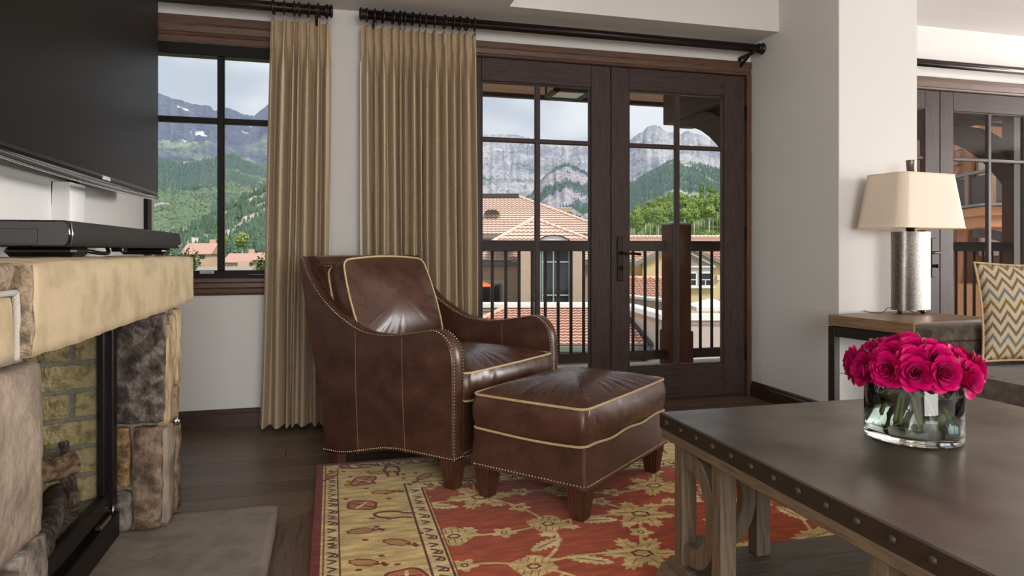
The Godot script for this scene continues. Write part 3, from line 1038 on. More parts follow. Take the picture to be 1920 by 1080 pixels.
func land(called: String, m: Mesh, label: String, category: String) -> MeshInstance3D:
	var mt := mat(Color.WHITE, 1.0, 0.0, 0.1)
	mt.vertex_color_use_as_albedo = true
	mt.albedo_texture = ntex(0.012, 901, [Color(0.66, 0.68, 0.72), Color(0.9, 0.91, 0.93), Color(1, 1, 1), Color(0.82, 0.83, 0.86)], [0.15, 0.4, 0.65, 0.9], 7, 1024)
	tri_map(mt, Vector3(0.0012, 0.0016, 0.0012), true)
	bump(mt, ntex(0.012, 902, [], [], 7, 1024, FastNoiseLite.TYPE_SIMPLEX_SMOOTH, true), 1300.0)
	var o := mi(called, m, mt)
	o.set_meta("kind", "structure")
	tag(o, label, category)
	return o

func landscape() -> void:
	var V := func(x: float, y: float) -> Vector2: return Vector2(x, y)
	# valley floor
	var g := MB.new()
	g.span(Vector3(-900, -15, -900), Vector3(900, -14, -20))
	struct("ground", g, speckle(rgb8(112, 130, 84), 0.15, 1.0, 0.05, 101), "green valley floor beyond the village", "ground")

	var rock := lin(132, 142, 164)  # these pale bluish tones carry part of the distance haze in the colour
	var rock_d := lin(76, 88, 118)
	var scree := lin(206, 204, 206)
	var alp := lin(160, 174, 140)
	var wood_ := lin(104, 130, 118)
	var snow := lin(240, 242, 246)
	var ridge := [V.call(-16, .197), V.call(-12.5, .1965), V.call(-10.2, .194), V.call(-9.0, .1965), V.call(-8.75, .191), V.call(-8.0, .195), V.call(-7.4, .1925), V.call(-6.6, .186), V.call(-5.9, .1855), V.call(-4.8, .202), V.call(-2, .215), V.call(4, .19), V.call(9, .166), V.call(12.3, .1625), V.call(15, .166), V.call(18, .163), V.call(20.2, .154), V.call(20.8, .158), V.call(22, .15), V.call(24.5, .159), V.call(25.5, .1705), V.call(26.1, .1785), V.call(26.9, .179), V.call(27.4, .173), V.call(28.2, .169), V.call(29.2, .1695), V.call(31, .16), V.call(33, .155), V.call(40, .15), V.call(52, .16), V.call(62, .15)]
	var foot := [V.call(-16, .03), V.call(62, .02)]
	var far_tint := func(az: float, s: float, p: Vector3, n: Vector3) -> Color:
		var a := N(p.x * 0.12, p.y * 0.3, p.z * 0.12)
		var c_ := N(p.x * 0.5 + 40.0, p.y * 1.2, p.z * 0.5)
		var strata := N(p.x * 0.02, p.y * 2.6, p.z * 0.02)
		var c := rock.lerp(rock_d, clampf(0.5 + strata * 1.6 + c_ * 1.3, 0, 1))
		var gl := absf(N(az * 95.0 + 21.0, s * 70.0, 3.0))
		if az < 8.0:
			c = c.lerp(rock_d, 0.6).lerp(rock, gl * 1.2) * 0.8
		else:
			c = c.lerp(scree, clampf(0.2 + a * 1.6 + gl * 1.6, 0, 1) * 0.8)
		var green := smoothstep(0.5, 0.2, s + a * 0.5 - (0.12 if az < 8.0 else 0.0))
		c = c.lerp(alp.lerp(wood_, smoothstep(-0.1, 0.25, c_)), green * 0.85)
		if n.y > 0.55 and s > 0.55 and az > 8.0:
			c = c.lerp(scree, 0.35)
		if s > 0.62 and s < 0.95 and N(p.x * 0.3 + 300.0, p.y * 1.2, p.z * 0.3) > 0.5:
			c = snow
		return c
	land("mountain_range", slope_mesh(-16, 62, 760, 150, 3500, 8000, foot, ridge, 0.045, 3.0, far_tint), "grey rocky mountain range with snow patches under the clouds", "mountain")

	# middle hills
	var mr := [V.call(-16, .11), V.call(-12.5, .118), V.call(-10, .122), V.call(-8.4, .13), V.call(-7.3, .134), V.call(-6.2, .128), V.call(-4.8, .112), V.call(0, .1), V.call(8, .085), V.call(12.3, .07), V.call(14, .066), V.call(16, .078), V.call(17.6, .11), V.call(19.0, .127), V.call(20, .122), V.call(21.5, .108), V.call(23, .09), V.call(24.5, .098), V.call(26.4, .118), V.call(28, .133), V.call(30, .124), V.call(32, .112), V.call(38, .1), V.call(62, .1)]
	var mf := [V.call(-16, -.006), V.call(62, .0)]
	var forest := func(az: float, s: float, p: Vector3) -> float:
		var a := N(p.x * 0.28, 7.0, p.z * 0.28)
		var k := -0.1
		if az < 8.0:
			k = 0.12 if s > 0.62 else -0.12
		elif az < 23.0:
			k = 0.14 if s > 0.7 else -0.05
		else:
			k = 0.28
		return smoothstep(-0.08, 0.08, a + k)
	var mid_tint := func(az: float, s: float, p: Vector3, n: Vector3) -> Color:
		var c_ := N(p.x * 1.3 + 90.0, p.y * 1.3, p.z * 1.3)
		var c := lin(96, 118, 86).lerp(lin(124, 142, 106), clampf(0.5 + c_, 0, 1))
		if az > 16.5 and az < 23.0 and s < 0.97:
			c = lin(198, 190, 190).lerp(lin(164, 162, 178), clampf(0.5 + c_ * 1.4, 0, 1))
			c = c.lerp(lin(128, 158, 122), smoothstep(0.42, 0.3, s))
		elif az > 8.0 and az < 16.5:
			c = lin(206, 200, 190).lerp(lin(150, 168, 132), clampf(0.5 + c_ * 1.8, 0, 1))
		elif az >= 23.0:
			c = lin(206, 202, 198).lerp(lin(150, 176, 132), clampf(0.6 + c_ * 1.8, 0, 1))
		elif N(p.x * 0.5 + 700.0, 0, p.z * 0.5) > 0.3:
			c = lin(176, 170, 172)
		return c.lerp(lin(84, 112, 106), forest.call(az, s, p) * 0.9)
	land("hill_range", slope_mesh(-16, 62, 620, 110, 1300, 3200, mf, mr, 0.016, 11.0, mid_tint), "green and forested foothills with pale rock faces below the mountains", "hill")

	# near slopes
	var nr_ := [V.call(-16, .016), V.call(-13, .022), V.call(-11, .03), V.call(-9, .046), V.call(-7.5, .062), V.call(-5, .09), V.call(0, .1), V.call(6, .05), V.call(12, .012), V.call(17, .012), V.call(20, .02), V.call(22, .024), V.call(24.5, .03), V.call(27, .046), V.call(29, .058), V.call(31, .07), V.call(33, .085), V.call(40, .115), V.call(50, .14), V.call(62, .15)]
	var nf := [V.call(-16, -.05), V.call(20, -.05), V.call(26, -.02), V.call(62, -.02)]
	var near_tint := func(az: float, s: float, p: Vector3, n: Vector3) -> Color:
		var c_ := N(p.x * 6.0 + 50.0, p.y * 6.0, p.z * 6.0)
		var c := lin(96, 122, 70).lerp(lin(130, 154, 88), clampf(0.5 + c_ * 1.5, 0, 1))
		if az < 8.0:
			c = lin(92, 110, 84).lerp(lin(66, 86, 68), clampf(0.5 + c_ * 2.0, 0, 1))
			if N(p.x * 2.5 + 9.0, p.y * 3.0, p.z * 2.5) > 0.22:
				c = lin(196, 188, 178)
		return c
	land("hillside", slope_mesh(-16, 62, 300, 40, 170, 420, nf, nr_, 0.008, 23.0, near_tint), "near green hillside behind the village roofs", "hill")

	# haze hanging over the valley
	var fog := FogVolume.new()
	fog.name = "valley_haze"
	fog.shape = RenderingServer.FOG_VOLUME_SHAPE_BOX
	fog.size = Vector3(18000, 2600, 8600)
	var fm := FogMaterial.new()
	fm.density = 0.00005
	fm.albedo = Color(0.86, 0.92, 1.0)
	fog.material = fm
	add_child(fog)
	fog.position = Vector3(2500, 1200, -4900)
	fog.set_meta("kind", "stuff")
	tag(fog, "thin blue haze between the village and the mountains", "haze")

	# conifers on the foothills: nobody could count them
	var cone := MB.new()
	cone.lathe(Vector3.ZERO, [Vector2(0.24, 0.12), Vector2(0.13, 0.42), Vector2(0.19, 0.4), Vector2(0.08, 0.72), Vector2(0.13, 0.7), Vector2(0.0, 1.0)], 6)
	var cm := mat(rgb8(84, 112, 102), 1.0)  # pale tone holds some distance haze in the colour
	cm.vertex_color_use_as_albedo = true
	var r := RandomNumberGenerator.new()
	r.seed = 77
	var tr: Array[Transform3D] = []
	var tc := PackedColorArray()
	var tries := 0
	while tr.size() < 15000 and tries < 150000:
		tries += 1
		var az := r.randf_range(-14, -3) if r.randf() < 0.4 else (r.randf_range(11.5, 34) if r.randf() < 0.92 else r.randf_range(34, 50))
		var s := r.randf_range(0.08, 1.0)
		var p := slope_point(az, s, 1300, 3200, mf, mr, 0.016, 11.0)
		if r.randf() > pow(forest.call(az, s, p), 1.5):
			continue
		var hgt := r.randf_range(9, 17)
		tr.append(Transform3D(Basis.from_scale(Vector3(hgt * 0.9, hgt, hgt * 0.9)), p - Vector3(0, 1, 0)))
		var v := r.randf_range(0.8, 1.25)
		tc.append(Color(v, v, v))
	scatter("conifer_forest", cone.mesh(), cm, tr, tc, "dark blue green conifer forest on the foothills", "forest")

	# low forest on the near left slope
	tr = []
	tc = PackedColorArray()
	for i in 3200:
		var az := r.randf_range(-14.5, -3)
		var s := r.randf_range(0.15, 1.0)
		var p := slope_point(az, s, 170, 420, nf, nr_, 0.008, 23.0)
		if N(p.x * 2.5 + 9.0, p.y * 3.0, p.z * 2.5) > 0.15 and r.randf() < 0.85:
			continue
		var hgt := r.randf_range(2.2, 4.6)
		tr.append(Transform3D(Basis.from_scale(Vector3(hgt, hgt, hgt)), p - Vector3(0, 0.4, 0)))
		var v := r.randf_range(0.7, 1.2)
		tc.append(Color(v, v, v * 0.8))
	scatter("slope_forest", cone.mesh(), cm, tr, tc, "dark pines on the near slope left of the curtain", "forest")
	# round leafy trees covering the green slopes in the left window
	var puff := MB.new()
	puff.smooth()
	puff.ball(Vector3(0, 0.5, 0), 0.5, 7, 5, Vector3(1, 1.25, 1))
	tr = []
	tc = PackedColorArray()
	for i in 15000:
		var az := r.randf_range(-14, -3)
		var s := r.randf_range(0.05, 0.8)
		var p := slope_point(az, s, 1300, 3200, mf, mr, 0.016, 11.0)
		if N(p.x * 0.9 + 33.0, 0, p.z * 0.9) < -0.06:
			continue
		var hgt := r.randf_range(5, 9)
		tr.append(Transform3D(Basis.from_scale(Vector3(hgt, hgt * 0.8, hgt)), p - Vector3(0, 2, 0)))
		var v := r.randf_range(0.82, 1.15)
		tc.append(Color(v, v, v * 0.95))
	var pm := mat(rgb8(102, 126, 94), 1.0)
	pm.vertex_color_use_as_albedo = true
	scatter("aspen_forest", puff.mesh(), pm, tr, tc, "soft green aspen woods on the slopes in the left window", "forest")
	trees(r, nf, nr_)

func scatter(called: String, m: Mesh, mt: Material, tr: Array[Transform3D], tc: PackedColorArray, label: String, category: String) -> void:
	var mm := MultiMesh.new()
	mm.transform_format = MultiMesh.TRANSFORM_3D
	mm.use_colors = true
	mm.mesh = m
	mm.instance_count = tr.size()
	for i in tr.size():
		mm.set_instance_transform(i, tr[i])
		mm.set_instance_color(i, tc[i])
	var o := MultiMeshInstance3D.new()
	o.name = numbered(called)
	o.multimesh = mm
	o.material_override = mt
	add_child(o)
	o.set_meta("kind", "stuff")
	tag(o, label, category)

# leaves gathered in clumps inside an egg of radius rx, ry around c
func leafy(b: MB, r: RandomNumberGenerator, c: Vector3, rx: float, ry: float, n: int, size: float, a: Color, d: Color) -> void:
	for i in n:
		var dir := Vector3(r.randfn(), r.randfn(), r.randfn()).normalized()
		var q := dir * pow(r.randf(), 0.4)
		var lump := 0.75 + 0.5 * N(dir.x * 130 + c.x * 50, dir.y * 130 + c.y * 31, dir.z * 130)
		var p := c + Vector3(q.x * rx, q.y * ry, q.z * rx) * lump
		var u := Vector3(r.randfn(), r.randfn(), r.randfn()).normalized()
		var w := u.cross(dir + Vector3(0.1, 0.3, 0.2)).normalized()
		var s := size * r.randf_range(0.6, 1.3)
		b.col = a.lerp(d, r.randf())
		b.quad(p - u * s, p + w * s * 0.7, p + u * s, p - w * s * 0.7)

func tree_proto(called: String, r: RandomNumberGenerator, high: float, wide: float, bare: float, n: int, a: Color, d: Color, bark: Material, leaf: Material) -> Node3D:
	var t := Node3D.new()
	t.name = called
	var b := MB.new()
	b.smooth()
	var lean := r.randf_range(-0.25, 0.25)
	b.tube([Vector3(0, -0.5, 0), Vector3(lean * 0.4, high * 0.4, 0), Vector3(lean, high * 0.85, lean * 0.5)], [high * 0.014, high * 0.011, high * 0.004], 6)
	var o := MeshInstance3D.new()
	o.name = "trunk"
	o.mesh = b.mesh()
	o.material_override = bark
	t.add_child(o)
	b = MB.new()
	var mid := high * (bare + 1.0) / 2.0
	leafy(b, r, Vector3(lean, mid, 0), wide / 2, high * (1.0 - bare) / 2, n, 0.1 + high * 0.012, a, d)
	for k in 4:
		var an := TAU * k / 4 + r.randf()
		leafy(b, r, Vector3(lean + cos(an) * wide * 0.26, mid + r.randf_range(-0.2, 0.2) * high * (1.0 - bare), sin(an) * wide * 0.26), wide * 0.3, high * (1.0 - bare) * 0.3, n / 4, 0.1 + high * 0.012, a, d)
	o = MeshInstance3D.new()
	o.name = "crown"
	o.mesh = b.mesh()
	o.material_override = leaf
	t.add_child(o)
	return t

func plant(t: Node3D, at: Vector3, turn: float, scl: float, label: String, category: String, group: String) -> void:
	var c: Node3D = t.duplicate()
	c.name = numbered(t.name)
	add_child(c)
	c.position = at
	c.rotation.y = turn
	c.scale = Vector3.ONE * scl
	tag(c, label, category, group)

func trees(r: RandomNumberGenerator, nf: Array, nr_: Array) -> void:
	var bark := mat(rgb8(206, 202, 190), 0.9)
	var dbark := mat(rgb8(92, 80, 68), 0.9)
	var leaf := mat(Color.WHITE, 0.7, 0.0, 0.2)
	leaf.vertex_color_use_as_albedo = true
	leaf.backlight_enabled = true
	leaf.backlight = Color(0.5, 0.5, 0.4)
	var protos := []
	for k in 4:
		protos.append(tree_proto("aspen_tree", r, 13.0, 3.4 + k * 0.4, 0.5 + 0.05 * k, 700, lin(122, 150, 78), lin(168, 190, 118), bark, leaf))
	var shrubs := []
	for k in 3:
		shrubs.append(tree_proto("leafy_tree", r, 5.0, 5.2, 0.08, 800, lin(116, 146, 76), lin(158, 182, 112), bark, leaf))
	var firs := []
	for k in 2:
		firs.append(tree_proto("pine_tree", r, 9.0, 4.6, 0.1, 560, lin(58, 80, 44), lin(92, 112, 66), dbark, leaf))
	var taken := []
	var free := func(p: Vector3, gap: float) -> bool:
		for q in taken:
			if p.distance_to(q) < gap:
				return false
		taken.append(p)
		return true
	# aspens standing on the hillside behind the railing
	for i in 260:
		var az := r.randf_range(23.6, 34.5) if i < 225 else r.randf_range(45.0, 50.0)
		var s := r.randf_range(0.25, 1.0)
		var p := slope_point(az, s, 170, 420, nf, nr_, 0.008, 23.0)
		if not free.call(p, 2.5):
			continue
		plant(protos[r.randi() % 4], p, r.randf() * TAU, r.randf_range(0.8, 1.2), "green aspen with a white trunk among the trees on the hillside", "tree", "aspens on the hillside")
	for i in 280:
		var az := r.randf_range(23.2, 34.5) if i < 245 else r.randf_range(44.0, 50.0)
		var s := pow(r.randf(), 1.6) * 0.8
		var p := slope_point(az, s, 170, 420, nf, nr_, 0.008, 23.0)
		if not free.call(p, 2.5):
			continue
		plant(shrubs[r.randi() % 3], p, r.randf() * TAU, r.randf_range(0.7, 1.25), "bushy bright green young tree at the foot of the hillside", "tree", "bushy trees below the aspens")
	# trees behind the hip roof
	for q in [[7.4, -1.0, 90.0, 1.1], [8.7, -1.5, 88.0, 0.95], [6.4, 0.2, 130.0, 1.3], [9.6, -2.0, 84.0, 1.0], [5.6, 1.0, 82.0, 0.7]]:
		plant(firs[r.randi() % 2], vil(q[0] * q[2] / 78.0, q[1] - (2.4 if q[2] > 80 else 0.0), q[2]), r.randf() * TAU, q[3], "dark green conifer behind the hip roofed building", "tree", "conifers behind the hip roof")
	# trees round the far houses in the left window
	for i in 130:
		var px := r.randf_range(-0.53, -0.32)
		var d := r.randf_range(115, 190)
		var clear := true
		for q in [[-74.0, 160.0, 6.6], [-60.5, 150.0, 5.4], [-53.6, 146.0, 3.4], [-47.5, 110.0, 8.5]]:
			if absf(px * d - q[0]) < q[2] / 2 + 4.0 and d > q[1] - 3.5 and d < q[1] + 11.0:
				clear = false
		if not clear or not free.call(Vector3(px * d, 500, d), 3.6):
			continue
		plant(shrubs[r.randi() % 3] if r.randf() < 0.75 else firs[r.randi() % 2], vil(px * d, r.randf_range(-9.5, -6.5) - (2.0 if d < 140.0 else 0.0), d), r.randf() * TAU, r.randf_range(0.9, 1.5), "green tree among the valley houses seen through the left window", "tree", "trees round the valley houses")
	for q in [[-0.425, 175.0, 1.0], [-0.395, 172.0, 1.0], [-0.352, 160.0, 0.9], [-0.5, 180.0, 1.0]]:
		plant(protos[1], vil(q[0] * q[1], -6.5, q[1]), r.randf() * TAU, q[2], "tall slender aspen rising between the valley houses", "tree", "tall aspens by the valley houses")
# ---------------------------------------------------------------- fireplace
func rock(c: Color, var_: float, sd: int, sc := 7.0, streak := Vector3(1, 1, 1)) -> StandardMaterial3D:
	var m := mat(Color.WHITE, 0.85)
	var t := ntex(0.009, sd, [c.darkened(var_ * 1.3), c.darkened(var_ * 0.45), c, c.lightened(var_ * 0.5), c.darkened(var_ * 0.2)], [0.2, 0.42, 0.55, 0.72, 0.9], 7, 512)
	var n: FastNoiseLite = t.noise
	n.domain_warp_enabled = true
	n.domain_warp_amplitude = 60.0
	n.domain_warp_frequency = 0.012
	m.albedo_texture = t
	bump(m, ntex(0.03, sd % 5 + 50, [], [], 7, 512), 0.5)
	return tri_map(m, streak * sc * 0.5, true)

func fireplace() -> void:
	var sand := rock(rgb8(182, 163, 131), 0.08, 201, 3.0)
	sand.heightmap_scale = 0.16
	var sand_g := rock(rgb8(138, 120, 98), 0.2, 202, 6.0)
	var greypink := rock(rgb8(150, 134, 118), 0.14, 203, 3.0)
	var darkst := rock(rgb8(98, 86, 78), 0.42, 204, 6.0)
	var brownst := rock(rgb8(128, 106, 86), 0.32, 205, 6.0)
	var gold := rock(rgb8(152, 120, 78), 0.3, 206, 8.0)
	var tanst := rock(rgb8(178, 154, 118), 0.22, 207, 5.0, Vector3(2.0, 0.5, 2.0))
	var greyst := rock(rgb8(136, 128, 116), 0.25, 208, 6.0)
	var mortar := speckle(rgb8(140, 132, 120), 0.15, 0.95, 12.0, 209, 0.2, true)
	var slate := rock(rgb8(150, 140, 128), 0.09, 210, 2.4)
	slate.heightmap_scale = 0.15
	slate.roughness = 0.75
	# hearth slab
	var H := MB.new()
	H = stone(Vector3(-0.78, -0.004, -2.705), Vector3(-0.19, 0.055, -0.5), 4, 0.004, 0.004, 18)
	var hs := mi("hearth_slab", H.mesh(), slate)
	tag(hs, "grey brown slate hearth slab on the floor before the fireplace", "hearth")

	var F := thing("fireplace", "stone fireplace with a sandstone mantel and a glass fronted firebox", "fireplace", Vector3(-0.75, 0.055, -1.6))
	var off := -F.position
	var add := func(called: String, b: MB, mt: Material, parent: Node, top: bool) -> MeshInstance3D:
		var o := part(parent, called, b, mt)
		if top:
			o.position = off
		return o
	# mortar core of the far pillar, the near pillar and the breast over the opening
	var b := MB.new()
	b.span(Vector3(-0.995, 0.055, -2.74), Vector3(-0.565, 0.8, -2.57))
	var far: MeshInstance3D = add.call("far_pillar", b, mortar, F, true)
	b = MB.new()
	b.span(Vector3(-0.995, 0.055, -1.51), Vector3(-0.575, 0.8, -0.62))
	var near: MeshInstance3D = add.call("near_pillar", b, mortar, F, true)
	b = MB.new()
	b.span(Vector3(-0.995, 0.8, -2.74), Vector3(-0.6, 0.96, -0.62))
	var breast: MeshInstance3D = add.call("mantel_core", b, mortar, F, true)
	# stones of the far pillar: face towards the camera (+z), then the side facing the room (+x)
	for q in [
		[-0.705, 0.415, -2.60, -0.548, 0.792, -2.535, darkst], [-0.70, 0.20, -2.6, -0.655, 0.405, -2.54, gold], [-0.645, 0.058, -2.6, -0.556, 0.405, -2.532, brownst], [-0.70, 0.058, -2.6, -0.652, 0.19, -2.54, greyst],
		[-0.58, 0.40, -2.615, -0.537, 0.745, -2.552, tanst], [-0.58, 0.40, -2.66, -0.54, 0.61, -2.60, greypink], [-0.585, 0.615, -2.67, -0.535, 0.775, -2.612, tanst], [-0.585, 0.52, -2.745, -0.532, 0.79, -2.67, tanst],
		[-0.585, 0.385, -2.745, -0.54, 0.515, -2.665, gold], [-0.585, 0.058, -2.66, -0.538, 0.395, -2.552, greypink], [-0.585, 0.058, -2.745, -0.534, 0.38, -2.662, brownst],
		[-0.68, 0.775, -2.69, -0.55, 0.802, -2.57, greyst]]:
		add.call("stone", stone(Vector3(q[0], q[1], q[2]), Vector3(q[3], q[4], q[5]), int(q[1] * 991 + q[2] * 313), 0.0065, 0.0045), q[6], far, false)
	# round gas valve cover
	b = MB.new()
	b.smooth()
	b.lathe(Vector3(-0.536, 0.395, -2.655), [Vector2(0, 0.006), Vector2(0.008, 0.006), Vector2(0.009, 0.01), Vector2(0.016, 0.01), Vector2(0.018, 0.004), Vector2(0.018, 0)].map(func(v): return Vector2(v.x, v.y)), 20, Basis(Vector3.BACK, -PI / 2), 1.0, 1.0)
	add.call("key_plate", b, M.steel, F, true)
	# stones of the near pillar
	for q in [
		[-0.62, 0.46, -1.505, -0.535, 0.79, -0.95, greypink], [-0.62, 0.06, -1.535, -0.538, 0.45, -1.405, greyst], [-0.62, 0.18, -1.40, -0.53, 0.435, -1.16, greypink], [-0.62, 0.06, -1.40, -0.54, 0.17, -1.26, gold],
		[-0.62, 0.06, -1.25, -0.54, 0.17, -1.0, darkst], [-0.62, 0.2, -1.15, -0.535, 0.45, -0.8, brownst], [-0.62, 0.46, -0.94, -0.535, 0.79, -0.63, tanst], [-0.62, 0.06, -0.99, -0.535, 0.19, -0.63, greyst], [-0.62, 0.2, -0.79, -0.535, 0.45, -0.63, greypink]]:
		add.call("stone", stone(Vector3(q[0], q[1], q[2]), Vector3(q[3], q[4], q[5]), int(q[1] * 771 + q[2] * 517), 0.006, 0.005), q[6], near, false)
	# mantel stones: the long one, a set back one nearer the camera, slabs behind
	add.call("stone", stone(Vector3(-0.76, 0.806, -2.815), Vector3(-0.502, 0.982, -1.372), 31, 0.0035, 0.006, 24), sand, breast, false)
	add.call("stone", stone(Vector3(-0.76, 0.806, -1.38), Vector3(-0.528, 0.925, -0.6), 32, 0.0035, 0.005, 12), sand, breast, false)
	add.call("stone", stone(Vector3(-0.76, 0.93, -1.38), Vector3(-0.535, 0.982, -0.6), 33, 0.006, 0.008, 12), sand_g, breast, false)
	add.call("stone", stone(Vector3(-0.998, 0.92, -2.8), Vector3(-0.76, 0.981, -0.6), 34, 0.003, 0.006, 12), sand_g, breast, false)

	# broken near end of the long stone, mortar bead round the set back one
	add.call("stone", stone(Vector3(-0.6, 0.812, -1.385), Vector3(-0.506, 0.978, -1.362), 35, 0.006, 0.004), rock(rgb8(140, 122, 98), 0.3, 202, 9.0), breast, false)
	add.call("stone", stone(Vector3(-0.62, 0.93, -1.36), Vector3(-0.515, 0.98, -0.62), 36, 0.006, 0.006, 12), rock(rgb8(140, 122, 98), 0.3, 202, 9.0), breast, false)
	b = MB.new()
	b.smooth()
	b.tube(smooth_path([Vector3(-0.53, 0.81, -1.366), Vector3(-0.528, 0.87, -1.364), Vector3(-0.528, 0.918, -1.36), Vector3(-0.53, 0.928, -1.34), Vector3(-0.53, 0.928, -1.1), Vector3(-0.53, 0.928, -0.65)], 4), 0.006, 8)
	add.call("mortar_bead", b, speckle(rgb8(186, 182, 174), 0.12, 0.95, 30.0, 213, 0.1, true), F, true)

	# ---- firebox: black frame, glass, louvre, brick lining, logs
	var FX := -0.69
	b = MB.new()
	b.span(Vector3(FX - 0.03, 0.16, -2.515), Vector3(FX + 0.005, 0.8, -2.47), 0.003)
	b.span(Vector3(FX - 0.03, 0.16, -2.468), Vector3(FX - 0.008, 0.8, -2.425), 0.003)
	b.span(Vector3(FX - 0.03, 0.16, -1.58), Vector3(FX + 0.0, 0.8, -1.53), 0.003)
	b.span(Vector3(FX - 0.03, 0.165, -2.515), Vector3(FX - 0.002, 0.222, -1.53), 0.004)
	b.span(Vector3(FX - 0.03, 0.765, -2.515), Vector3(FX - 0.002, 0.8, -1.53), 0.004)
	var fr: MeshInstance3D = add.call("firebox_frame", b, M.iron, F, true)
	b = MB.new()
	b.span(Vector3(FX - 0.018, 0.222, -2.425), Vector3(FX - 0.014, 0.765, -1.58))
	add.call("glass_front", b, M.glass, F, true)
	b = MB.new()
	b.span(Vector3(FX - 0.03, 0.058, -2.515), Vector3(FX + 0.012, 0.142, -1.53), 0.004)
	add.call("louvre", b, M.iron, F, true)
	b = MB.new()
	b.span(Vector3(FX - 0.006, 0.146, -2.43), Vector3(FX + 0.012, 0.16, -2.33), 0.002)
	b.smooth()
	b.tube([Vector3(FX + 0.006, 0.15, -2.46), Vector3(FX + 0.008, 0.18, -2.462)], 0.005, 8)
	add.call("latch", b, M.steel, F, true)
	# lining: splayed far side, back, near side, floor and roof of the box
	var dirv := Vector3(-0.918, 0, 0.395)
	var n := Vector3(0.395, 0, 0.918)
	var brick := rock(rgb8(178, 164, 116), 0.2, 220, 9.0)
	var brick2 := rock(rgb8(160, 147, 103), 0.2, 221, 9.0)
	var joint := speckle(rgb8(134, 134, 128), 0.1, 0.95, 10.0, 222, 0.1, true)
	b = MB.new()
	var p0 := Vector3(FX - 0.03, 0, -2.475)
	b.box(p0 + dirv * 0.22 + Vector3(0, 0.44, 0) - n * 0.02, Vector3(0.44, 0.76, 0.03), Basis(-dirv, Vector3.UP, n))
	b.span(Vector3(-1.24, 0.058, -2.3), Vector3(-1.1, 0.82, -0.8))
	b.span(Vector3(-1.1, 0.058, -1.52), Vector3(FX - 0.035, 0.82, -1.45))
	b.span(Vector3(-1.1, 0.058, -2.45), Vector3(FX - 0.035, 0.2, -1.5))
	b.span(Vector3(-1.1, 0.8, -2.5), Vector3(FX - 0.035, 0.83, -1.5))
	var lin_: MeshInstance3D = add.call("firebox_lining", b, joint, F, true)
	var row := 0
	var y := 0.2
	while y < 0.78:
		var s := -0.02 + (0.0 if row % 2 == 0 else -0.1)
		while s < 0.42:
			var s0 := maxf(s, 0.0)
			var s1 := minf(s + 0.2, 0.43)
			if s1 - s0 > 0.02:
				b = MB.new()
				b.box(p0 + dirv * (s0 + s1) * 0.5 + Vector3(0, y + 0.04, 0) - n * 0.004, Vector3(s1 - s0 - 0.012, 0.078, 0.02), Basis(-dirv, Vector3.UP, n), 0.004)
				add.call("brick", b, brick if (row + int(s * 10)) % 2 == 0 else brick2, lin_, false)
			s += 0.2
		y += 0.09
		row += 1
	# gas logs and embers
	var logm := rock(rgb8(120, 92, 62), 0.4, 230, 10.0)
	var logd := rock(rgb8(64, 50, 40), 0.4, 231, 10.0)
	for q in [
		[Vector3(-0.98, 0.27, -2.22), Vector3(-0.80, 0.28, -1.75), 0.05, logm, "thick charred log at the back of the heap behind the firebox glass"], [Vector3(-0.86, 0.25, -2.25), Vector3(-0.76, 0.25, -1.8), 0.042, logd, "dark low log nearest the firebox glass"], [Vector3(-0.98, 0.35, -2.0), Vector3(-0.80, 0.36, -2.2), 0.04, logm, "charred log lying across the heap in the firebox"],
		[Vector3(-0.93, 0.41, -2.19), Vector3(-0.88, 0.40, -1.82), 0.042, logm, "topmost charred log of the heap in the firebox"], [Vector3(-0.80, 0.23, -2.2), Vector3(-0.86, 0.40, -2.29), 0.015, logd, "longer black branch leaning against the firebox logs"], [Vector3(-0.78, 0.25, -2.12), Vector3(-0.85, 0.36, -2.22), 0.013, logd, "shorter black branch leaning low against the firebox logs"]]:
		b = MB.new()
		b.smooth()
		var pts := []
		var rad := []
		for k in 9:
			var t := float(k) / 8
			var p: Vector3 = q[0].lerp(q[1], t) + Vector3(0.05, 0, -0.13)
			pts.append(p + Vector3(N(p.z * 900), N(p.z * 900 + 50), N(p.y * 900)) * 0.02)
			rad.append(q[2] * (0.85 + 0.35 * N(t * 300, q[2] * 5000)))
		b.tube(pts, rad, 12)
		var lg := mi("log", b.mesh(), q[3])
		tag(lg, q[4], "log", "gas logs in the firebox")
	b = MB.new()
	b.smooth()
	b.grid(14, 24, func(u: float, v: float) -> Vector3: return Vector3(-1.06 + u * 0.33, 0.205 + 0.02 * absf(N(u * 700, v * 1500)), -1.55 - v * 0.8))
	var em := mi("ember_bed", b.mesh(), rock(rgb8(120, 112, 100), 0.35, 232, 14.0))
	em.set_meta("kind", "stuff")
	tag(em, "grey ash and ember bed under the logs", "embers")

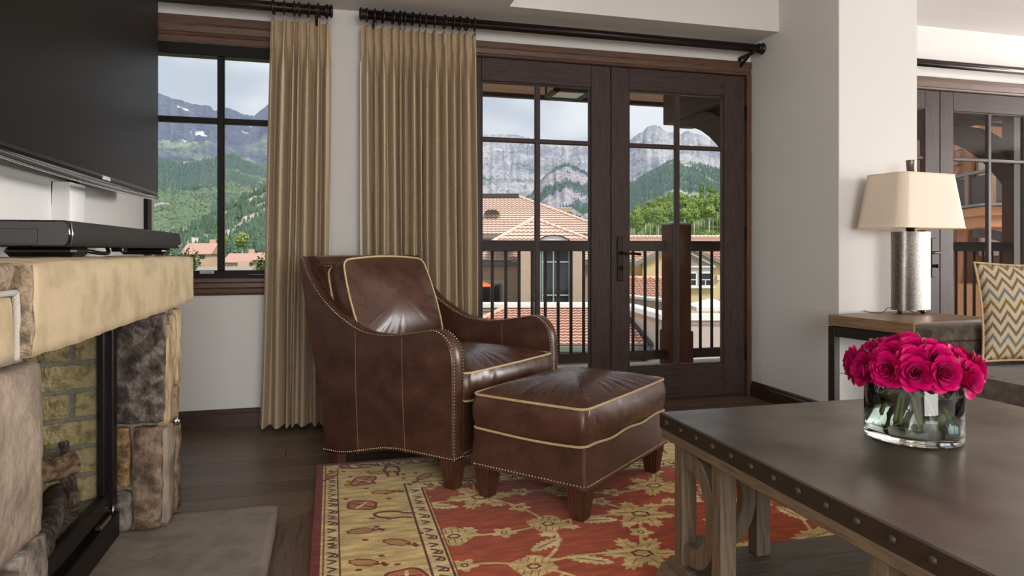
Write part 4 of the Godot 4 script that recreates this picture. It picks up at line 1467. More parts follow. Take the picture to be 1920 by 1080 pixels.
# ---------------------------------------------------------------- television, soundbar
func tv_wall() -> void:
	var T := thing("television", "large black flat television on an arm above the mantel", "television", Vector3(-0.82, 1.25, -2.74))
	var b := MB.new()
	b.span(Vector3(-0.035, 0.01, -0.88), Vector3(0.012, 1.0, 0.88), 0.008)
	part(T, "body", b, mat(rgb8(24, 22, 21), 0.3))
	b = MB.new()
	b.span(Vector3(0.0115, 0.03, -0.868), Vector3(0.0135, 0.99, 0.868))
	part(T, "screen", b, mat(rgb8(22, 20, 18), 0.4, 0.0, 0.3))
	# curved clear lip along the lower edge
	b = MB.new()
	b.smooth()
	var pts := []
	for k in 21:
		var t := float(k) / 20
		pts.append(Vector3(0.004, 0.008 - 0.018 * pow(sin(PI * t), 0.45), -0.875 + 1.75 * t))
	b.tube(pts, 0.011, 10)
	var lip := part(T, "lower_bezel", b, mat(rgb8(96, 94, 92), 0.16, 0.7))
	b = MB.new()
	b.smooth()
	var pp := []
	for p in pts:
		pp.append(p + Vector3(0.006, -0.009, 0))
	b.tube(pp, 0.0028, 6)
	part(lip, "bright_edge", b, mat(rgb8(214, 214, 214), 0.15, 0.9))
	letters(T, "SAMSUNG", 0.014, Vector3(0.0165, 0.0165, -0.08), Basis(Vector3.UP, PI / 2), mat(rgb8(220, 220, 220), 0.4))
	b = MB.new()
	b.span(Vector3(-0.17, 0.3, -0.15), Vector3(-0.03, 0.6, 0.15), 0.01)
	b.span(Vector3(-0.178, 0.2, -0.25), Vector3(-0.16, 0.7, 0.25), 0.004)
	part(T, "wall_mount", b, M.black)
	# cable cover
	var C := thing("cable_cover", "white rounded cable cover on the wall under the television", "cable cover", Vector3(LEFT, 0.985, -2.98))
	b = MB.new()
	var prof := PackedVector2Array([Vector2(-0.115, 0.001)])
	for k in 9:
		var a := PI / 2 * k / 8
		prof.append(Vector2(-0.115 + 0.0 + 0.004 * (1 - cos(a)), 0.062 * sin(a)))
	for k in 9:
		var a := PI / 2 * k / 8
		prof.append(Vector2(0.03 + 0.085 * sin(a), 0.062 * cos(a)))
	prof.append(Vector2(0.115, 0.001))
	# u along -z (away from the camera), v out of the wall
	b.extrude(prof, Vector3.ZERO, Vector3.FORWARD, Vector3.RIGHT, Vector3.FORWARD.cross(Vector3.RIGHT), 0.27, 0.0, true)
	var cv := part(C, "cover", b, M.white)
	if Vector3.FORWARD.cross(Vector3.RIGHT).y < 0:
		cv.position.y = 0.27
	for k in 3:
		b = MB.new()
		b.smooth()
		var z0 := 0.05 - k * 0.04
		b.tube(smooth_path([Vector3(0.03, 0.25, z0), Vector3(0.035, 0.3, z0 - 0.01), Vector3(0.02, 0.36, z0 + 0.01), Vector3(0.01, 0.45, z0)]), 0.006 if k < 2 else 0.012, 8)
		part(C, "cable", b, M.black)

	# soundbar on the mantel
	var S := thing("soundbar", "long black soundbar with a glossy end on the mantel", "soundbar", Vector3(-0.75, 0.984, -2.65))
	b = MB.new()
	var pr := PackedVector2Array()
	for k in 9:
		var a := -PI / 2 + PI * k / 8
		pr.append(Vector2(0.088 + cos(a) * 0.014, 0.06 + sin(a) * 0.034))
	pr.append(Vector2(-0.09, 0.094))
	pr.append(Vector2(-0.095, 0.08))
	pr.append(Vector2(-0.095, 0.036))
	pr.append(Vector2(-0.09, 0.026))
	# x out of the wall, y up; runs along +z
	b.extrude(pr, Vector3(0, 0, -0.66), Vector3.RIGHT, Vector3.UP, Vector3.BACK, 1.32, 0.0, true)
	part(S, "grille", b, speckle(rgb8(34, 31, 29), 0.25, 0.7, 60.0, 240, 0.02))
	b = MB.new()
	b.extrude(pr, Vector3(0, 0, 0.655), Vector3.RIGHT, Vector3.UP, Vector3.BACK, 0.012, 0.004, true)
	var cap := part(S, "end_cap", b, mat(rgb8(10, 10, 12), 0.06, 0.0, 0.7))
	b = MB.new()
	for q in [[-0.08, 0.032, 0.03, 0.034], [-0.08, 0.07, 0.03, 0.072], [-0.08, 0.032, -0.078, 0.072], [0.028, 0.032, 0.03, 0.072]]:
		b.span(Vector3(q[0], q[1], 0.6665), Vector3(q[2], q[3], 0.6685))
	part(cap, "port_cover", b, M.black)
	b = MB.new()
	b.smooth()
	b.tube([Vector3(0.1, 0.032, 0.658), Vector3(0.104, 0.06, 0.658), Vector3(0.1, 0.088, 0.658)], 0.0022, 8)
	part(S, "chrome_trim", b, M.steel)
	b = MB.new()
	b.span(Vector3(0.1, 0.034, -0.645), Vector3(0.103, 0.039, -0.62), 0.0005)
	part(S, "badge", b, M.white)
	for z in [0.52, -0.5]:
		b = MB.new()
		b.span(Vector3(-0.085, 0.0, z - 0.06), Vector3(0.085, 0.03, z + 0.06), 0.012)
		part(S, "foot", b, M.black)
	b = MB.new()
	b.smooth()
	b.tube(smooth_path([Vector3(0.0, 0.03, 0.42), Vector3(0.06, 0.012, 0.36), Vector3(0.07, 0.008, 0.25), Vector3(0.04, 0.03, 0.16)]), 0.006, 8)
	part(S, "cable", b, M.black)
	b = MB.new()
	b.span(Vector3(-0.02, 0.012, -0.16), Vector3(0.02, 0.03, -0.1), 0.004)
	part(S, "socket", b, M.black)
	# small dark box standing behind the far end
	b = MB.new()
	b.span(Vector3(-0.96, 0.984, -2.78), Vector3(-0.86, 1.0, -2.6), 0.003)

# ---------------------------------------------------------------- curtains
func curtains() -> void:
	var cloth := mat(Color.WHITE, 0.85, 0.0, 0.3)
	cloth.albedo_texture = ntex(0.03, 301, [rgb8(176, 154, 123), rgb8(195, 173, 142), rgb8(211, 191, 162)], [0.2, 0.55, 0.9], 5, 512)
	bump(cloth, ntex(0.05, 302, [], [], 4, 256), 0.06)
	tri_map(cloth, Vector3(2.2, 26.0, 2.2))
	cloth.rim_enabled = true
	cloth.rim = 0.25
	cloth.backlight_enabled = true
	cloth.backlight = Color(0.12, 0.1, 0.07)
	curtain_rod("short dark bronze curtain rod over the left window", -0.99, -0.02, false)
	curtain_rod("long dark bronze curtain rod over the glazed doors", 0.18, 2.775, true)
	curtain_rod("dark bronze curtain rod over the second pair of doors", 3.38, 5.6, false)
	curtain("beige woven curtain gathered at the right end of the short rod", -0.33, 0.0, -0.385, -0.02, 7, cloth, 31, [-0.30, -0.02])
	curtain("wide beige pleated curtain gathered left of the glazed doors", 0.165, 0.845, 0.17, 0.86, 15, cloth, 32, [0.2, 0.82])

const ROD_Z := -4.0
const ROD_Y := 2.355

func curtain_rod(label: String, x0: float, x1: float, finial_right: bool) -> void:
	var R := thing("curtain_rod", label, "curtain rod", Vector3(x0, ROD_Y, ROD_Z))
	var b := MB.new()
	b.smooth()
	b.tube([Vector3.ZERO, Vector3(x1 - x0, 0, 0)], 0.027, 16)
	part(R, "rod", b, M.bronze)
	for e in 2:
		var ex: float = 0.0 if e == 0 else x1 - x0
		if e == 0 and x0 < -0.9:
			continue
		var s := -1.0 if e == 0 else 1.0
		b = MB.new()
		b.smooth()
		b.lathe(Vector3(ex - s * 0.02, 0, 0), [Vector2(0, 0), Vector2(0.03, 0.0), Vector2(0.034, 0.008), Vector2(0.03, 0.018), Vector2(0.029, 0.03), Vector2(0.036, 0.034), Vector2(0.038, 0.04), Vector2(0.03, 0.047), Vector2(0, 0.049)], 16, Basis(Vector3.BACK, -s * PI / 2))
		part(R, "finial", b, M.bronze)
		var bx := ex - s * 0.06
		b = MB.new()
		b.span(Vector3(bx - 0.012, -0.03, WALL - ROD_Z + 0.001), Vector3(bx + 0.012, -0.1, WALL - ROD_Z + 0.012), 0.003)
		b.bar(Vector3(bx, -0.09, WALL - ROD_Z + 0.01), Vector3(bx, -0.03, -0.01), 0.018, 0.018, Vector3.UP, 0.003)
		b.span(Vector3(bx - 0.012, -0.045, WALL - ROD_Z + 0.001), Vector3(bx + 0.012, -0.025, 0.02), 0.004)
		part(R, "bracket", b, M.bronze)

# pinch pleated curtain between x0..x1 at the top and b0..b1 at the hem
func curtain(label: String, x0: float, x1: float, b0: float, b1: float, pleats: int, cloth: Material, sd: int, clip: Array) -> void:
	var C := thing("curtain", label, "curtain", Vector3((x0 + x1) / 2, 0, ROD_Z - 0.01), 0, "woven beige curtains")
	var cx := (x0 + x1) / 2
	var r := RandomNumberGenerator.new()
	r.seed = sd
	var cuts := [0.0]
	for i in pleats:
		cuts.append(cuts[i] + r.randf_range(0.45, 1.7))
	var tot: float = cuts[pleats]
	for i in pleats + 1:
		cuts[i] /= tot
	var y_top := ROD_Y - 0.052
	var hem := 0.022
	var amps := []
	var phs := []
	for i in pleats:
		amps.append(r.randf_range(0.7, 1.3))
		phs.append(r.randf_range(-0.25, 0.25))
	var depth := 0.054
	var f := func(u: float, v: float) -> Vector3:
		var k := 0
		while k < pleats - 1 and u > cuts[k + 1]:
			k += 1
		var c: float = (u - cuts[k]) / (cuts[k + 1] - cuts[k]) - 0.5     # -0.5..0.5 in the pleat
		var y := lerpf(hem, y_top, v)
		var down := y_top - y
		# at the head: two or three thin upright fingers; pinched at 9 cm; opening into a soft roll below
		var head := smoothstep(0.13, 0.07, down)
		var roll := smoothstep(0.08, 0.35, down)
		var soft := cos(TAU * c) * 0.5 + 0.5
		soft = pow(soft, 0.8)
		var thin := exp(-pow((absf(c) - 0.07) / 0.045, 2)) + 0.7 * exp(-pow(c / 0.03, 2))
		var pinch := exp(-pow(c / 0.13, 2))
		var g: float = lerpf(lerpf(pinch * 0.8, soft, roll), thin, head)
		var gather: float = lerpf(0.45, 0.0, roll) * (1.0 - head * 0.5)
		var cc: float = c * (1.0 - gather * (0.5 - absf(c)) * 2.0 * signf(0.5 - absf(c)))
		var uu: float = cuts[k] + (cc + 0.5) * (cuts[k + 1] - cuts[k])
		var w: float = pow(1.0 - v, 0.9)
		var x: float = lerpf(lerpf(x0, x1, uu), lerpf(b0, b1, uu), w)
		x += (N(u * 260 + sd * 9, v * 60) * 0.012 + sin(v * 5.0 + k * 1.7) * 0.005) * (1.0 - v)
		var z: float = (g - 0.5) * 2.0 * depth * amps[k] + N(u * 120 + 40, v * 120, sd) * 0.012 * (1.0 - v)
		return Vector3(x - cx, y, z)
	var b := MB.new()
	b.smooth()
	b.grid(pleats * 22, 70, f)
	part(C, "cloth", b, cloth)
	# pale lining showing along the outer edge
	b = MB.new()
	var lx: float = (b1 - cx) if x0 < 0.0 else (x0 - cx)
	b.span(Vector3(lx - 0.006, 0.5, -0.05), Vector3(lx + 0.012, 2.1, -0.046), 0.001)
	part(C, "lining", b, mat(rgb8(214, 208, 198), 0.9))
	var ring := MB.new()
	ring.smooth()
	var circ := []
	for k in 18:
		var a := TAU * k / 18
		circ.append(Vector3(0, cos(a) * 0.037, sin(a) * 0.037))
	ring.tube(circ, 0.0055, 8, true)
	ring.tube([Vector3(0, -0.04, 0.0), Vector3(0, -0.055, 0.006), Vector3(0, -0.07, 0.02)], 0.003, 6)
	var rm := ring.mesh()
	for i in pleats:
		var o := mi("ring", rm, M.bronze, C)
		var cu: float = (cuts[i] + cuts[i + 1]) / 2
		o.position = Vector3(lerpf(x0, x1, cu) - cx, ROD_Y - 0.004, 0.01)
		o.rotation.y = r.randf_range(-0.2, 0.2)
# ---------------------------------------------------------------- carpet
func blob(im: Image, c: Vector2, rx: float, ry: float, ang: float, col: Color, ser := 0.0, teeth := 8, clip := Rect2i()) -> void:
	var R := int(ceil(maxf(rx, ry) * (1.0 + ser))) + 1
	var ca := cos(ang)
	var sa := sin(ang)
	for y in range(int(c.y) - R, int(c.y) + R + 1):
		for x in range(int(c.x) - R, int(c.x) + R + 1):
			if not clip.has_point(Vector2i(x, y)):
				continue
			var dx := x - c.x
			var dy := y - c.y
			var u := (dx * ca + dy * sa) / rx
			var v := (-dx * sa + dy * ca) / ry
			var d := u * u + v * v
			if d > (1.0 + ser) * (1.0 + ser):
				continue
			var e := 1.0
			if ser > 0.0:
				e = 1.0 + ser * sin(teeth * atan2(v, u))
			if d < e * e:
				im.set_pixel(x, y, col)

func stroke(im: Image, pts: Array, w: float, col: Color, clip: Rect2i) -> void:
	for i in pts.size() - 1:
		var a: Vector2 = pts[i]
		var b: Vector2 = pts[i + 1]
		var n := int(a.distance_to(b) / maxf(0.7, w * 0.5)) + 1
		for k in n + 1:
			blob(im, a.lerp(b, float(k) / n), w, w, 0, col, 0.0, 1, clip)

func arc_pts(a: Vector2, b: Vector2, bend: float) -> Array:
	var m := (a + b) / 2 + Vector2(-(b - a).y, (b - a).x) * bend
	var out := []
	for k in 9:
		var t := float(k) / 8
		out.append(a * (1 - t) * (1 - t) + m * 2 * t * (1 - t) + b * t * t)
	return out

func palmette(im: Image, c: Vector2, s: float, ang: float, gold: Color, red: Color, dark: Color, clip: Rect2i) -> void:
	for k in 6:
		var a := ang + TAU * k / 6
		blob(im, c + Vector2(cos(a), sin(a)) * s * 0.62, s * 0.46, s * 0.27, a, gold, 0.16, 9, clip)
	blob(im, c, s * 0.5, s * 0.5, 0, gold, 0.0, 1, clip)
	blob(im, c, s * 0.3, s * 0.22, ang, dark, 0.1, 6, clip)
	blob(im, c, s * 0.22, s * 0.15, ang, gold, 0.1, 6, clip)
	for k in 6:
		var a := ang + TAU * k / 6
		stroke(im, [c + Vector2(cos(a), sin(a)) * s * 0.4, c + Vector2(cos(a), sin(a)) * s * 0.75], 0.9, red, clip)

func leaf_shape(im: Image, c: Vector2, s: float, ang: float, gold: Color, dark: Color, clip: Rect2i) -> void:
	var d := Vector2(cos(ang), sin(ang))
	blob(im, c, s, s * 0.42, ang, gold, 0.14, 17, clip)
	blob(im, c + d * s * 0.75, s * 0.45, s * 0.22, ang, gold, 0.1, 9, clip)
	stroke(im, [c - d * s * 0.6, c + d * s * 0.7], 0.9, dark, clip)

func rug_image(w: int, h: int, ppm: float) -> Image:
	var im := Image.create(w, h, false, Image.FORMAT_RGB8)
	var gold := rgb8(220, 194, 132)
	var gold2 := rgb8(226, 204, 148)
	var red := rgb8(176, 80, 48)
	var dred := rgb8(124, 44, 34)
	var ink := rgb8(104, 44, 34)
	im.fill(dred)
	var all := Rect2i(0, 0, w, h)
	var inset := func(m: float, c: Color) -> void:
		var p := int(m * ppm)
		im.fill_rect(Rect2i(p, p, w - 2 * p, h - 2 * p), c)
	inset.call(0.03, gold)
	inset.call(0.036, rgb8(150, 70, 46))
	inset.call(0.042, gold2)
	inset.call(0.088, ink)
	inset.call(0.093, gold)
	inset.call(0.359, ink)
	inset.call(0.366, gold2)
	inset.call(0.425, ink)
	inset.call(0.432, gold)
	inset.call(0.438, rgb8(150, 66, 40))
	inset.call(0.443, red)
	var f := int(0.443 * ppm)
	var clip := Rect2i(f, f, w - 2 * f, h - 2 * f)
	var r := RandomNumberGenerator.new()
	r.seed = 9
	# field: palmettes on a half drop lattice, joined by vines with leaves and small blossoms
	var st := 0.36 * ppm
	var rows := int(h / st) + 2
	var cols := int(w / st) + 2
	var at := {}
	for j in rows:
		for i in cols:
			at[Vector2i(i, j)] = Vector2((i + (0.5 if j % 2 else 0.0)) * st - st * 0.2 + f * 0.0, j * st * 0.86) + Vector2(r.randf_range(-0.1, 0.1), r.randf_range(-0.1, 0.1)) * st
	for k in at:
		var p: Vector2 = at[k]
		for nb in [Vector2i(1, 0), Vector2i(0, 1)]:
			var q: Vector2 = at.get(k + nb, p)
			if q != p and r.randf() < 0.85:
				var bend := r.randf_range(-0.4, 0.4)
				var pts := arc_pts(p, q, bend)
				stroke(im, pts, 2.6, gold, clip)
				var m: Vector2 = pts[4]
				var t := (pts[5] - pts[3] as Vector2).angle()
				if r.randf() < 0.55:
					leaf_shape(im, m + Vector2(0, 1).rotated(t) * 14.0, 26.0, t + r.randf_range(-0.8, 0.8), gold2, ink, clip)
				else:
					blob(im, m, 15, 15, 0, gold, 0.22, 5, clip)
					blob(im, m, 5, 5, 0, ink, 0.0, 1, clip)
					blob(im, m, 3, 3, 0, gold2, 0.0, 1, clip)
				var side: Vector2 = pts[2] + Vector2(r.randf_range(-34, 34), r.randf_range(-34, 34))
				stroke(im, [pts[2], side], 2.0, gold, clip)
				blob(im, side, 12, 8, r.randf() * 3, gold2, 0.2, 6, clip)
	for k in at:
		var p: Vector2 = at[k]
		var kind := r.randi() % 4
		if kind <= 1:
			palmette(im, p, r.randf_range(42, 58), r.randf() * 0.6, gold, red, ink, clip)
		elif kind == 2:
			leaf_shape(im, p, 44, r.randf() * TAU, gold, ink, clip)
			leaf_shape(im, p + Vector2(16, 12), 30, r.randf() * TAU, gold2, ink, clip)
		else:
			# square blossom with hatching
			var a := r.randf() * 0.5
			for y in range(-30, 31):
				for x in range(-30, 31):
					if absf(x) + absf(y) * 0.9 < 34:
						var q := Vector2i(p + Vector2(x, y).rotated(a))
						if clip.has_point(q):
							im.set_pixelv(q, ink if (x % 9 == 0 and absi(y) > 9 and absi(y) < 24) else gold)
			blob(im, p, 9, 7, 0, ink, 0.1, 6, clip)
			blob(im, p, 6, 4, 0, gold2, 0.0, 6, clip)
	# wide border: sparse outlined buds, horseshoes, diamonds, specks
	var bw := int(0.225 * ppm)
	var n1 := int(h / (0.15 * ppm))
	for side in 4:
		var L := h if side < 2 else w
		var n := int(L / (0.125 * ppm))
		for k in n:
			var s := (k + 0.5) * L / n
			var off := bw + (1 if k % 2 else -1) * 0.055 * ppm + r.randf_range(-5, 5)
			var c := Vector2(off, s)
			if side == 1:
				c = Vector2(w - off, s)
			elif side == 2:
				c = Vector2(s, off)
			elif side == 3:
				c = Vector2(s, h - off)
			if c.x > 0.36 * ppm and c.x < w - 0.36 * ppm and c.y > 0.36 * ppm and c.y < h - 0.36 * ppm:
				continue
			var a := r.randf() * 0.7 + (0.0 if side < 2 else PI / 2)
			var kind := (k * 7 + side * 3) % 5
			var d := Vector2(cos(a), sin(a))
			if kind == 0:
				var hs := []
				for m in 13:
					var th := 0.7 + (TAU - 1.4) * m / 12
					hs.append(c + Vector2(cos(th) * 24, sin(th) * 13).rotated(a))
				hs.append(hs[12] + d * 14)
				hs.push_front(hs[0] + d * 14)
				stroke(im, hs, 2.6, dred, all)
			elif kind == 3:
				blob(im, c, 26, 20, a, dred, 0.08, 4, all)
				blob(im, c, 22, 16, a, rgb8(190, 122, 76), 0.08, 4, all)
				stroke(im, [c - d * 18, c + d * 18], 1.6, dred, all)
				stroke(im, [c - d.orthogonal() * 12, c + d.orthogonal() * 12], 2.4, gold2, all)
			else:
				blob(im, c, 20, 10, a, dred, 0.06, 8, all)
				blob(im, c, 17.5, 7.5, a, rgb8(196, 146, 88), 0.06, 8, all)
				stroke(im, [c + d * 14, c + d * 32], 1.6, dred, all)
				blob(im, c + d * 27, 7, 3, a + 0.9, dred, 0.0, 1, all)
			for m in 2:
				blob(im, c + Vector2(r.randf_range(-46, 46), r.randf_range(-34, 34)), 4.5, 3, a, dred, 0.0, 1, all)
	# guard stripes: broken scroll marks
	for side in 4:
		for band in [0.065, 0.396]:
			var L := h if side < 2 else w
			var s: float = 0.06 * ppm + band * ppm
			while s < L - band * ppm:
				var m: float = band * ppm
				var g := [Vector2(-6, -6), Vector2(0, 5), Vector2(5, -5), Vector2(8, 6), Vector2(2, 8)]
				var pts := []
				for q in g.slice(0, 3 + r.randi() % 3):
					var v := Vector2(q.y * 0.9, q.x * 1.1)
					var c := Vector2(m, s) + v
					if side == 1:
						c = Vector2(w - m, s) + v
					elif side == 2:
						c = Vector2(s, m) + q
					elif side == 3:
						c = Vector2(s, h - m) + q
					pts.append(c)
				stroke(im, pts, 1.7, ink, all)
				s += r.randf_range(19, 30)
	# uneven dye in the weft
	var nn := FastNoiseLite.new()
	nn.seed = 12
	nn.frequency = 0.02
	nn.fractal_octaves = 3
	for y in h:
		for x in w:
			var v := 1.0 + nn.get_noise_2d(x * 0.9, y * 3.4) * 0.22 + nn.get_noise_2d(x * 17.0, y * 19.0) * 0.16
			var c := im.get_pixel(x, y)
			im.set_pixel(x, y, Color(c.r * v, c.g * v, c.b * v))
	return im

func carpet() -> void:
	var x0 := -0.064
	var z0 := -3.277
	var wide := 2.6
	var long := 3.25
	var w := 1024
	var ppm := w / wide
	var h := int(long * ppm)
	var m := mat(Color.WHITE, 0.95, 0.0, 0.2)
	m.albedo_texture = ImageTexture.create_from_image(rug_image(w, h, ppm))
	bump(m, ntex(0.3, 402, [], [], 3, 256), 0.12)
	m.rim_enabled = true
	m.rim = 0.3
	var b := MB.new()
	b.smooth()
	b.grid(60, 75, func(u: float, v: float) -> Vector3: return Vector3(x0 + wide * u, 0.0115 + 0.0012 * N(u * 500, v * 600), z0 + long * (1.0 - v)))
	b.flat()
	# MB.grid runs v upwards from the near edge; the picture's first row lies at the far edge
	var o := mi("rug", b.mesh(), m)
	tag(o, "red and gold oriental wool rug under the ottoman and coffee table", "rug")
	m.uv1_scale = Vector3(1, -1, 1)
	m.uv1_offset = Vector3(0, 1, 0)
	var e := MB.new()
	for q in [[Vector3(x0, 0, z0), Vector3(x0, 0, z0 + long)], [Vector3(x0, 0, z0), Vector3(x0 + wide, 0, z0)], [Vector3(x0 + wide, 0, z0), Vector3(x0 + wide, 0, z0 + long)], [Vector3(x0, 0, z0 + long), Vector3(x0 + wide, 0, z0 + long)]]:
		e.bar(q[0] + Vector3(0, 0.006, 0), q[1] + Vector3(0, 0.006, 0), 0.008, 0.0115, Vector3.UP, 0.003)
	part(o, "bound_edge", e, speckle(rgb8(140, 60, 44), 0.2, 0.95, 60.0, 403))

# ---------------------------------------------------------------- armchair and ottoman
func leather() -> StandardMaterial3D:
	var m := mat(Color.WHITE, 1.0, 0.0, 0.5)
	var t := ntex(0.006, 501, [rgb8(66, 42, 33), rgb8(76, 49, 38), rgb8(84, 55, 43), rgb8(98, 66, 52)], [0.1, 0.4, 0.7, 1.0], 7, 512)
	var n: FastNoiseLite = t.noise
	n.domain_warp_enabled = true
	n.domain_warp_amplitude = 50.0
	m.albedo_texture = t
	# pale scuffs
	m.detail_enabled = true
	m.detail_blend_mode = BaseMaterial3D.BLEND_MODE_MIX
	m.detail_albedo = ntex(0.01, 505, [rgb8(134, 98, 80), rgb8(134, 98, 80)], [], 1, 64)
	m.detail_mask = ntex(0.008, 506, [Color(0, 0, 0), Color(0, 0, 0), Color(0.3, 0.3, 0.3)], [0.0, 0.8, 1.0], 3, 512, FastNoiseLite.TYPE_SIMPLEX_SMOOTH, true)
	m.detail_uv_layer = BaseMaterial3D.DETAIL_UV_1
	m.roughness_texture = ntex(0.03, 502, [Color(0.27, 0.27, 0.27), Color(0.42, 0.42, 0.42)], [], 4, 256)
	m.roughness_texture_channel = BaseMaterial3D.TEXTURE_CHANNEL_RED
	bump(m, ntex(0.25, 503, [], [], 3, 512), 0.006)
	return tri_map(m, Vector3(2.4, 2.4, 2.4))

func braid() -> StandardMaterial3D:
	var im := Image.create(32, 32, false, Image.FORMAT_RGB8)
	for y in 32:
		for x in 32:
			var s := fposmod(float(x + y) / 16.0, 1.0)
			var t := fposmod(float(x - y) / 16.0, 1.0)
			im.set_pixel(x, y, rgb8(226, 204, 160) if s < 0.55 else (rgb8(170, 138, 92) if t < 0.5 else rgb8(120, 92, 62)))
	var m := mat(Color.WHITE, 0.7)
	m.albedo_texture = ImageTexture.create_from_image(im)
	return m

func fluted_leg(b: MB, c: Vector3, y0: float, y1: float, top: float, bottom: float, turn := 0.0) -> void:
	# square leg whose four faces carry grooves; tapers downwards
	var ring := []
	for k in 4:
		var a := PI / 2 * k
		for i in 10:
			var t := (i / 10.0) * 2.0 - 1.0
			var dip := 0.07 if (i % 2 == 1 and i > 0) else 0.0
			ring.append(Vector2(1.0 - dip, t).rotated(a + turn))
	var lv := [[y0, bottom * 0.9], [y0 + 0.004, bottom], [y1 - 0.004, top], [y1, top * 0.96]]
	var n := ring.size()
	for j in 3:
		for i in n:
			var p: Vector2 = ring[i]
			var q: Vector2 = ring[(i + 1) % n]
			var r0: float = lv[j][1] / 2
			var r1: float = lv[j + 1][1] / 2
			b.quad(c + Vector3(p.x * r0, lv[j][0], -p.y * r0), c + Vector3(q.x * r0, lv[j][0], -q.y * r0), c + Vector3(q.x * r1, lv[j + 1][0], -q.y * r1), c + Vector3(p.x * r1, lv[j + 1][0], -p.y * r1))
	for i in n:
		var p: Vector2 = ring[i]
		var q: Vector2 = ring[(i + 1) % n]
		b.tri(c + Vector3(0, y0, 0), c + Vector3(q.x * bottom * 0.45, y0, -q.y * bottom * 0.45), c + Vector3(p.x * bottom * 0.45, y0, -p.y * bottom * 0.45))

func armchair() -> void:
	M.leather = leather()
	M.braid = braid()
	M.brass = mat(rgb8(172, 156, 126), 0.32, 0.85)
	M.legwood = wood(rgb8(50, 28, 19), rgb8(86, 52, 36), 1, 0.35, 510, 10.0)
	M.stitch = mat(rgb8(140, 100, 70), 0.7)
	M.cushion = leather()
	M.cushion.roughness_texture = ntex(0.03, 507, [Color(0.24, 0.24, 0.24), Color(0.36, 0.36, 0.36)], [], 4, 256)
	var half := 0.425
	var o := Vector3(0.48, 0, -2.75) + Vector3(0.751, 0, -0.66) * half
	var C := thing("armchair", "brown leather armchair with nailhead trim and a loose back cushion", "armchair", o, atan2(0.66, 0.751))
	# side profile: distance back from the front, height
	var prof := [Vector2(0.0, 0.135), Vector2(0.0, 0.30), Vector2(0.0, 0.49), Vector2(0.004, 0.565), Vector2(0.022, 0.615), Vector2(0.06, 0.65), Vector2(0.11, 0.666), Vector2(0.19, 0.655), Vector2(0.316, 0.633), Vector2(0.446, 0.627), Vector2(0.556, 0.644), Vector2(0.68, 0.697), Vector2(0.778, 0.759), Vector2(0.85, 0.825), Vector2(0.902, 0.893), Vector2(0.928, 0.945), Vector2(0.945, 0.972)]
	var edge3 := []
	for q in prof:
		edge3.append(Vector3(0, q.y, -q.x))
	edge3 = smooth_path(edge3, 4)
	var poly := PackedVector2Array()
	for p in edge3:
		poly.append(Vector2(-p.z, p.y))
	var n_edge := poly.size()
	for q in [Vector2(0.968, 0.965), Vector2(0.955, 0.89), Vector2(0.903, 0.666), Vector2(0.845, 0.416), Vector2(0.808, 0.268), Vector2(0.781, 0.05), Vector2(0.68, 0.056), Vector2(0.6, 0.07), Vector2(0.546, 0.084), Vector2(0.47, 0.104), Vector2(0.4, 0.12), Vector2(0.32, 0.13), Vector2(0.2, 0.133), Vector2(0.1, 0.133)]:
		poly.append(q)
	var nl := MB.new()
	for s in [-1.0, 1.0]:
		var b := MB.new()
		# U = backwards, V = up, N = U x V
		var U := Vector3.FORWARD
		var Nn := U.cross(Vector3.UP)      # +x
		var x0: float = -half if s < 0 else half - 0.07
		b.extrude(poly, Vector3(x0, 0, 0), U, Vector3.UP, Nn, 0.07, 0.009, true)
		var arm := part(C, "arm", b, M.leather)
		# stitched seams on the outer side
		b = MB.new()
		var ox: float = s * (half + 0.0005)
		for q in [[0.57, 0.632, 0.08], [0.285, 0.628, 0.134]]:
			b.tube([Vector3(ox, q[1], -q[0]), Vector3(ox, (q[1] + q[2]) / 2, -q[0] + 0.004), Vector3(ox, q[2], -q[0] + 0.02)], 0.0014, 5)
		# and one on the inner side
		var ix: float = s * (half - 0.0705)
		b.tube([Vector3(ix, 0.615, -0.3), Vector3(ix, 0.45, -0.3)], 0.0014, 5)
		part(arm, "seam", b, M.stitch)
		# nail rows along the front, top and back edge, near both rims
		for side in [0.0085, 0.0615]:
			var xx: float = x0 + side
			var pts := []
			var nrm := []
			for i in n_edge:
				var p: Vector3 = edge3[i] + Vector3(xx, 0, 0)
				var t: Vector3 = (edge3[mini(i + 1, n_edge - 1)] - edge3[maxi(i - 1, 0)]).normalized()
				var nn := Vector3(0, -t.z, t.y).normalized()
				if nn.dot(Vector3(0, 0.5, 1)) < 0:
					nn = -nn
				var outx := -1.0 if side < 0.03 else 1.0
				pts.append(p + nn * 0.0 + Vector3(outx * 0.004, 0, 0))
				nrm.append((nn + Vector3(outx * 0.5, 0, 0)).normalized())
			nails(nl, pts, nrm, 0.0135, 0.0042)
		# hem row
		var hp := []
		for q in [Vector2(0.79, 0.066), Vector2(0.68, 0.069), Vector2(0.6, 0.083), Vector2(0.546, 0.097), Vector2(0.47, 0.117), Vector2(0.4, 0.133), Vector2(0.32, 0.143), Vector2(0.2, 0.146), Vector2(0.1, 0.146), Vector2(0.0, 0.147)]:
			hp.append(Vector3(s * half, q.y, -q.x))
		nails(nl, hp, Vector3(s, 0, 0), 0.0135, 0.0042)
		hp = [Vector3(x0, 0.147, 0.0005), Vector3(x0 + 0.07, 0.147, 0.0005)]
		nails(nl, hp, Vector3.BACK, 0.0135, 0.0042)
	# seat box with a shallow arched hem
	var b := MB.new()
	var fr := PackedVector2Array()
	for k in 13:
		var t := float(k) / 12
		fr.append(Vector2(lerpf(-0.356, 0.356, t), 0.132 + 0.028 * sin(PI * t)))
	fr.append(Vector2(0.356, 0.362))
	fr.append(Vector2(-0.356, 0.362))
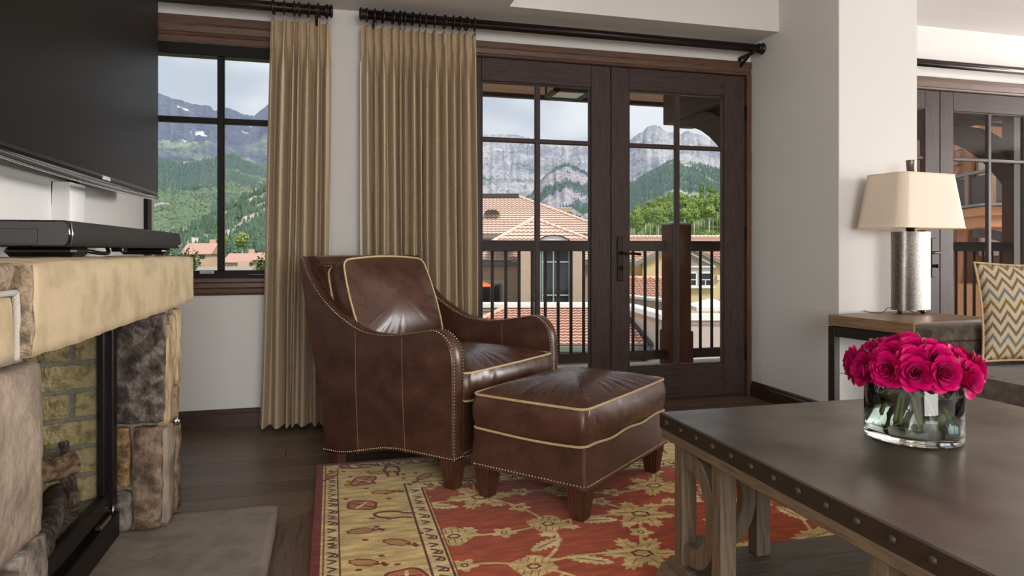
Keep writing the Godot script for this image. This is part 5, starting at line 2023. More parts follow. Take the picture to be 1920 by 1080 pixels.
	b.extrude(fr, Vector3(0, 0, -0.74), Vector3.RIGHT, Vector3.UP, Vector3.BACK, 0.725, 0.006)
	part(C, "seat_base", b, M.leather)
	var hp2 := []
	for k in 13:
		var t := float(k) / 12
		hp2.append(Vector3(lerpf(-0.35, 0.35, t), 0.146 + 0.028 * sin(PI * t), -0.015))
	nails(nl, hp2, Vector3.BACK, 0.0135, 0.0042)
	# back: panel between the arms, rail along its top
	b = MB.new()
	var bp := PackedVector2Array([Vector2(0.70, 0.1), Vector2(0.71, 0.45), Vector2(0.80, 0.75), Vector2(0.872, 0.935), Vector2(0.955, 0.94), Vector2(0.955, 0.89), Vector2(0.903, 0.666), Vector2(0.845, 0.416), Vector2(0.808, 0.268), Vector2(0.781, 0.05), Vector2(0.70, 0.06)])
	b.extrude(bp, Vector3(-0.356, 0, 0), Vector3.FORWARD, Vector3.UP, Vector3.RIGHT, 0.712, 0.0, true)
	part(C, "backrest", b, M.leather)
	b = MB.new()
	var rp := PackedVector2Array([Vector2(0.858, 0.925), Vector2(0.862, 0.94), Vector2(0.895, 0.968), Vector2(0.93, 0.974), Vector2(0.966, 0.966), Vector2(0.966, 0.925), Vector2(0.95, 0.9)])
	b.extrude(rp, Vector3(-0.37, 0, 0), Vector3.FORWARD, Vector3.UP, Vector3.RIGHT, 0.74, 0.0, true)
	part(C, "back_rail", b, M.leather)
	nails(nl, [Vector3(-0.36, 0.925, -0.859), Vector3(0.36, 0.925, -0.859)], Vector3(0, 0.3, 1), 0.0135, 0.0042)
	nails(nl, [Vector3(-0.36, 0.974, -0.935), Vector3(0.36, 0.974, -0.935)], Vector3(0, 1, 0.5), 0.0135, 0.0042)
	var np_ := part(C, "nailhead_trim", nl, M.brass, "antique brass nailheads")
	np_.set_meta("kind", "stuff")
	# seat cushion with braided cord
	b = MB.new()
	var line := rrect(0.35, 0.335, 0.035, 6, 44, 0.006)
	var X := Transform3D(Basis.IDENTITY, Vector3(0, 0, -0.325))
	cushion(b, line, 0.372, 0.486, 0.062, 0.0, 0.014, X, 2.3, 0.006)
	var sc := part(C, "seat_cushion", b, M.cushion)
	b = MB.new()
	b.smooth()
	b.tube(loop3(line, 0.488, X, 0.003), 0.005, 8, true, true, 60.0)
	b.tube(loop3(line, 0.371, X, 0.003), 0.005, 8, true, true, 60.0)
	part(sc, "cord", b, M.braid, "gold braided cord along the cushion seams")
	# loose back cushion leaning on the back
	b = MB.new()
	line = rrect(0.29, 0.215, 0.05, 8, 36, 0.012)
	# its face looks forwards and up; the cushion's own up axis becomes its face
	var lean := Basis(Vector3.RIGHT, PI / 2 - 0.36)
	X = Transform3D(lean, Vector3(-0.045, 0.735, -0.735))
	cushion(b, line, -0.055, 0.06, 0.05, 0.03, 0.012, X, 2.2, 0.004)
	var bc := part(C, "back_cushion", b, M.cushion)
	b = MB.new()
	b.smooth()
	b.tube(loop3(line, 0.06, X, 0.003), 0.005, 8, true, true, 60.0)
	b.tube(loop3(line, -0.055, X, 0.003), 0.005, 8, true, true, 60.0)
	part(bc, "cord", b, M.braid, "gold braided cord along the cushion seams")
	# legs
	for q in [[-0.378, -0.04, 0.0125, 0.136], [0.378, -0.04, 0.0125, 0.136]]:
		b = MB.new()
		fluted_leg(b, Vector3(q[0], 0, q[1]), q[2], q[3], 0.078, 0.05)
		part(C, "leg", b, M.legwood)
	for s in [-1.0, 1.0]:
		b = MB.new()
		b.extrude(PackedVector2Array([Vector2(0.70, 0.0), Vector2(0.745, 0.0), Vector2(0.775, 0.08), Vector2(0.70, 0.08)]), Vector3(s * 0.385 - 0.025, 0, 0), Vector3.FORWARD, Vector3.UP, Vector3.RIGHT, 0.05, 0.002)
		part(C, "leg", b, M.legwood)

func ottoman() -> void:
	var w := Vector3(0.76, 0, -0.65)
	var f := Vector3(0.65, 0, 0.76)
	var hw := 0.375
	var hd := 0.258
	var o := Vector3(0.88, 0, -2.30) + w * hw - f * hd
	var C := thing("ottoman", "matching brown leather ottoman with gold cord before the armchair", "ottoman", o, atan2(0.65, 0.76))
	var b := MB.new()
	var line := rrect(hw, hd, 0.02, 4, 8)
	var low := rrect(hw + 0.008, hd + 0.008, 0.02, 4, 8)
	b.smooth(1)
	var n := line.size()
	var P := func(q: Vector2, y: float) -> Vector3: return Vector3(q.x, y, -q.y)
	for i in n:
		var j := (i + 1) % n
		b.quad(P.call(low[i], 0.138), P.call(low[j], 0.138), P.call(line[j], 0.286), P.call(line[i], 0.286))
	b.flat()
	for i in n:
		var j := (i + 1) % n
		b.tri(Vector3(0, 0.286, 0), P.call(line[i], 0.286), P.call(line[j], 0.286))
		b.tri(Vector3(0, 0.138, 0), P.call(low[j], 0.138), P.call(low[i], 0.138))
	part(C, "body", b, M.leather)
	b = MB.new()
	nails(b, loop3(low, 0.151) + [loop3(low, 0.151)[0]], Vector3(0, 0, 1), 0.0118, 0.0)
	b = MB.new()
	var lp := loop3(low, 0.151)
	lp.append(lp[0])
	var nr := []
	for i in lp.size():
		var q: Vector2 = low[i % n]
		var nn := Vector3(signf(q.x) if absf(q.x) > hw - 0.01 else 0.0, 0, -signf(q.y) if absf(q.y) > hd - 0.01 else 0.0)
		nr.append(nn.normalized() if nn.length() > 0.1 else Vector3(q.x, 0, -q.y).normalized())
	nails(b, lp, nr, 0.0138, 0.0043)
	var np_ := part(C, "nailhead_trim", b, M.brass, "antique brass nailheads")
	np_.set_meta("kind", "stuff")
	b = MB.new()
	line = rrect(hw - 0.002, hd - 0.002, 0.035, 7, 44, 0.004)
	cushion(b, line, 0.291, 0.424, 0.062, 0.0, 0.016, Transform3D.IDENTITY, 2.2, 0.004)
	var cu := part(C, "cushion", b, M.cushion)
	b = MB.new()
	b.smooth()
	b.tube(loop3(line, 0.426, Transform3D.IDENTITY, 0.003), 0.0052, 8, true, true, 60.0)
	var wob := []
	for p in loop3(line, 0.29, Transform3D.IDENTITY, 0.006):
		wob.append(p + Vector3(0, 0.004 * sin(p.x * 22.0 + p.z * 9.0), 0))
	b.tube(wob, 0.0052, 8, true, true, 60.0)
	part(cu, "cord", b, M.braid, "gold braided cord along the cushion seams")
	for sx in [-1.0, 1.0]:
		for sz in [-1.0, 1.0]:
			b = MB.new()
			fluted_leg(b, Vector3(sx * (hw - 0.045), 0, sz * (hd - 0.045)), 0.0125, 0.14, 0.082, 0.05)
			part(C, "leg", b, M.legwood)
# ---------------------------------------------------------------- coffee table
func coffee_table() -> void:
	var x0 := 0.906
	var x1 := 1.968
	var z0 := -1.777
	var z1 := -0.715
	var oak := wood(rgb8(76, 66, 54), rgb8(120, 105, 87), 1, 0.6, 601, 9.0)
	var oak_x := wood(rgb8(76, 68, 59), rgb8(114, 103, 89), 0, 0.55, 602, 9.0)
	var oak_z := wood(rgb8(78, 67, 54), rgb8(124, 107, 87), 2, 0.6, 603, 9.0)
	var zinc := mat(Color.WHITE, 1.0, 0.75, 0.5)
	zinc.albedo_texture = ntex(0.008, 604, [rgb8(104, 96, 88), rgb8(120, 111, 102), rgb8(134, 124, 114)], [0.2, 0.5, 0.9], 4, 256)
	zinc.roughness_texture = ntex(0.02, 605, [Color(0.3, 0.3, 0.3), Color(0.4, 0.4, 0.4)], [], 4, 256)
	tri_map(zinc, Vector3(1.2, 1.2, 1.2))
	var band := mat(rgb8(70, 60, 52), 0.5, 0.6)
	var c := Vector3((x0 + x1) / 2, 0.012, (z0 + z1) / 2)
	var T := thing("coffee_table", "square coffee table with a riveted zinc top on carved oak corner posts", "coffee table", c)
	var hx := (x1 - x0) / 2
	var hz := (z1 - z0) / 2
	var y := -0.012
	var b := MB.new()
	b.span(Vector3(-hx, y + 0.498, -hz), Vector3(hx, y + 0.54, hz), 0.004)
	part(T, "tabletop", b, zinc)
	b = MB.new()
	for s in [-1.0, 1.0]:
		b.span(Vector3(s * hx - s * 0.002 - 0.0025, y + 0.4965, -hz), Vector3(s * hx - s * 0.002 + 0.0045 * s + 0.0 + 0.0025, y + 0.537, hz), 0.0015)
		b.span(Vector3(-hx, y + 0.4965, s * hz - s * 0.002 - 0.0025), Vector3(hx, y + 0.537, s * hz - s * 0.002 + 0.0045 * s + 0.0025), 0.0015)
	var bd := part(T, "metal_band", b, band)
	var riv := MB.new()
	nail(riv, Vector3.ZERO, Vector3.RIGHT, 0.0085)
	var rb := MB.new()
	rb.smooth()
	rb.lathe(Vector3.ZERO, [Vector2(0.0088, 0), Vector2(0.0085, 0.0025), Vector2(0.0065, 0.0052), Vector2(0.0035, 0.0068), Vector2(0, 0.0073)], 12)
	var rm := rb.mesh()
	for k in 13:
		var d := 0.0415 + k * 0.0795
		for s in 4:
			var o := mi("rivet", rm, band, bd)
			if s == 0:
				o.transform = Transform3D(Basis(Vector3.BACK, PI / 2), Vector3(-hx - 0.0005, y + 0.518, -hz + d))
			elif s == 1:
				o.transform = Transform3D(Basis(Vector3.BACK, -PI / 2), Vector3(hx + 0.0005, y + 0.518, -hz + d))
			elif s == 2:
				o.transform = Transform3D(Basis(Vector3.RIGHT, PI / 2), Vector3(-hx + d, y + 0.518, hz + 0.0005))
			else:
				o.transform = Transform3D(Basis(Vector3.RIGHT, -PI / 2), Vector3(-hx + d, y + 0.518, -hz - 0.0005))
	# apron under the metal
	b = MB.new()
	for s in [-1.0, 1.0]:
		b.span(Vector3(s * (hx - 0.014) - 0.012, y + 0.468, -hz + 0.004), Vector3(s * (hx - 0.014) + 0.012, y + 0.498, hz - 0.004), 0.003)
		b.span(Vector3(-hx + 0.026, y + 0.468, s * (hz - 0.014) - 0.012), Vector3(hx - 0.026, y + 0.498, s * (hz - 0.014) + 0.012), 0.003)
	part(T, "apron", b, oak_z)
	# shelf of planks on a bevelled base frame
	var py := 0.142 + y
	var pz := -hz + 0.03
	var k2 := 0
	while pz < hz - 0.05:
		b = MB.new()
		b.span(Vector3(-hx + 0.012, py - 0.03, pz), Vector3(hx - 0.012, py, minf(pz + 0.11, hz - 0.012)), 0.0025)
		part(T, "shelf_plank", b, oak_x)
		pz += 0.1115
		k2 += 1
	b = MB.new()
	for s in [-1.0, 1.0]:
		var pr := PackedVector2Array([Vector2(-0.03, y + 0.014), Vector2(0.03, y + 0.014), Vector2(0.03, y + 0.075), Vector2(0.012, y + 0.112), Vector2(-0.03, y + 0.112)])
		# side pieces along z
		var U: Vector3 = Vector3.RIGHT * s
		b.extrude(pr, Vector3(s * (hx - 0.018), 0, -hz + 0.0 if U.cross(Vector3.UP).z > 0 else hz), U, Vector3.UP, U.cross(Vector3.UP), hz * 2)
		var U2: Vector3 = Vector3.BACK * s
		b.extrude(pr, Vector3(-hx + 0.03 if U2.cross(Vector3.UP).x > 0 else hx - 0.03, 0, s * (hz - 0.018)), U2, Vector3.UP, U2.cross(Vector3.UP), hx * 2 - 0.06)
	part(T, "base_frame", b, oak_z)
	# corner assemblies: three posts and two bowed brackets
	for sx in [-1.0, 1.0]:
		for sz in [-1.0, 1.0]:
			var cx: float = sx * (hx - 0.036)
			var cz: float = sz * (hz - 0.082)
			var d := 0.044
			var posts := [Vector2(cx, cz), Vector2(cx, cz - sz * 0.19), Vector2(cx - sx * 0.232, cz)]
			for q in posts:
				b = MB.new()
				b.span(Vector3(q.x - d / 2, py, q.y - d / 2), Vector3(q.x + d / 2, y + 0.47, q.y + d / 2), 0.0025)
				part(T, "post", b, oak)
			# bows: a D that leaves the corner post at the top, swells to the next post and returns at the foot
			for way in 2:
				var L := 0.15 if way == 0 else 0.19
				var dir: Vector3 = Vector3(0, 0, -sz) if way == 0 else Vector3(-sx, 0, 0)
				var poly := PackedVector2Array()
				var m := 22
				var H0 := py + 0.012
				var H1 := y + 0.462
				var mid := (H0 + H1) / 2
				var hh := (H1 - H0) / 2
				for k in m + 1:
					var a := -PI / 2 + PI * k / m
					poly.append(Vector2(0.0 + L * pow(cos(a) + 1e-6, 0.7), mid + hh * sin(a)))
				for k in m + 1:
					var a := PI / 2 - PI * k / m
					poly.append(Vector2(0.0 + (L - 0.042) * pow(cos(a) + 1e-6, 0.7), mid + (hh - 0.05) * sin(a)))
				b = MB.new()
				var side := dir.cross(Vector3.UP)
				var o := Vector3(cx, 0, cz) + dir * (d / 2) - side * 0.017
				b.extrude(poly, o, dir, Vector3.UP, side, 0.034, 0.003)
				part(T, "bow", b, oak)

# ---------------------------------------------------------------- vase and roses
func petal(b: MB, base: Vector3, up: Vector3, out: Vector3, wide: float, tall: float, cup: float, curl: float, turn: float) -> void:
	# a petal rises from base along up, bulges along out, rolls its rim back by curl
	var side := up.cross(out).normalized()
	b.grid(6, 6, func(u: float, v: float) -> Vector3:
		var a := (u - 0.5) * 2.0
		var w := wide * (0.35 + 0.65 * sin(minf(1.0, v * 1.25) * PI / 2)) * (1.0 - 0.25 * pow(maxf(0.0, v - 0.75) * 4.0, 2.0) * 0.6)
		var o := cup * sin(v * PI * 0.55) - cup * 0.9 * a * a * (0.3 + 0.7 * v) + curl * pow(maxf(0.0, v - 0.55) / 0.45, 2.0)
		var h := tall * (v - 0.16 * a * a * v - curl * 2.0 * pow(maxf(0.0, v - 0.7) / 0.3, 2.0))
		return base + up * h + out * o + side * (a * w + turn * v * 0.004))

func bloom(sd: int, size: float) -> ArrayMesh:
	# petals in a spiral, from a tight bud to an open cup, looking along +y
	var r := RandomNumberGenerator.new()
	r.seed = sd
	var b := MB.new()
	b.smooth()
	var n := 36
	for i in n:
		var t := float(i) / (n - 1)
		var a := i * 2.39996 + r.randf_range(-0.2, 0.2)
		var out := Vector3(cos(a), 0, sin(a))
		var rad := size * (0.02 + 0.30 * pow(t, 0.9))
		var tilt := lerpf(-0.2, 0.8, pow(t, 2.0))
		var up := (Vector3.UP * cos(tilt) + out * sin(tilt)).normalized()
		var o2 := (out * cos(tilt) - Vector3.UP * sin(tilt)).normalized()
		var v := r.randf_range(0.8, 1.1)
		b.col = Color(v, v * 0.95, v)
		petal(b, out * rad * 0.55 + Vector3(0, size * (0.02 - 0.06 * t), 0), up, o2, size * lerpf(0.12, 0.38, t), size * lerpf(0.48, 0.56, sin(t * PI * 0.6)), size * lerpf(0.06, 0.2, t), size * lerpf(0.02, 0.13, t), r.randf_range(-1, 1))
	return b.mesh()

func roses() -> void:
	var top := 0.54
	var vc := Vector3(1.383, top, -1.372)
	var glass := mat(Color(0.96, 0.99, 0.98, 0.0), 0.0)
	glass.refraction_enabled = true
	glass.refraction_scale = 0.05
	glass.transparency = BaseMaterial3D.TRANSPARENCY_ALPHA
	var water := mat(Color(0.97, 0.99, 0.98, 0.0), 0.0)
	water.refraction_enabled = true
	water.refraction_scale = 0.033
	water.transparency = BaseMaterial3D.TRANSPARENCY_ALPHA
	var V := thing("vase", "clear cylindrical glass vase of water on the coffee table", "vase", vc)
	var b := MB.new()
	b.smooth()
	var R := 0.108
	b.lathe(Vector3.ZERO, [Vector2(0, 0.0006), Vector2(R - 0.008, 0.0006), Vector2(R - 0.001, 0.004), Vector2(R, 0.012), Vector2(R, 0.139), Vector2(R - 0.0015, 0.142), Vector2(R - 0.004, 0.142), Vector2(R - 0.0055, 0.139), Vector2(R - 0.0055, 0.026), Vector2(R - 0.012, 0.02), Vector2(0, 0.019)], 64)
	part(V, "glass", b, glass)
	b = MB.new()
	b.smooth()
	b.lathe(Vector3.ZERO, [Vector2(0, 0.0185), Vector2(R - 0.0115, 0.0195), Vector2(R - 0.005, 0.0265), Vector2(R - 0.0048, 0.116), Vector2(R - 0.009, 0.1145), Vector2(0, 0.1145)], 64)
	part(V, "water", b, water)
	# blooms: crown of the bouquet
	var pet := mat(rgb8(202, 0, 100), 0.5, 0.0, 0.3)
	pet.vertex_color_use_as_albedo = true
	pet.backlight_enabled = true
	pet.backlight = Color(0.3, 0.0, 0.12)
	pet.rim_enabled = true
	pet.rim = 0.3
	var stem_m := [mat(rgb8(96, 112, 48), 0.5), mat(rgb8(118, 96, 62), 0.55), mat(rgb8(128, 132, 70), 0.5)]
	var sep := mat(rgb8(96, 118, 60), 0.6)
	sep.backlight_enabled = true
	sep.backlight = Color(0.2, 0.25, 0.1)
	var bl := [bloom(1, 0.063), bloom(2, 0.061), bloom(3, 0.059)]
	var r := RandomNumberGenerator.new()
	r.seed = 55
	# ring, count, elevation of the bloom, distance from the axis, height
	var spots := []
	for q in [[14, 0.1, 0.15, 0.178, 0.15], [11, 0.55, 0.112, 0.21, 0.35], [7, 0.95, 0.064, 0.234, 0.0], [1, 1.5, 0.0, 0.245, 0.0]]:
		for k in q[0]:
			spots.append([TAU * k / q[0] + q[4], q[1] + r.randf_range(-0.1, 0.1), q[2] + r.randf_range(-0.006, 0.006), q[3] + r.randf_range(-0.006, 0.006)])
	var toward := atan2(-vc.x, -vc.z)
	# each bloom that shows is named by its row and its rank from the left
	var rank := {}
	for ring in 3:
		var row := []
		for i in spots.size():
			var which := 0 if i < 14 else (1 if i < 25 else 2)
			if which == ring and (cos(spots[i][0] - toward) > -0.15 or ring == 2):
				row.append(i)
		row.sort_custom(func(m, n): return sin(spots[m][0] - toward) < sin(spots[n][0] - toward))
		for k in row.size():
			rank[row[k]] = [ring, k, row.size()]
	var nth := ["leftmost", "second from the left", "third from the left", "fourth from the left", "fifth from the left", "sixth from the left", "seventh from the left", "eighth from the left", "ninth from the left"]
	var rows_ := ["low front row over the vase rim", "second row of the bouquet", "crown of the bouquet"]
	for i in spots.size():
		var q: Array = spots[i]
		var a: float = q[0]
		var dir := Vector3(sin(a), 0, cos(a))
		var at := Vector3(dir.x * q[2], q[3], dir.z * q[2])
		var face := (dir * cos(q[1]) + Vector3.UP * sin(q[1])).normalized()
		var w := "magenta rose hidden at the back of the bouquet"
		if i == spots.size() - 1:
			w = "magenta rose facing straight up at the very top of the bouquet"
		elif rank.has(i):
			var k: Array = rank[i]
			w = "magenta rose, %s in the %s" % ["rightmost" if k[1] == k[2] - 1 else nth[k[1]], rows_[k[0]]]
		var F := thing("rose", w, "rose", vc + at - face * 0.03, 0, "magenta roses in the glass vase")
		var o := mi("bloom", bl[i % 3], pet, F)
		var zx := face.cross(Vector3(0.2, 0.1, 1.0)).normalized()
		o.transform = Transform3D(Basis(zx, face, zx.cross(face)).rotated(face, r.randf() * TAU), Vector3.ZERO)
		# sepals
		b = MB.new()
		b.smooth()
		for k in 5:
			var an := TAU * k / 5
			var out := (zx * cos(an) + zx.cross(face) * sin(an))
			b.tube([out * 0.004 - face * 0.002, out * 0.018 - face * 0.004, out * 0.03 + face * 0.004 - Vector3(0, 0.004, 0)], [0.003, 0.003, 0.0006], 5)
		part(F, "sepals", b, sep)
		# stem: spirals down through the neck and crosses the vase to the far side
		b = MB.new()
		b.smooth()
		var neck := Vector3(dir.x * minf(q[2], 0.08) * 0.75, 0.135, dir.z * minf(q[2], 0.08) * 0.75)
		var ea := a + PI * 0.8 + r.randf_range(-0.5, 0.5)
		var er := r.randf_range(0.05, 0.094)
		var foot := Vector3(sin(ea) * er, r.randf_range(0.03, 0.06) - 0.25 * (0.094 - er), cos(ea) * er)
		var rel := at - face * 0.03
		var pts := smooth_path([Vector3.ZERO, neck.lerp(rel, 0.4) - rel + Vector3(0, -0.004, 0), neck - rel, neck.lerp(foot, 0.5) - rel + Vector3(r.randf_range(-0.008, 0.008), 0.0, r.randf_range(-0.008, 0.008)), foot - rel], 4)
		b.tube(pts, 0.0046, 7)
		part(F, "stem", b, stem_m[i % 3])
		if i % 4 == 1:
			b = MB.new()
			b.smooth()
			var th := zx.rotated(face, r.randf() * 6.0)
			b.tube(smooth_path([face * 0.01 + th * 0.02, face * 0.045 + th * 0.03, face * 0.052 + th * 0.045], 4), [0.0012, 0.0012, 0.0012, 0.0011, 0.001, 0.001, 0.0009, 0.0008, 0.0005], 5)
			part(F, "tendril", b, sep)

# ---------------------------------------------------------------- side table, lamp
func side_table_and_lamp() -> void:
	var top := wood(rgb8(98, 76, 56), rgb8(140, 112, 84), 2, 0.4, 701, 6.0)
	var black := mat(rgb8(38, 34, 32), 0.45, 0.3)
	var o := Vector3(2.63, 0, -3.175)
	var ang := deg_to_rad(9.0)
	var T := thing("side_table", "square wooden side table on a black metal frame beside the pier", "side table", o, ang)
	var b := MB.new()
	b.span(Vector3(0, 0.592, 0), Vector3(0.64, 0.65, 0.5), 0.003)
	part(T, "tabletop", b, top)
	b = MB.new()
	var k := 0.042
	for q in [0.0, 0.5 - k]:
		b.span(Vector3(0, 0.535, q), Vector3(0.64, 0.588, q + k), 0.002)
	for q in [0.0, 0.64 - k]:
		b.span(Vector3(q, 0.535, k), Vector3(q + k, 0.588, 0.5 - k), 0.002)
	b.span(Vector3(0.03, 0.585, 0.03), Vector3(0.61, 0.593, 0.47))
	part(T, "frame", b, black)
	for q in [Vector2(0, 0), Vector2(0.64 - k, 0), Vector2(0, 0.5 - k), Vector2(0.64 - k, 0.5 - k)]:
		b = MB.new()
		b.span(Vector3(q.x, 0, q.y), Vector3(q.x + k, 0.535, q.y + k), 0.002)
		part(T, "leg", b, black)

	# lamp: flattened metal drum on four balls, tapered shade, cup finial
	var iron := mat(Color.WHITE, 1.0, 0.85, 0.5)
	iron.albedo_texture = ntex(0.06, 711, [rgb8(108, 103, 99), rgb8(122, 116, 111), rgb8(134, 128, 123)], [0.2, 0.5, 0.9], 5, 256)
	iron.roughness_texture = ntex(0.06, 712, [Color(0.3, 0.3, 0.3), Color(0.46, 0.46, 0.46)], [], 3, 256)
	bump(iron, ntex(0.4, 713, [], [], 2, 256), 0.006)
	tri_map(iron, Vector3(3, 3, 3))
	var L := thing("table_lamp", "table lamp with a hammered metal drum base and a cream tapered shade", "lamp", Vector3(3.13, 0.65, -3.12), deg_to_rad(8.0))
	b = MB.new()
	b.smooth(1)
	var line := []
	for i in 40:
		var a := TAU * i / 40
		line.append(Vector2(signf(cos(a)) * pow(absf(cos(a)), 0.72) * 0.122, signf(sin(a)) * pow(absf(sin(a)), 0.72) * 0.062))
	for i in 40:
		var p: Vector2 = line[i]
		var q: Vector2 = line[(i + 1) % 40]
		b.quad(Vector3(p.x, 0.022, -p.y), Vector3(q.x, 0.022, -q.y), Vector3(q.x, 0.455, -q.y), Vector3(p.x, 0.455, -p.y))
	b.flat()
	for i in 40:
		var p: Vector2 = line[i]
		var q: Vector2 = line[(i + 1) % 40]
		b.tri(Vector3(0, 0.455, 0), Vector3(p.x, 0.455, -p.y), Vector3(q.x, 0.455, -q.y))
		b.tri(Vector3(0, 0.022, 0), Vector3(q.x, 0.022, -q.y), Vector3(p.x, 0.022, -p.y))
	part(L, "base", b, iron)
	for q in [Vector2(-0.112, 0.02), Vector2(0.112, -0.02), Vector2(-0.02, -0.05), Vector2(0.03, 0.05)]:
		b = MB.new()
		b.smooth()
		b.ball(Vector3(q.x, 0.0132, q.y), 0.0132, 14, 10)
		part(L, "ball_foot", b, mat(rgb8(66, 58, 54), 0.3, 0.8))
	b = MB.new()
	b.smooth()
	b.tube([Vector3(0, 0.45, 0), Vector3(0, 0.772, 0)], 0.006, 8)
	b.ball(Vector3(0, 0.472, 0), 0.025, 14, 10)
	part(L, "stem", b, M.iron)
	# shade: rounded oblong, wider below
	var shade := mat(rgb8(236, 226, 212), 0.9)
	shade.backlight_enabled = true
	shade.backlight = Color(0.7, 0.62, 0.5)
	shade.rim_enabled = true
	shade.rim = 0.2
	b = MB.new()
	b.smooth(2)
	var rings := []
	for wall in [0.0, 0.003]:
		for v in [0.0, 1.0]:
			var s: float = lerpf(1.0, 0.80, v)
			var hx: float = 0.268 * s - wall
			var hz: float = 0.155 * s - wall
			rings.append(rrect(hx, hz, 0.055 * s, 8, 4))
	var n: int = rings[0].size()
	var P := func(q: Vector2, y: float) -> Vector3: return Vector3(q.x, y, -q.y)
	var y0 := 0.474
	var y1 := 0.77
	for i in n:
		var j := (i + 1) % n
		b.quad(P.call(rings[0][i], y0), P.call(rings[0][j], y0), P.call(rings[1][j], y1), P.call(rings[1][i], y1))
		b.quad(P.call(rings[2][j], y0), P.call(rings[2][i], y0), P.call(rings[3][i], y1), P.call(rings[3][j], y1))
	b.flat()
	for i in n:
		var j := (i + 1) % n
		b.quad(P.call(rings[2][i], y0), P.call(rings[2][j], y0), P.call(rings[0][j], y0), P.call(rings[0][i], y0))
		b.quad(P.call(rings[1][i], y1), P.call(rings[1][j], y1), P.call(rings[3][j], y1), P.call(rings[3][i], y1))
	var sh := part(L, "shade", b, shade)
	b = MB.new()
	b.smooth()
	var tape := mat(rgb8(226, 206, 170), 0.9)
	b.tube(loop3(rings[0], y0), 0.0028, 6, true)
	part(sh, "binding", b, tape)
	b = MB.new()
	b.smooth()
	b.tube(loop3(rings[1], y1), 0.0028, 6, true)
	part(sh, "binding", b, tape)
	b = MB.new()
	b.span(Vector3(-0.212, 0.765, -0.003), Vector3(0.212, 0.769, 0.003))
	b.span(Vector3(-0.003, 0.765, -0.121), Vector3(0.003, 0.769, 0.121))
	part(L, "harp", b, M.iron)
	b = MB.new()
	b.smooth()
	b.lathe(Vector3(0, 0.77, 0), [Vector2(0, 0), Vector2(0.017, 0), Vector2(0.026, 0.082), Vector2(0.026, 0.085), Vector2(0.023, 0.085), Vector2(0.02, 0.078), Vector2(0, 0.076)], 20)
	part(L, "finial", b, iron)
	# bulb, alight
	b = MB.new()
	b.smooth()
	b.ball(Vector3(0, 0.62, 0), 0.03, 14, 10)
	var g := mat(rgb8(255, 240, 214), 0.5)
	g.emission_enabled = true
	g.emission = Color(1.0, 0.82, 0.58)
	g.emission_energy_multiplier = 2.0
	part(L, "bulb", b, g)
	var lt := OmniLight3D.new()
	lt.name = "bulb_light"
	lt.light_color = Color(1.0, 0.86, 0.68)
	lt.light_energy = 0.003
	lt.light_size = 0.03
	lt.omni_range = 12.0
	lt.omni_attenuation = 2.0
	lt.shadow_enabled = true
	L.add_child(lt)
	lt.position = Vector3(0, 0.62, 0)
	b = MB.new()
	b.smooth()
	b.tube(smooth_path([Vector3(-0.1, 0.03, -0.04), Vector3(-0.135, 0.03, -0.04), Vector3(-0.16, 0.004, -0.06), Vector3(-0.16, 0.003, -0.16), Vector3(-0.1, 0.003, -0.2)]), 0.0026, 6)
	b.tube(smooth_path([Vector3(-0.04, 0.02, 0.02), Vector3(-0.02, 0.004, 0.05), Vector3(0.01, 0.006, 0.05), Vector3(0.03, 0.02, 0.02)]), 0.0022, 6)
	part(L, "cord", b, mat(rgb8(120, 104, 84), 0.5))

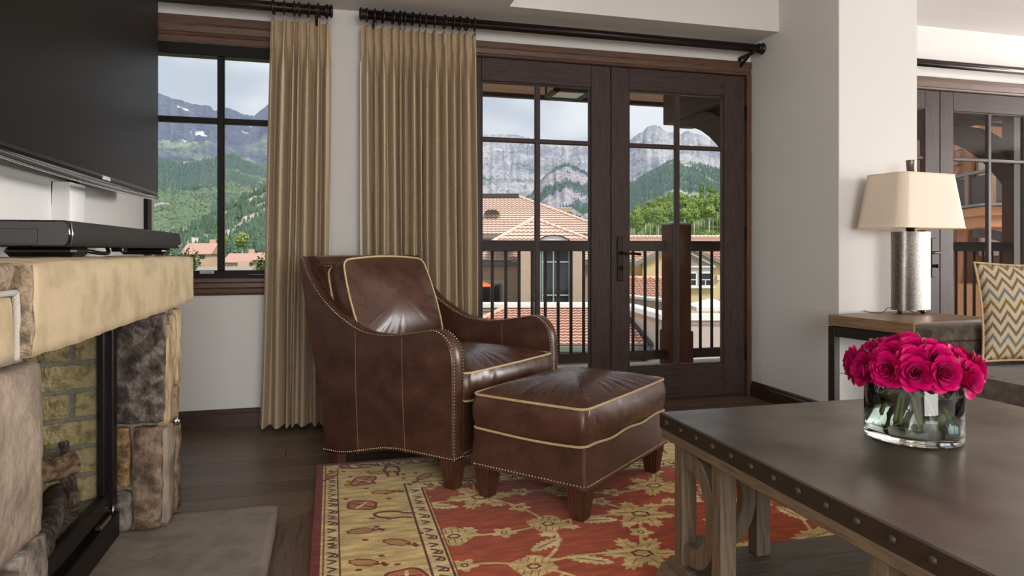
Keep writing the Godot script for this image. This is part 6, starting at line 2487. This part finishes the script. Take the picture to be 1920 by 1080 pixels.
# ---------------------------------------------------------------- sofa and its cushion
func sofa() -> void:
	var vel := mat(Color.WHITE, 0.8, 0.0, 0.3)
	vel.albedo_texture = ntex(0.02, 801, [rgb8(72, 63, 54), rgb8(90, 80, 70), rgb8(110, 99, 87)], [0.15, 0.5, 0.9], 6, 512)
	tri_map(vel, Vector3(1.6, 1.6, 1.6))
	vel.rim_enabled = true
	vel.rim = 0.6
	var S := thing("sofa", "grey brown velvet sofa with nailheads along its arm, right of the coffee table", "sofa", Vector3(3.18, 0, -1.6))
	var off := -S.position
	var P := func(called: String, b: MB, mt: Material, label := "") -> MeshInstance3D:
		var o := part(S, called, b, mt, label)
		o.position = off
		return o
	# the sofa looks towards -x; far arm at z = -2.66
	for q in [[-2.715, -2.575], [-0.58, -0.44]]:
		var b := MB.new()
		var pr := PackedVector2Array([Vector2(q[0], 0.06), Vector2(q[1], 0.06)])
		for k in 7:
			pr.append(Vector2(q[1] - 0.03 + 0.03 * cos(PI / 2 * k / 6), 0.615 + 0.03 * sin(PI / 2 * k / 6)))
		for k in 7:
			pr.append(Vector2(q[0] + 0.03 - 0.03 * sin(PI / 2 * k / 6), 0.615 + 0.03 * cos(PI / 2 * k / 6)))
		b.extrude(pr, Vector3(3.95, 0, 0), Vector3.BACK, Vector3.UP, Vector3.LEFT, 1.23, 0.018, true)
		P.call("arm", b, vel)
	var nl := MB.new()
	nails(nl, [Vector3(2.74, 0.575, -2.5745), Vector3(3.6, 0.575, -2.5745)], Vector3.BACK, 0.017, 0.006)
	var np_: MeshInstance3D = P.call("nailhead_trim", nl, mat(rgb8(66, 58, 50), 0.35, 0.8), "dark nailheads")
	np_.set_meta("kind", "stuff")
	var b := MB.new()
	b.span(Vector3(3.62, 0.06, -2.57), Vector3(3.95, 0.86, -0.58), 0.03)
	P.call("backrest", b, vel)
	b = MB.new()
	b.span(Vector3(2.75, 0.06, -2.575), Vector3(3.62, 0.3, -0.58), 0.01)
	P.call("base", b, vel)
	for k in 2:
		b = MB.new()
		var c := -2.075 + k * 1.0
		cushion(b, rrect(0.44, 0.492, 0.05, 5, 8, 0.004), 0.305, 0.45, 0.025, 0.0, 0.012, Transform3D(Basis.IDENTITY, Vector3(3.17, 0, c)))
		P.call("seat_cushion", b, vel)
	for q in [Vector2(2.78, -2.65), Vector2(2.78, -0.5), Vector2(3.9, -2.65), Vector2(3.9, -0.5)]:
		b = MB.new()
		fluted_leg(b, Vector3(q.x, 0, q.y), 0.0, 0.07, 0.06, 0.045)
		P.call("leg", b, M.legwood)
	# cushion with ikat zigzag print
	var w := 512
	var im := Image.create(w, w, false, Image.FORMAT_RGB8)
	var r := RandomNumberGenerator.new()
	r.seed = 4
	var cream := rgb8(206, 190, 164)
	var bands := [rgb8(122, 104, 84), rgb8(134, 108, 66), rgb8(120, 122, 116), rgb8(122, 104, 84)]
	var period := w / 8.0
	for x in w:
		var tooth := (r.randf() - 0.5) * 13.0
		if x % 3 != 0:
			tooth *= 0.4
		var ph := fposmod(float(x) / period, 1.0)
		var zig := (absf(ph - 0.5) * 2.0) * 56.0
		for y in w:
			var yy := y + zig + tooth
			var row := fposmod(yy, 58.0)
			var k := int(floor(yy / 58.0))
			im.set_pixel(x, y, bands[posmod(k, 4)] if row < 24.0 else cream)
	var pm := mat(Color.WHITE, 0.9)
	pm.albedo_texture = ImageTexture.create_from_image(im)
	bump(pm, ntex(0.3, 812, [], [], 2, 256), 0.03)
	var N3 := Vector3(-0.5, 0.22, 0.84).normalized()
	var up := (Vector3.UP - N3 * N3.y).normalized()
	var rt := up.cross(N3)
	var Q := thing("throw_pillow", "cream throw pillow with grey and brown zigzag print on the sofa", "pillow", Vector3(3.15, 0.465, -2.43))
	b = MB.new()
	b.smooth()
	var hw := 0.235
	for s in [1.0, -1.0]:
		b.grid(22, 22, func(u: float, v: float) -> Vector3:
			var a := (u - 0.5) * 2.0
			var c := (v - 0.5) * 2.0
			var puff := 0.085 * pow(maxf(0.0, (1.0 - a * a) * (1.0 - c * c)), 0.55)
			var pull := 1.0 - 0.07 * (1.0 - c * c) * absf(a) * 1.0
			var pull2 := 1.0 - 0.07 * (1.0 - a * a) * absf(c)
			return Vector3(0, 0.25, 0) + rt * (a * hw * pull * s) + up * (c * hw * pull2) + N3 * (puff * s))
	part(Q, "cover", b, pm)
	b = MB.new()
	b.smooth()
	var lp := []
	for k in 64:
		var t := float(k) / 64 * 4.0
		var sd := int(t)
		var f := (t - sd) * 2.0 - 1.0
		var pl := 1.0 - 0.07 * (1.0 - f * f)
		var q: Vector2 = [Vector2(f, -pl), Vector2(pl, f), Vector2(-f, pl), Vector2(-pl, -f)][sd]
		lp.append(Vector3(0, 0.25, 0) + rt * q.x * hw + up * q.y * hw)
	b.tube(lp, 0.006, 8, true, true, 60.0)
	part(Q, "cord", b, M.braid)
# ---------------------------------------------------------------- helpers
class MB:
	var st := SurfaceTool.new()
	var col := Color.WHITE
	func _init() -> void:
		st.begin(Mesh.PRIMITIVE_TRIANGLES)
		flat()
	func flat() -> MB:
		st.set_smooth_group(-1)
		return self
	func smooth(g := 0) -> MB:
		st.set_smooth_group(g)
		return self
	func v(p: Vector3, uv := Vector2.ZERO) -> void:
		st.set_color(col)
		st.set_uv(uv)
		st.add_vertex(p)
	# corners counter-clockwise seen from outside
	func tri(a: Vector3, b: Vector3, c: Vector3, ua := Vector2.ZERO, ub := Vector2.ZERO, uc := Vector2.ZERO) -> void:
		v(a, ua)
		v(c, uc)
		v(b, ub)
	func quad(a: Vector3, b: Vector3, c: Vector3, d: Vector3, ua := Vector2.ZERO, ub := Vector2(1, 0), uc := Vector2(1, 1), ud := Vector2(0, 1)) -> void:
		tri(a, b, c, ua, ub, uc)
		tri(a, c, d, ua, uc, ud)
	func box(c: Vector3, s: Vector3, b := Basis.IDENTITY, bevel := 0.0) -> MB:
		var h := s * 0.5
		var e := minf(bevel, minf(h.x, minf(h.y, h.z)) * 0.9)
		var P := func(sx: float, sy: float, sz: float, ax: int) -> Vector3:
			var q := Vector3(sx * (h.x - (0.0 if ax == 0 else e)), sy * (h.y - (0.0 if ax == 1 else e)), sz * (h.z - (0.0 if ax == 2 else e)))
			return c + b * q
		for s1 in [-1.0, 1.0]:
			if s1 > 0:
				quad(P.call(1, -1, 1, 0), P.call(1, -1, -1, 0), P.call(1, 1, -1, 0), P.call(1, 1, 1, 0))
				quad(P.call(-1, 1, 1, 1), P.call(1, 1, 1, 1), P.call(1, 1, -1, 1), P.call(-1, 1, -1, 1))
				quad(P.call(-1, -1, 1, 2), P.call(1, -1, 1, 2), P.call(1, 1, 1, 2), P.call(-1, 1, 1, 2))
			else:
				quad(P.call(-1, -1, -1, 0), P.call(-1, -1, 1, 0), P.call(-1, 1, 1, 0), P.call(-1, 1, -1, 0))
				quad(P.call(-1, -1, -1, 1), P.call(1, -1, -1, 1), P.call(1, -1, 1, 1), P.call(-1, -1, 1, 1))
				quad(P.call(1, -1, -1, 2), P.call(-1, -1, -1, 2), P.call(-1, 1, -1, 2), P.call(1, 1, -1, 2))
		if e > 0.0:
			for i in [-1.0, 1.0]:
				for j in [-1.0, 1.0]:
					_fit([P.call(i, j, -1, 0), P.call(i, j, 1, 0), P.call(i, j, 1, 1), P.call(i, j, -1, 1)], b * Vector3(i, j, 0))
					_fit([P.call(i, -1, j, 0), P.call(i, 1, j, 0), P.call(i, 1, j, 2), P.call(i, -1, j, 2)], b * Vector3(i, 0, j))
					_fit([P.call(-1, i, j, 1), P.call(1, i, j, 1), P.call(1, i, j, 2), P.call(-1, i, j, 2)], b * Vector3(0, i, j))
					for k in [-1.0, 1.0]:
						_fit([P.call(i, j, k, 0), P.call(i, j, k, 1), P.call(i, j, k, 2)], b * Vector3(i, j, k))
		return self
	# a face turned so that it looks along out
	func _fit(q: Array, out: Vector3) -> void:
		var n: Vector3 = (q[1] - q[0]).cross(q[2] - q[0])
		if n.dot(out) < 0:
			q.reverse()
		if q.size() == 3:
			tri(q[0], q[1], q[2])
		else:
			quad(q[0], q[1], q[2], q[3])
	func span(lo: Vector3, hi: Vector3, bevel := 0.0) -> MB:
		return box((lo + hi) * 0.5, (hi - lo).abs(), Basis.IDENTITY, bevel)
	# a straight bar from a to b
	func bar(a: Vector3, b: Vector3, w: float, h: float, up := Vector3.UP, bevel := 0.0) -> MB:
		var z := (b - a).normalized()
		var x := up.cross(z).normalized()
		if x.length() < 0.1:
			x = Vector3.RIGHT
		var y := z.cross(x).normalized()
		return box((a + b) * 0.5, Vector3(w, h, a.distance_to(b)), Basis(x, y, z), bevel)
	func tube(pts: Array, rad: Variant, sides := 8, closed := false, caps := true, vscale := 10.0) -> MB:
		var n := pts.size()
		var rings := []
		var t0: Vector3 = (pts[1] - pts[0]).normalized()
		var nx := t0.cross(Vector3.UP)
		if nx.length() < 0.05:
			nx = t0.cross(Vector3.RIGHT)
		nx = nx.normalized()
		var run := 0.0
		var runs := []
		for i in n:
			var pa: Vector3 = pts[(i - 1 + n) % n] if closed else pts[maxi(i - 1, 0)]
			var pb: Vector3 = pts[(i + 1) % n] if closed else pts[mini(i + 1, n - 1)]
			var t := (pb - pa).normalized()
			nx = (nx - t * nx.dot(t)).normalized()
			var ny := t.cross(nx)
			var r: float = rad[i] if rad is Array else rad
			var ring := PackedVector3Array()
			for k in sides:
				var a := TAU * k / sides
				ring.append(pts[i] + (nx * cos(a) + ny * sin(a)) * r)
			rings.append(ring)
			if i > 0:
				run += pts[i].distance_to(pts[i - 1])
			runs.append(run)
		var last := n if closed else n - 1
		for i in last:
			var A: PackedVector3Array = rings[i]
			var B: PackedVector3Array = rings[(i + 1) % n]
			var v0: float = runs[i] * vscale
			var v1: float = (runs[i + 1] if i + 1 < n else run + pts[0].distance_to(pts[n - 1])) * vscale
			for k in sides:
				var k2 := (k + 1) % sides
				var u0 := float(k) / sides
				var u1 := float(k + 1) / sides
				quad(A[k], A[k2], B[k2], B[k], Vector2(u0, v0), Vector2(u1, v0), Vector2(u1, v1), Vector2(u0, v1))
		if caps and not closed:
			var A: PackedVector3Array = rings[0]
			var B: PackedVector3Array = rings[n - 1]
			for k in range(1, sides - 1):
				tri(A[0], A[k + 1], A[k])
				tri(B[0], B[k], B[k + 1])
		return self
	# profile: Array of Vector2(radius, height), from bottom to top on the outside
	func lathe(c: Vector3, prof: Array, segs := 24, b := Basis.IDENTITY, sx := 1.0, sz := 1.0) -> MB:
		for i in prof.size() - 1:
			for k in segs:
				var a0 := TAU * k / segs
				var a1 := TAU * (k + 1) / segs
				var P := func(q: Vector2, a: float) -> Vector3: return c + b * Vector3(cos(a) * q.x * sx, q.y, -sin(a) * q.x * sz)
				var p: Vector2 = prof[i]
				var q: Vector2 = prof[i + 1]
				var u0 := float(k) / segs
				var u1 := float(k + 1) / segs
				if p.x < 1e-5:
					tri(P.call(p, a0), P.call(q, a1), P.call(q, a0), Vector2(u0, 0), Vector2(u1, 1), Vector2(u0, 1))
				elif q.x < 1e-5:
					tri(P.call(p, a0), P.call(p, a1), P.call(q, a0), Vector2(u0, 0), Vector2(u1, 0), Vector2(u0, 1))
				else:
					quad(P.call(p, a0), P.call(p, a1), P.call(q, a1), P.call(q, a0), Vector2(u0, p.y), Vector2(u1, p.y), Vector2(u1, q.y), Vector2(u0, q.y))
		return self
	func ball(c: Vector3, r: float, segs := 12, rings := 8, scl := Vector3.ONE) -> MB:
		var prof := []
		for i in rings + 1:
			var a := PI * i / rings - PI / 2
			prof.append(Vector2(0.0 if i == 0 or i == rings else cos(a) * r, sin(a) * r * scl.y))
		return lathe(c, prof, segs, Basis.IDENTITY, scl.x, scl.z)
	# polygon (counter-clockwise in U,V seen from +N) pushed along N from 0 to depth, edges rounded by e
	func extrude(poly: PackedVector2Array, o: Vector3, U: Vector3, V: Vector3, N: Vector3, depth: float, e := 0.0, round_sides := false) -> MB:
		if Geometry2D.is_polygon_clockwise(poly):
			poly = poly.duplicate()
			poly.reverse()
		var n := poly.size()
		var ins := poly.duplicate()
		if e > 0.0:
			for i in n:
				var d0 := (poly[i] - poly[(i - 1 + n) % n]).normalized()
				var d1 := (poly[(i + 1) % n] - poly[i]).normalized()
				var n0 := Vector2(-d0.y, d0.x)
				var n1 := Vector2(-d1.y, d1.x)
				var m := (n0 + n1).normalized()
				ins[i] = poly[i] + m * e / maxf(0.5, m.dot(n0))
		var P := func(q: Vector2, d: float) -> Vector3: return o + U * q.x + V * q.y + N * d
		var idx := Geometry2D.triangulate_polygon(ins)
		for i in range(0, idx.size(), 3):
			var a: Vector2 = ins[idx[i]]
			var b: Vector2 = ins[idx[i + 1]]
			var c: Vector2 = ins[idx[i + 2]]
			if (b - a).cross(c - a) < 0:
				var t := b
				b = c
				c = t
			tri(P.call(a, depth), P.call(b, depth), P.call(c, depth), a, b, c)
			tri(P.call(a, 0), P.call(c, 0), P.call(b, 0), a, c, b)
		if round_sides:
			smooth(1)
		for i in n:
			var j := (i + 1) % n
			if e > 0.0:
				quad(P.call(ins[i], 0), P.call(ins[j], 0), P.call(poly[j], e), P.call(poly[i], e))
				quad(P.call(poly[i], e), P.call(poly[j], e), P.call(poly[j], depth - e), P.call(poly[i], depth - e))
				quad(P.call(poly[i], depth - e), P.call(poly[j], depth - e), P.call(ins[j], depth), P.call(ins[i], depth))
			else:
				quad(P.call(poly[i], 0), P.call(poly[j], 0), P.call(poly[j], depth), P.call(poly[i], depth))
		if round_sides:
			flat()
		return self
	# surface of f(u, v), counter-clockwise as u right, v up
	func grid(nu: int, nv: int, f: Callable) -> MB:
		var pts := []
		for j in nv + 1:
			var row := PackedVector3Array()
			for i in nu + 1:
				row.append(f.call(float(i) / nu, float(j) / nv))
			pts.append(row)
		for j in nv:
			for i in nu:
				var u0 := float(i) / nu
				var u1 := float(i + 1) / nu
				var v0 := float(j) / nv
				var v1 := float(j + 1) / nv
				quad(pts[j][i], pts[j][i + 1], pts[j + 1][i + 1], pts[j + 1][i], Vector2(u0, v0), Vector2(u1, v0), Vector2(u1, v1), Vector2(u0, v1))
		return self
	func mesh() -> ArrayMesh:
		st.generate_normals()
		st.index()
		return st.commit()

var names := {}
func numbered(n: String) -> String:
	if not names.has(n):
		names[n] = 0
		return n
	names[n] += 1
	return "%s_%03d" % [n, names[n]]

func thing(called: String, label: String, category: String, at := Vector3.ZERO, turn := 0.0, group := "") -> Node3D:
	var o := Node3D.new()
	o.name = numbered(called)
	add_child(o)
	o.position = at
	o.rotation.y = turn
	tag(o, label, category, group)
	return o

func tag(o: Node3D, label: String, category: String, group := "") -> Node3D:
	o.set_meta("label", label)
	o.set_meta("category", category)
	if group != "":
		o.set_meta("group", group)
	return o

func mi(called: String, m: Mesh, mt: Material, parent: Node = null) -> MeshInstance3D:
	var o := MeshInstance3D.new()
	o.mesh = m
	o.material_override = mt
	if parent == null:
		o.name = numbered(called)
		add_child(o)
	else:
		var k := called
		var i := 0
		while parent.has_node(k):
			i += 1
			k = "%s_%03d" % [called, i]
		o.name = k
		parent.add_child(o, true)
	return o

func part(parent: Node, called: String, b: MB, mt: Material, label := "") -> MeshInstance3D:
	var o := mi(called, b.mesh(), mt, parent)
	if label != "":
		o.set_meta("label", label)
	return o

func struct(called: String, b: MB, mt: Material, label: String, category: String) -> MeshInstance3D:
	var o := mi(called, b.mesh(), mt)
	o.set_meta("kind", "structure")
	tag(o, label, category)
	return o

func dup(o: Node3D, label := "") -> Node3D:
	var base: String = o.name
	var rx := RegEx.create_from_string("_\\d{3}$")
	base = rx.sub(base, "")
	var c: Node3D = o.duplicate()
	c.name = numbered(base)
	add_child(c)
	if label != "":
		c.set_meta("label", label)
	return c

# ---------------------------------------------------------------- materials
func rgb8(r: int, g: int, b: int) -> Color:
	return Color8(r, g, b)

func mat(c: Color, rough := 0.6, metal := 0.0, spec := 0.5) -> StandardMaterial3D:
	var m := StandardMaterial3D.new()
	m.albedo_color = c
	m.roughness = rough
	m.metallic = metal
	m.metallic_specular = spec
	return m

var textures := {}
func ntex(freq: float, sd: int, cols: Array, offs: Array = [], oct := 4, size := 256, kind := FastNoiseLite.TYPE_SIMPLEX_SMOOTH, ridged := false) -> NoiseTexture2D:
	var key := str([freq, sd, cols, offs, oct, size, kind, ridged])
	if textures.has(key):
		return textures[key]
	var n := FastNoiseLite.new()
	n.seed = sd
	n.frequency = freq
	n.noise_type = kind
	n.fractal_octaves = oct
	if ridged:
		n.fractal_type = FastNoiseLite.FRACTAL_RIDGED
	var t := NoiseTexture2D.new()
	t.width = size
	t.height = size
	t.seamless = true
	t.noise = n
	if cols.size():
		var g := Gradient.new()
		var pc := PackedColorArray()
		var po := PackedFloat32Array()
		for i in cols.size():
			pc.append(cols[i])
			po.append(offs[i] if offs.size() else float(i) / (cols.size() - 1))
		g.offsets = po
		g.colors = pc
		t.color_ramp = g
	textures[key] = t
	return t

func tri_map(m: StandardMaterial3D, sc: Vector3, world := false) -> StandardMaterial3D:
	m.uv1_triplanar = true
	m.uv1_world_triplanar = world
	m.uv1_scale = sc
	m.uv1_triplanar_sharpness = 8.0
	return m

# grain runs along axis (0 x, 1 y, 2 z)
func wood(dark: Color, light: Color, axis: int, rough := 0.5, sd := 1, fine := 14.0, world := false) -> StandardMaterial3D:
	var m := mat(Color.WHITE, rough)
	m.albedo_texture = ntex(0.02, sd, [dark, light.lerp(dark, 0.35), light, dark.lerp(light, 0.5), light], [0.0, 0.3, 0.55, 0.7, 1.0], 5)
	var s := Vector3(fine, fine, fine)
	s[axis] = fine * 0.07
	return tri_map(m, s, world)

func bump(m: StandardMaterial3D, t: Texture2D, cm: float) -> StandardMaterial3D:
	m.heightmap_enabled = true
	m.heightmap_texture = t
	m.heightmap_scale = cm
	return m

func speckle(c: Color, var_: float, rough: float, sc: float, sd := 3, cm := 0.0, world := false) -> StandardMaterial3D:
	var m := mat(Color.WHITE, rough)
	m.albedo_texture = ntex(0.03, sd, [c.darkened(var_), c, c.lightened(var_ * 0.6)], [0.15, 0.5, 0.9], 5)
	if cm > 0.0:
		bump(m, ntex(0.05, sd + 7, [], [], 5), cm)
	return tri_map(m, Vector3(sc, sc, sc), world)

# rounded rectangle outline in x,z, counter-clockwise seen from above (x right, -z up)
func rrect(hx: float, hz: float, r: float, per := 5, along := 6, bulge := 0.0) -> Array:
	var out := []
	var cs := [Vector2(hx - r, hz - r), Vector2(-hx + r, hz - r), Vector2(-hx + r, -hz + r), Vector2(hx - r, -hz + r)]
	for k in 4:
		var a0 := PI / 2 * k
		for i in per + 1:
			var a := a0 + PI / 2 * i / per
			out.append(cs[k] + Vector2(cos(a), sin(a)) * r)
		var nxt: Vector2 = cs[(k + 1) % 4] + Vector2(cos(a0 + PI / 2), sin(a0 + PI / 2)) * r
		var last: Vector2 = out[out.size() - 1]
		for i in range(1, along):
			var t := float(i) / along
			var p := last.lerp(nxt, t)
			p += Vector2(cos(a0 + PI / 2), sin(a0 + PI / 2)) * bulge * 4.0 * t * (1.0 - t)
			out.append(p)
	return out

# box cushion: outline (x, z) rings; seams at y0 and y1, top domed by dome, bottom by dome2, side swelling by swell
# gather: depth of the soft creases that run in from the seams
func cushion(b: MB, line: Array, y0: float, y1: float, dome: float, dome2: float, swell: float, X := Transform3D.IDENTITY, pw := 2.6, gather := 0.0) -> void:
	var n := line.size()
	b.smooth(2)
	var run := [0.0]
	for i in n:
		run.append(run[i] + line[i].distance_to(line[(i + 1) % n]))
	var P := func(q: Vector2, y: float) -> Vector3: return X * Vector3(q.x, y, -q.y)
	# creases: strongest in patches along the seam, dying out inwards
	var crease := func(i: int, r: float, key: float) -> float:
		if gather <= 0.0:
			return 0.0
		var s: float = run[i % n]
		var patch := smoothstep(-0.12, 0.3, N(s * 260.0 + key * 77.0, key * 10.0))
		var slant := (1.0 - r) * 90.0
		return gather * (N(s * 2600.0 + slant + key * 31.0, key * 50.0) * 1.0 + 0.4 * N(s * 5200.0 + slant, key * 90.0)) * patch * smoothstep(0.3, 0.9, r) * (1.0 - pow(r, 14.0) * 0.9)
	var rr := [1.0, 0.985, 0.96, 0.92, 0.86, 0.78, 0.68, 0.55, 0.38, 0.2, 0.0]
	for s in [0, 1]:
		for k in rr.size() - 1:
			for i in n:
				var j := (i + 1) % n
				var a: Vector2 = line[i]
				var c: Vector2 = line[j]
				var h0: float = 1.0 - pow(rr[k], pw)
				var h1: float = 1.0 - pow(rr[k + 1], pw)
				if s == 0:
					b.quad(P.call(a * rr[k], y1 + dome * h0 + crease.call(i, rr[k], 1.0)), P.call(c * rr[k], y1 + dome * h0 + crease.call(j, rr[k], 1.0)), P.call(c * rr[k + 1], y1 + dome * h1 + crease.call(j, rr[k + 1], 1.0)), P.call(a * rr[k + 1], y1 + dome * h1 + crease.call(i, rr[k + 1], 1.0)))
				else:
					b.quad(P.call(c * rr[k], y0 - dome2 * h0), P.call(a * rr[k], y0 - dome2 * h0), P.call(a * rr[k + 1], y0 - dome2 * h1), P.call(c * rr[k + 1], y0 - dome2 * h1))
	b.smooth(3)
	var m := 8
	var side := func(i: int, t: float) -> Vector3:
		var a: Vector2 = line[i]
		var w := 4.0 * t * (1.0 - t)
		var g: float = crease.call(i, 0.4 + 0.45 * t, 2.0) * 1.3 * w
		return P.call(a + a.normalized() * (swell * w + g), lerpf(y0, y1, t))
	for k in m:
		for i in n:
			var j := (i + 1) % n
			b.quad(side.call(i, float(k) / m), side.call(j, float(k) / m), side.call(j, float(k + 1) / m), side.call(i, float(k + 1) / m))
	b.flat()

func loop3(line: Array, y: float, X := Transform3D.IDENTITY, grow := 0.0) -> Array:
	var out := []
	for q in line:
		var g: Vector2 = q + q.normalized() * grow
		out.append(X * Vector3(g.x, y, -g.y))
	return out

# round nail heads every gap along a path, each domed along its normal
func nails(b: MB, pts: Array, nrm: Variant, gap: float, r: float) -> void:
	var left := gap * 0.5
	for i in pts.size() - 1:
		var a: Vector3 = pts[i]
		var c: Vector3 = pts[i + 1]
		var d := a.distance_to(c)
		if d < 1e-6:
			continue
		var t := left
		while t < d:
			var n: Vector3 = nrm[i] if nrm is Array else nrm
			nail(b, a.lerp(c, t / d), n, r)
			t += gap
		left = t - d

func nail(b: MB, p: Vector3, n: Vector3, r: float) -> void:
	n = n.normalized()
	var x := n.cross(Vector3(0.3, 0.9, 0.2)).normalized()
	var y := n.cross(x)
	b.smooth(4)
	for k in 6:
		var a0 := TAU * k / 6
		var a1 := TAU * (k + 1) / 6
		var d0 := x * cos(a0) + y * sin(a0)
		var d1 := x * cos(a1) + y * sin(a1)
		b.quad(p + d0 * r, p + d1 * r, p + d1 * r * 0.65 + n * r * 0.6, p + d0 * r * 0.65 + n * r * 0.6)
		b.tri(p + d0 * r * 0.65 + n * r * 0.6, p + d1 * r * 0.65 + n * r * 0.6, p + n * r * 0.8)
	b.flat()

func smooth_path(pts: Array, per := 6) -> Array:
	var c := Curve3D.new()
	var n := pts.size()
	for i in n:
		var t: Vector3 = (pts[mini(i + 1, n - 1)] - pts[maxi(i - 1, 0)]) / 6.0
		c.add_point(pts[i], -t, t)
	var out := []
	for i in n - 1:
		for k in per:
			out.append(c.sample(i, float(k) / per))
	out.append(pts[n - 1])
	return out

var nz := FastNoiseLite.new()
func N(x: float, y := 0.0, z := 0.0) -> float:
	return nz.get_noise_3d(x, y, z)

# a rough stone filling lo..hi, pillowed and chipped
func stone(lo: Vector3, hi: Vector3, sd: int, rough := 0.012, edge := 0.012, res := 7) -> MB:
	var b := MB.new()
	b.smooth(5)
	var c := (lo + hi) * 0.5
	var h := (hi - lo) * 0.5
	for ax in 3:
		for s in [-1.0, 1.0]:
			var u := (ax + 1) % 3
			var w := (ax + 2) % 3
			if s < 0:
				var tmp := u
				u = w
				w = tmp
			var f := func(a: float, d: float) -> Vector3:
				var q := Vector3.ZERO
				q[ax] = s
				q[u] = a * 2.0 - 1.0
				q[w] = d * 2.0 - 1.0
				var p := c + q * h
				var corner := 0.0
				for i in 3:
					corner += pow(absf(q[i]), 8.0)
				var pull := maxf(0.0, corner - 1.0) * edge
				var k := sd * 13.7
				var nrm := Vector3(q.x / h.x, q.y / h.y, q.z / h.z)
				nrm = Vector3(pow(absf(q.x), 6) * signf(q.x), pow(absf(q.y), 6) * signf(q.y), pow(absf(q.z), 6) * signf(q.z)).normalized()
				p += nrm * (N(p.x * 900 + k, p.y * 900, p.z * 900) * rough + N(p.x * 3000 + k, p.y * 3000, p.z * 3000) * rough * 0.45 - pull)
				return p
			var nu := clampi(int(h[u] * 2.0 / 0.022), 3, res * 4)
			var nv := clampi(int(h[w] * 2.0 / 0.022), 3, res * 4)
			b.grid(nu, nv, f)
	return b
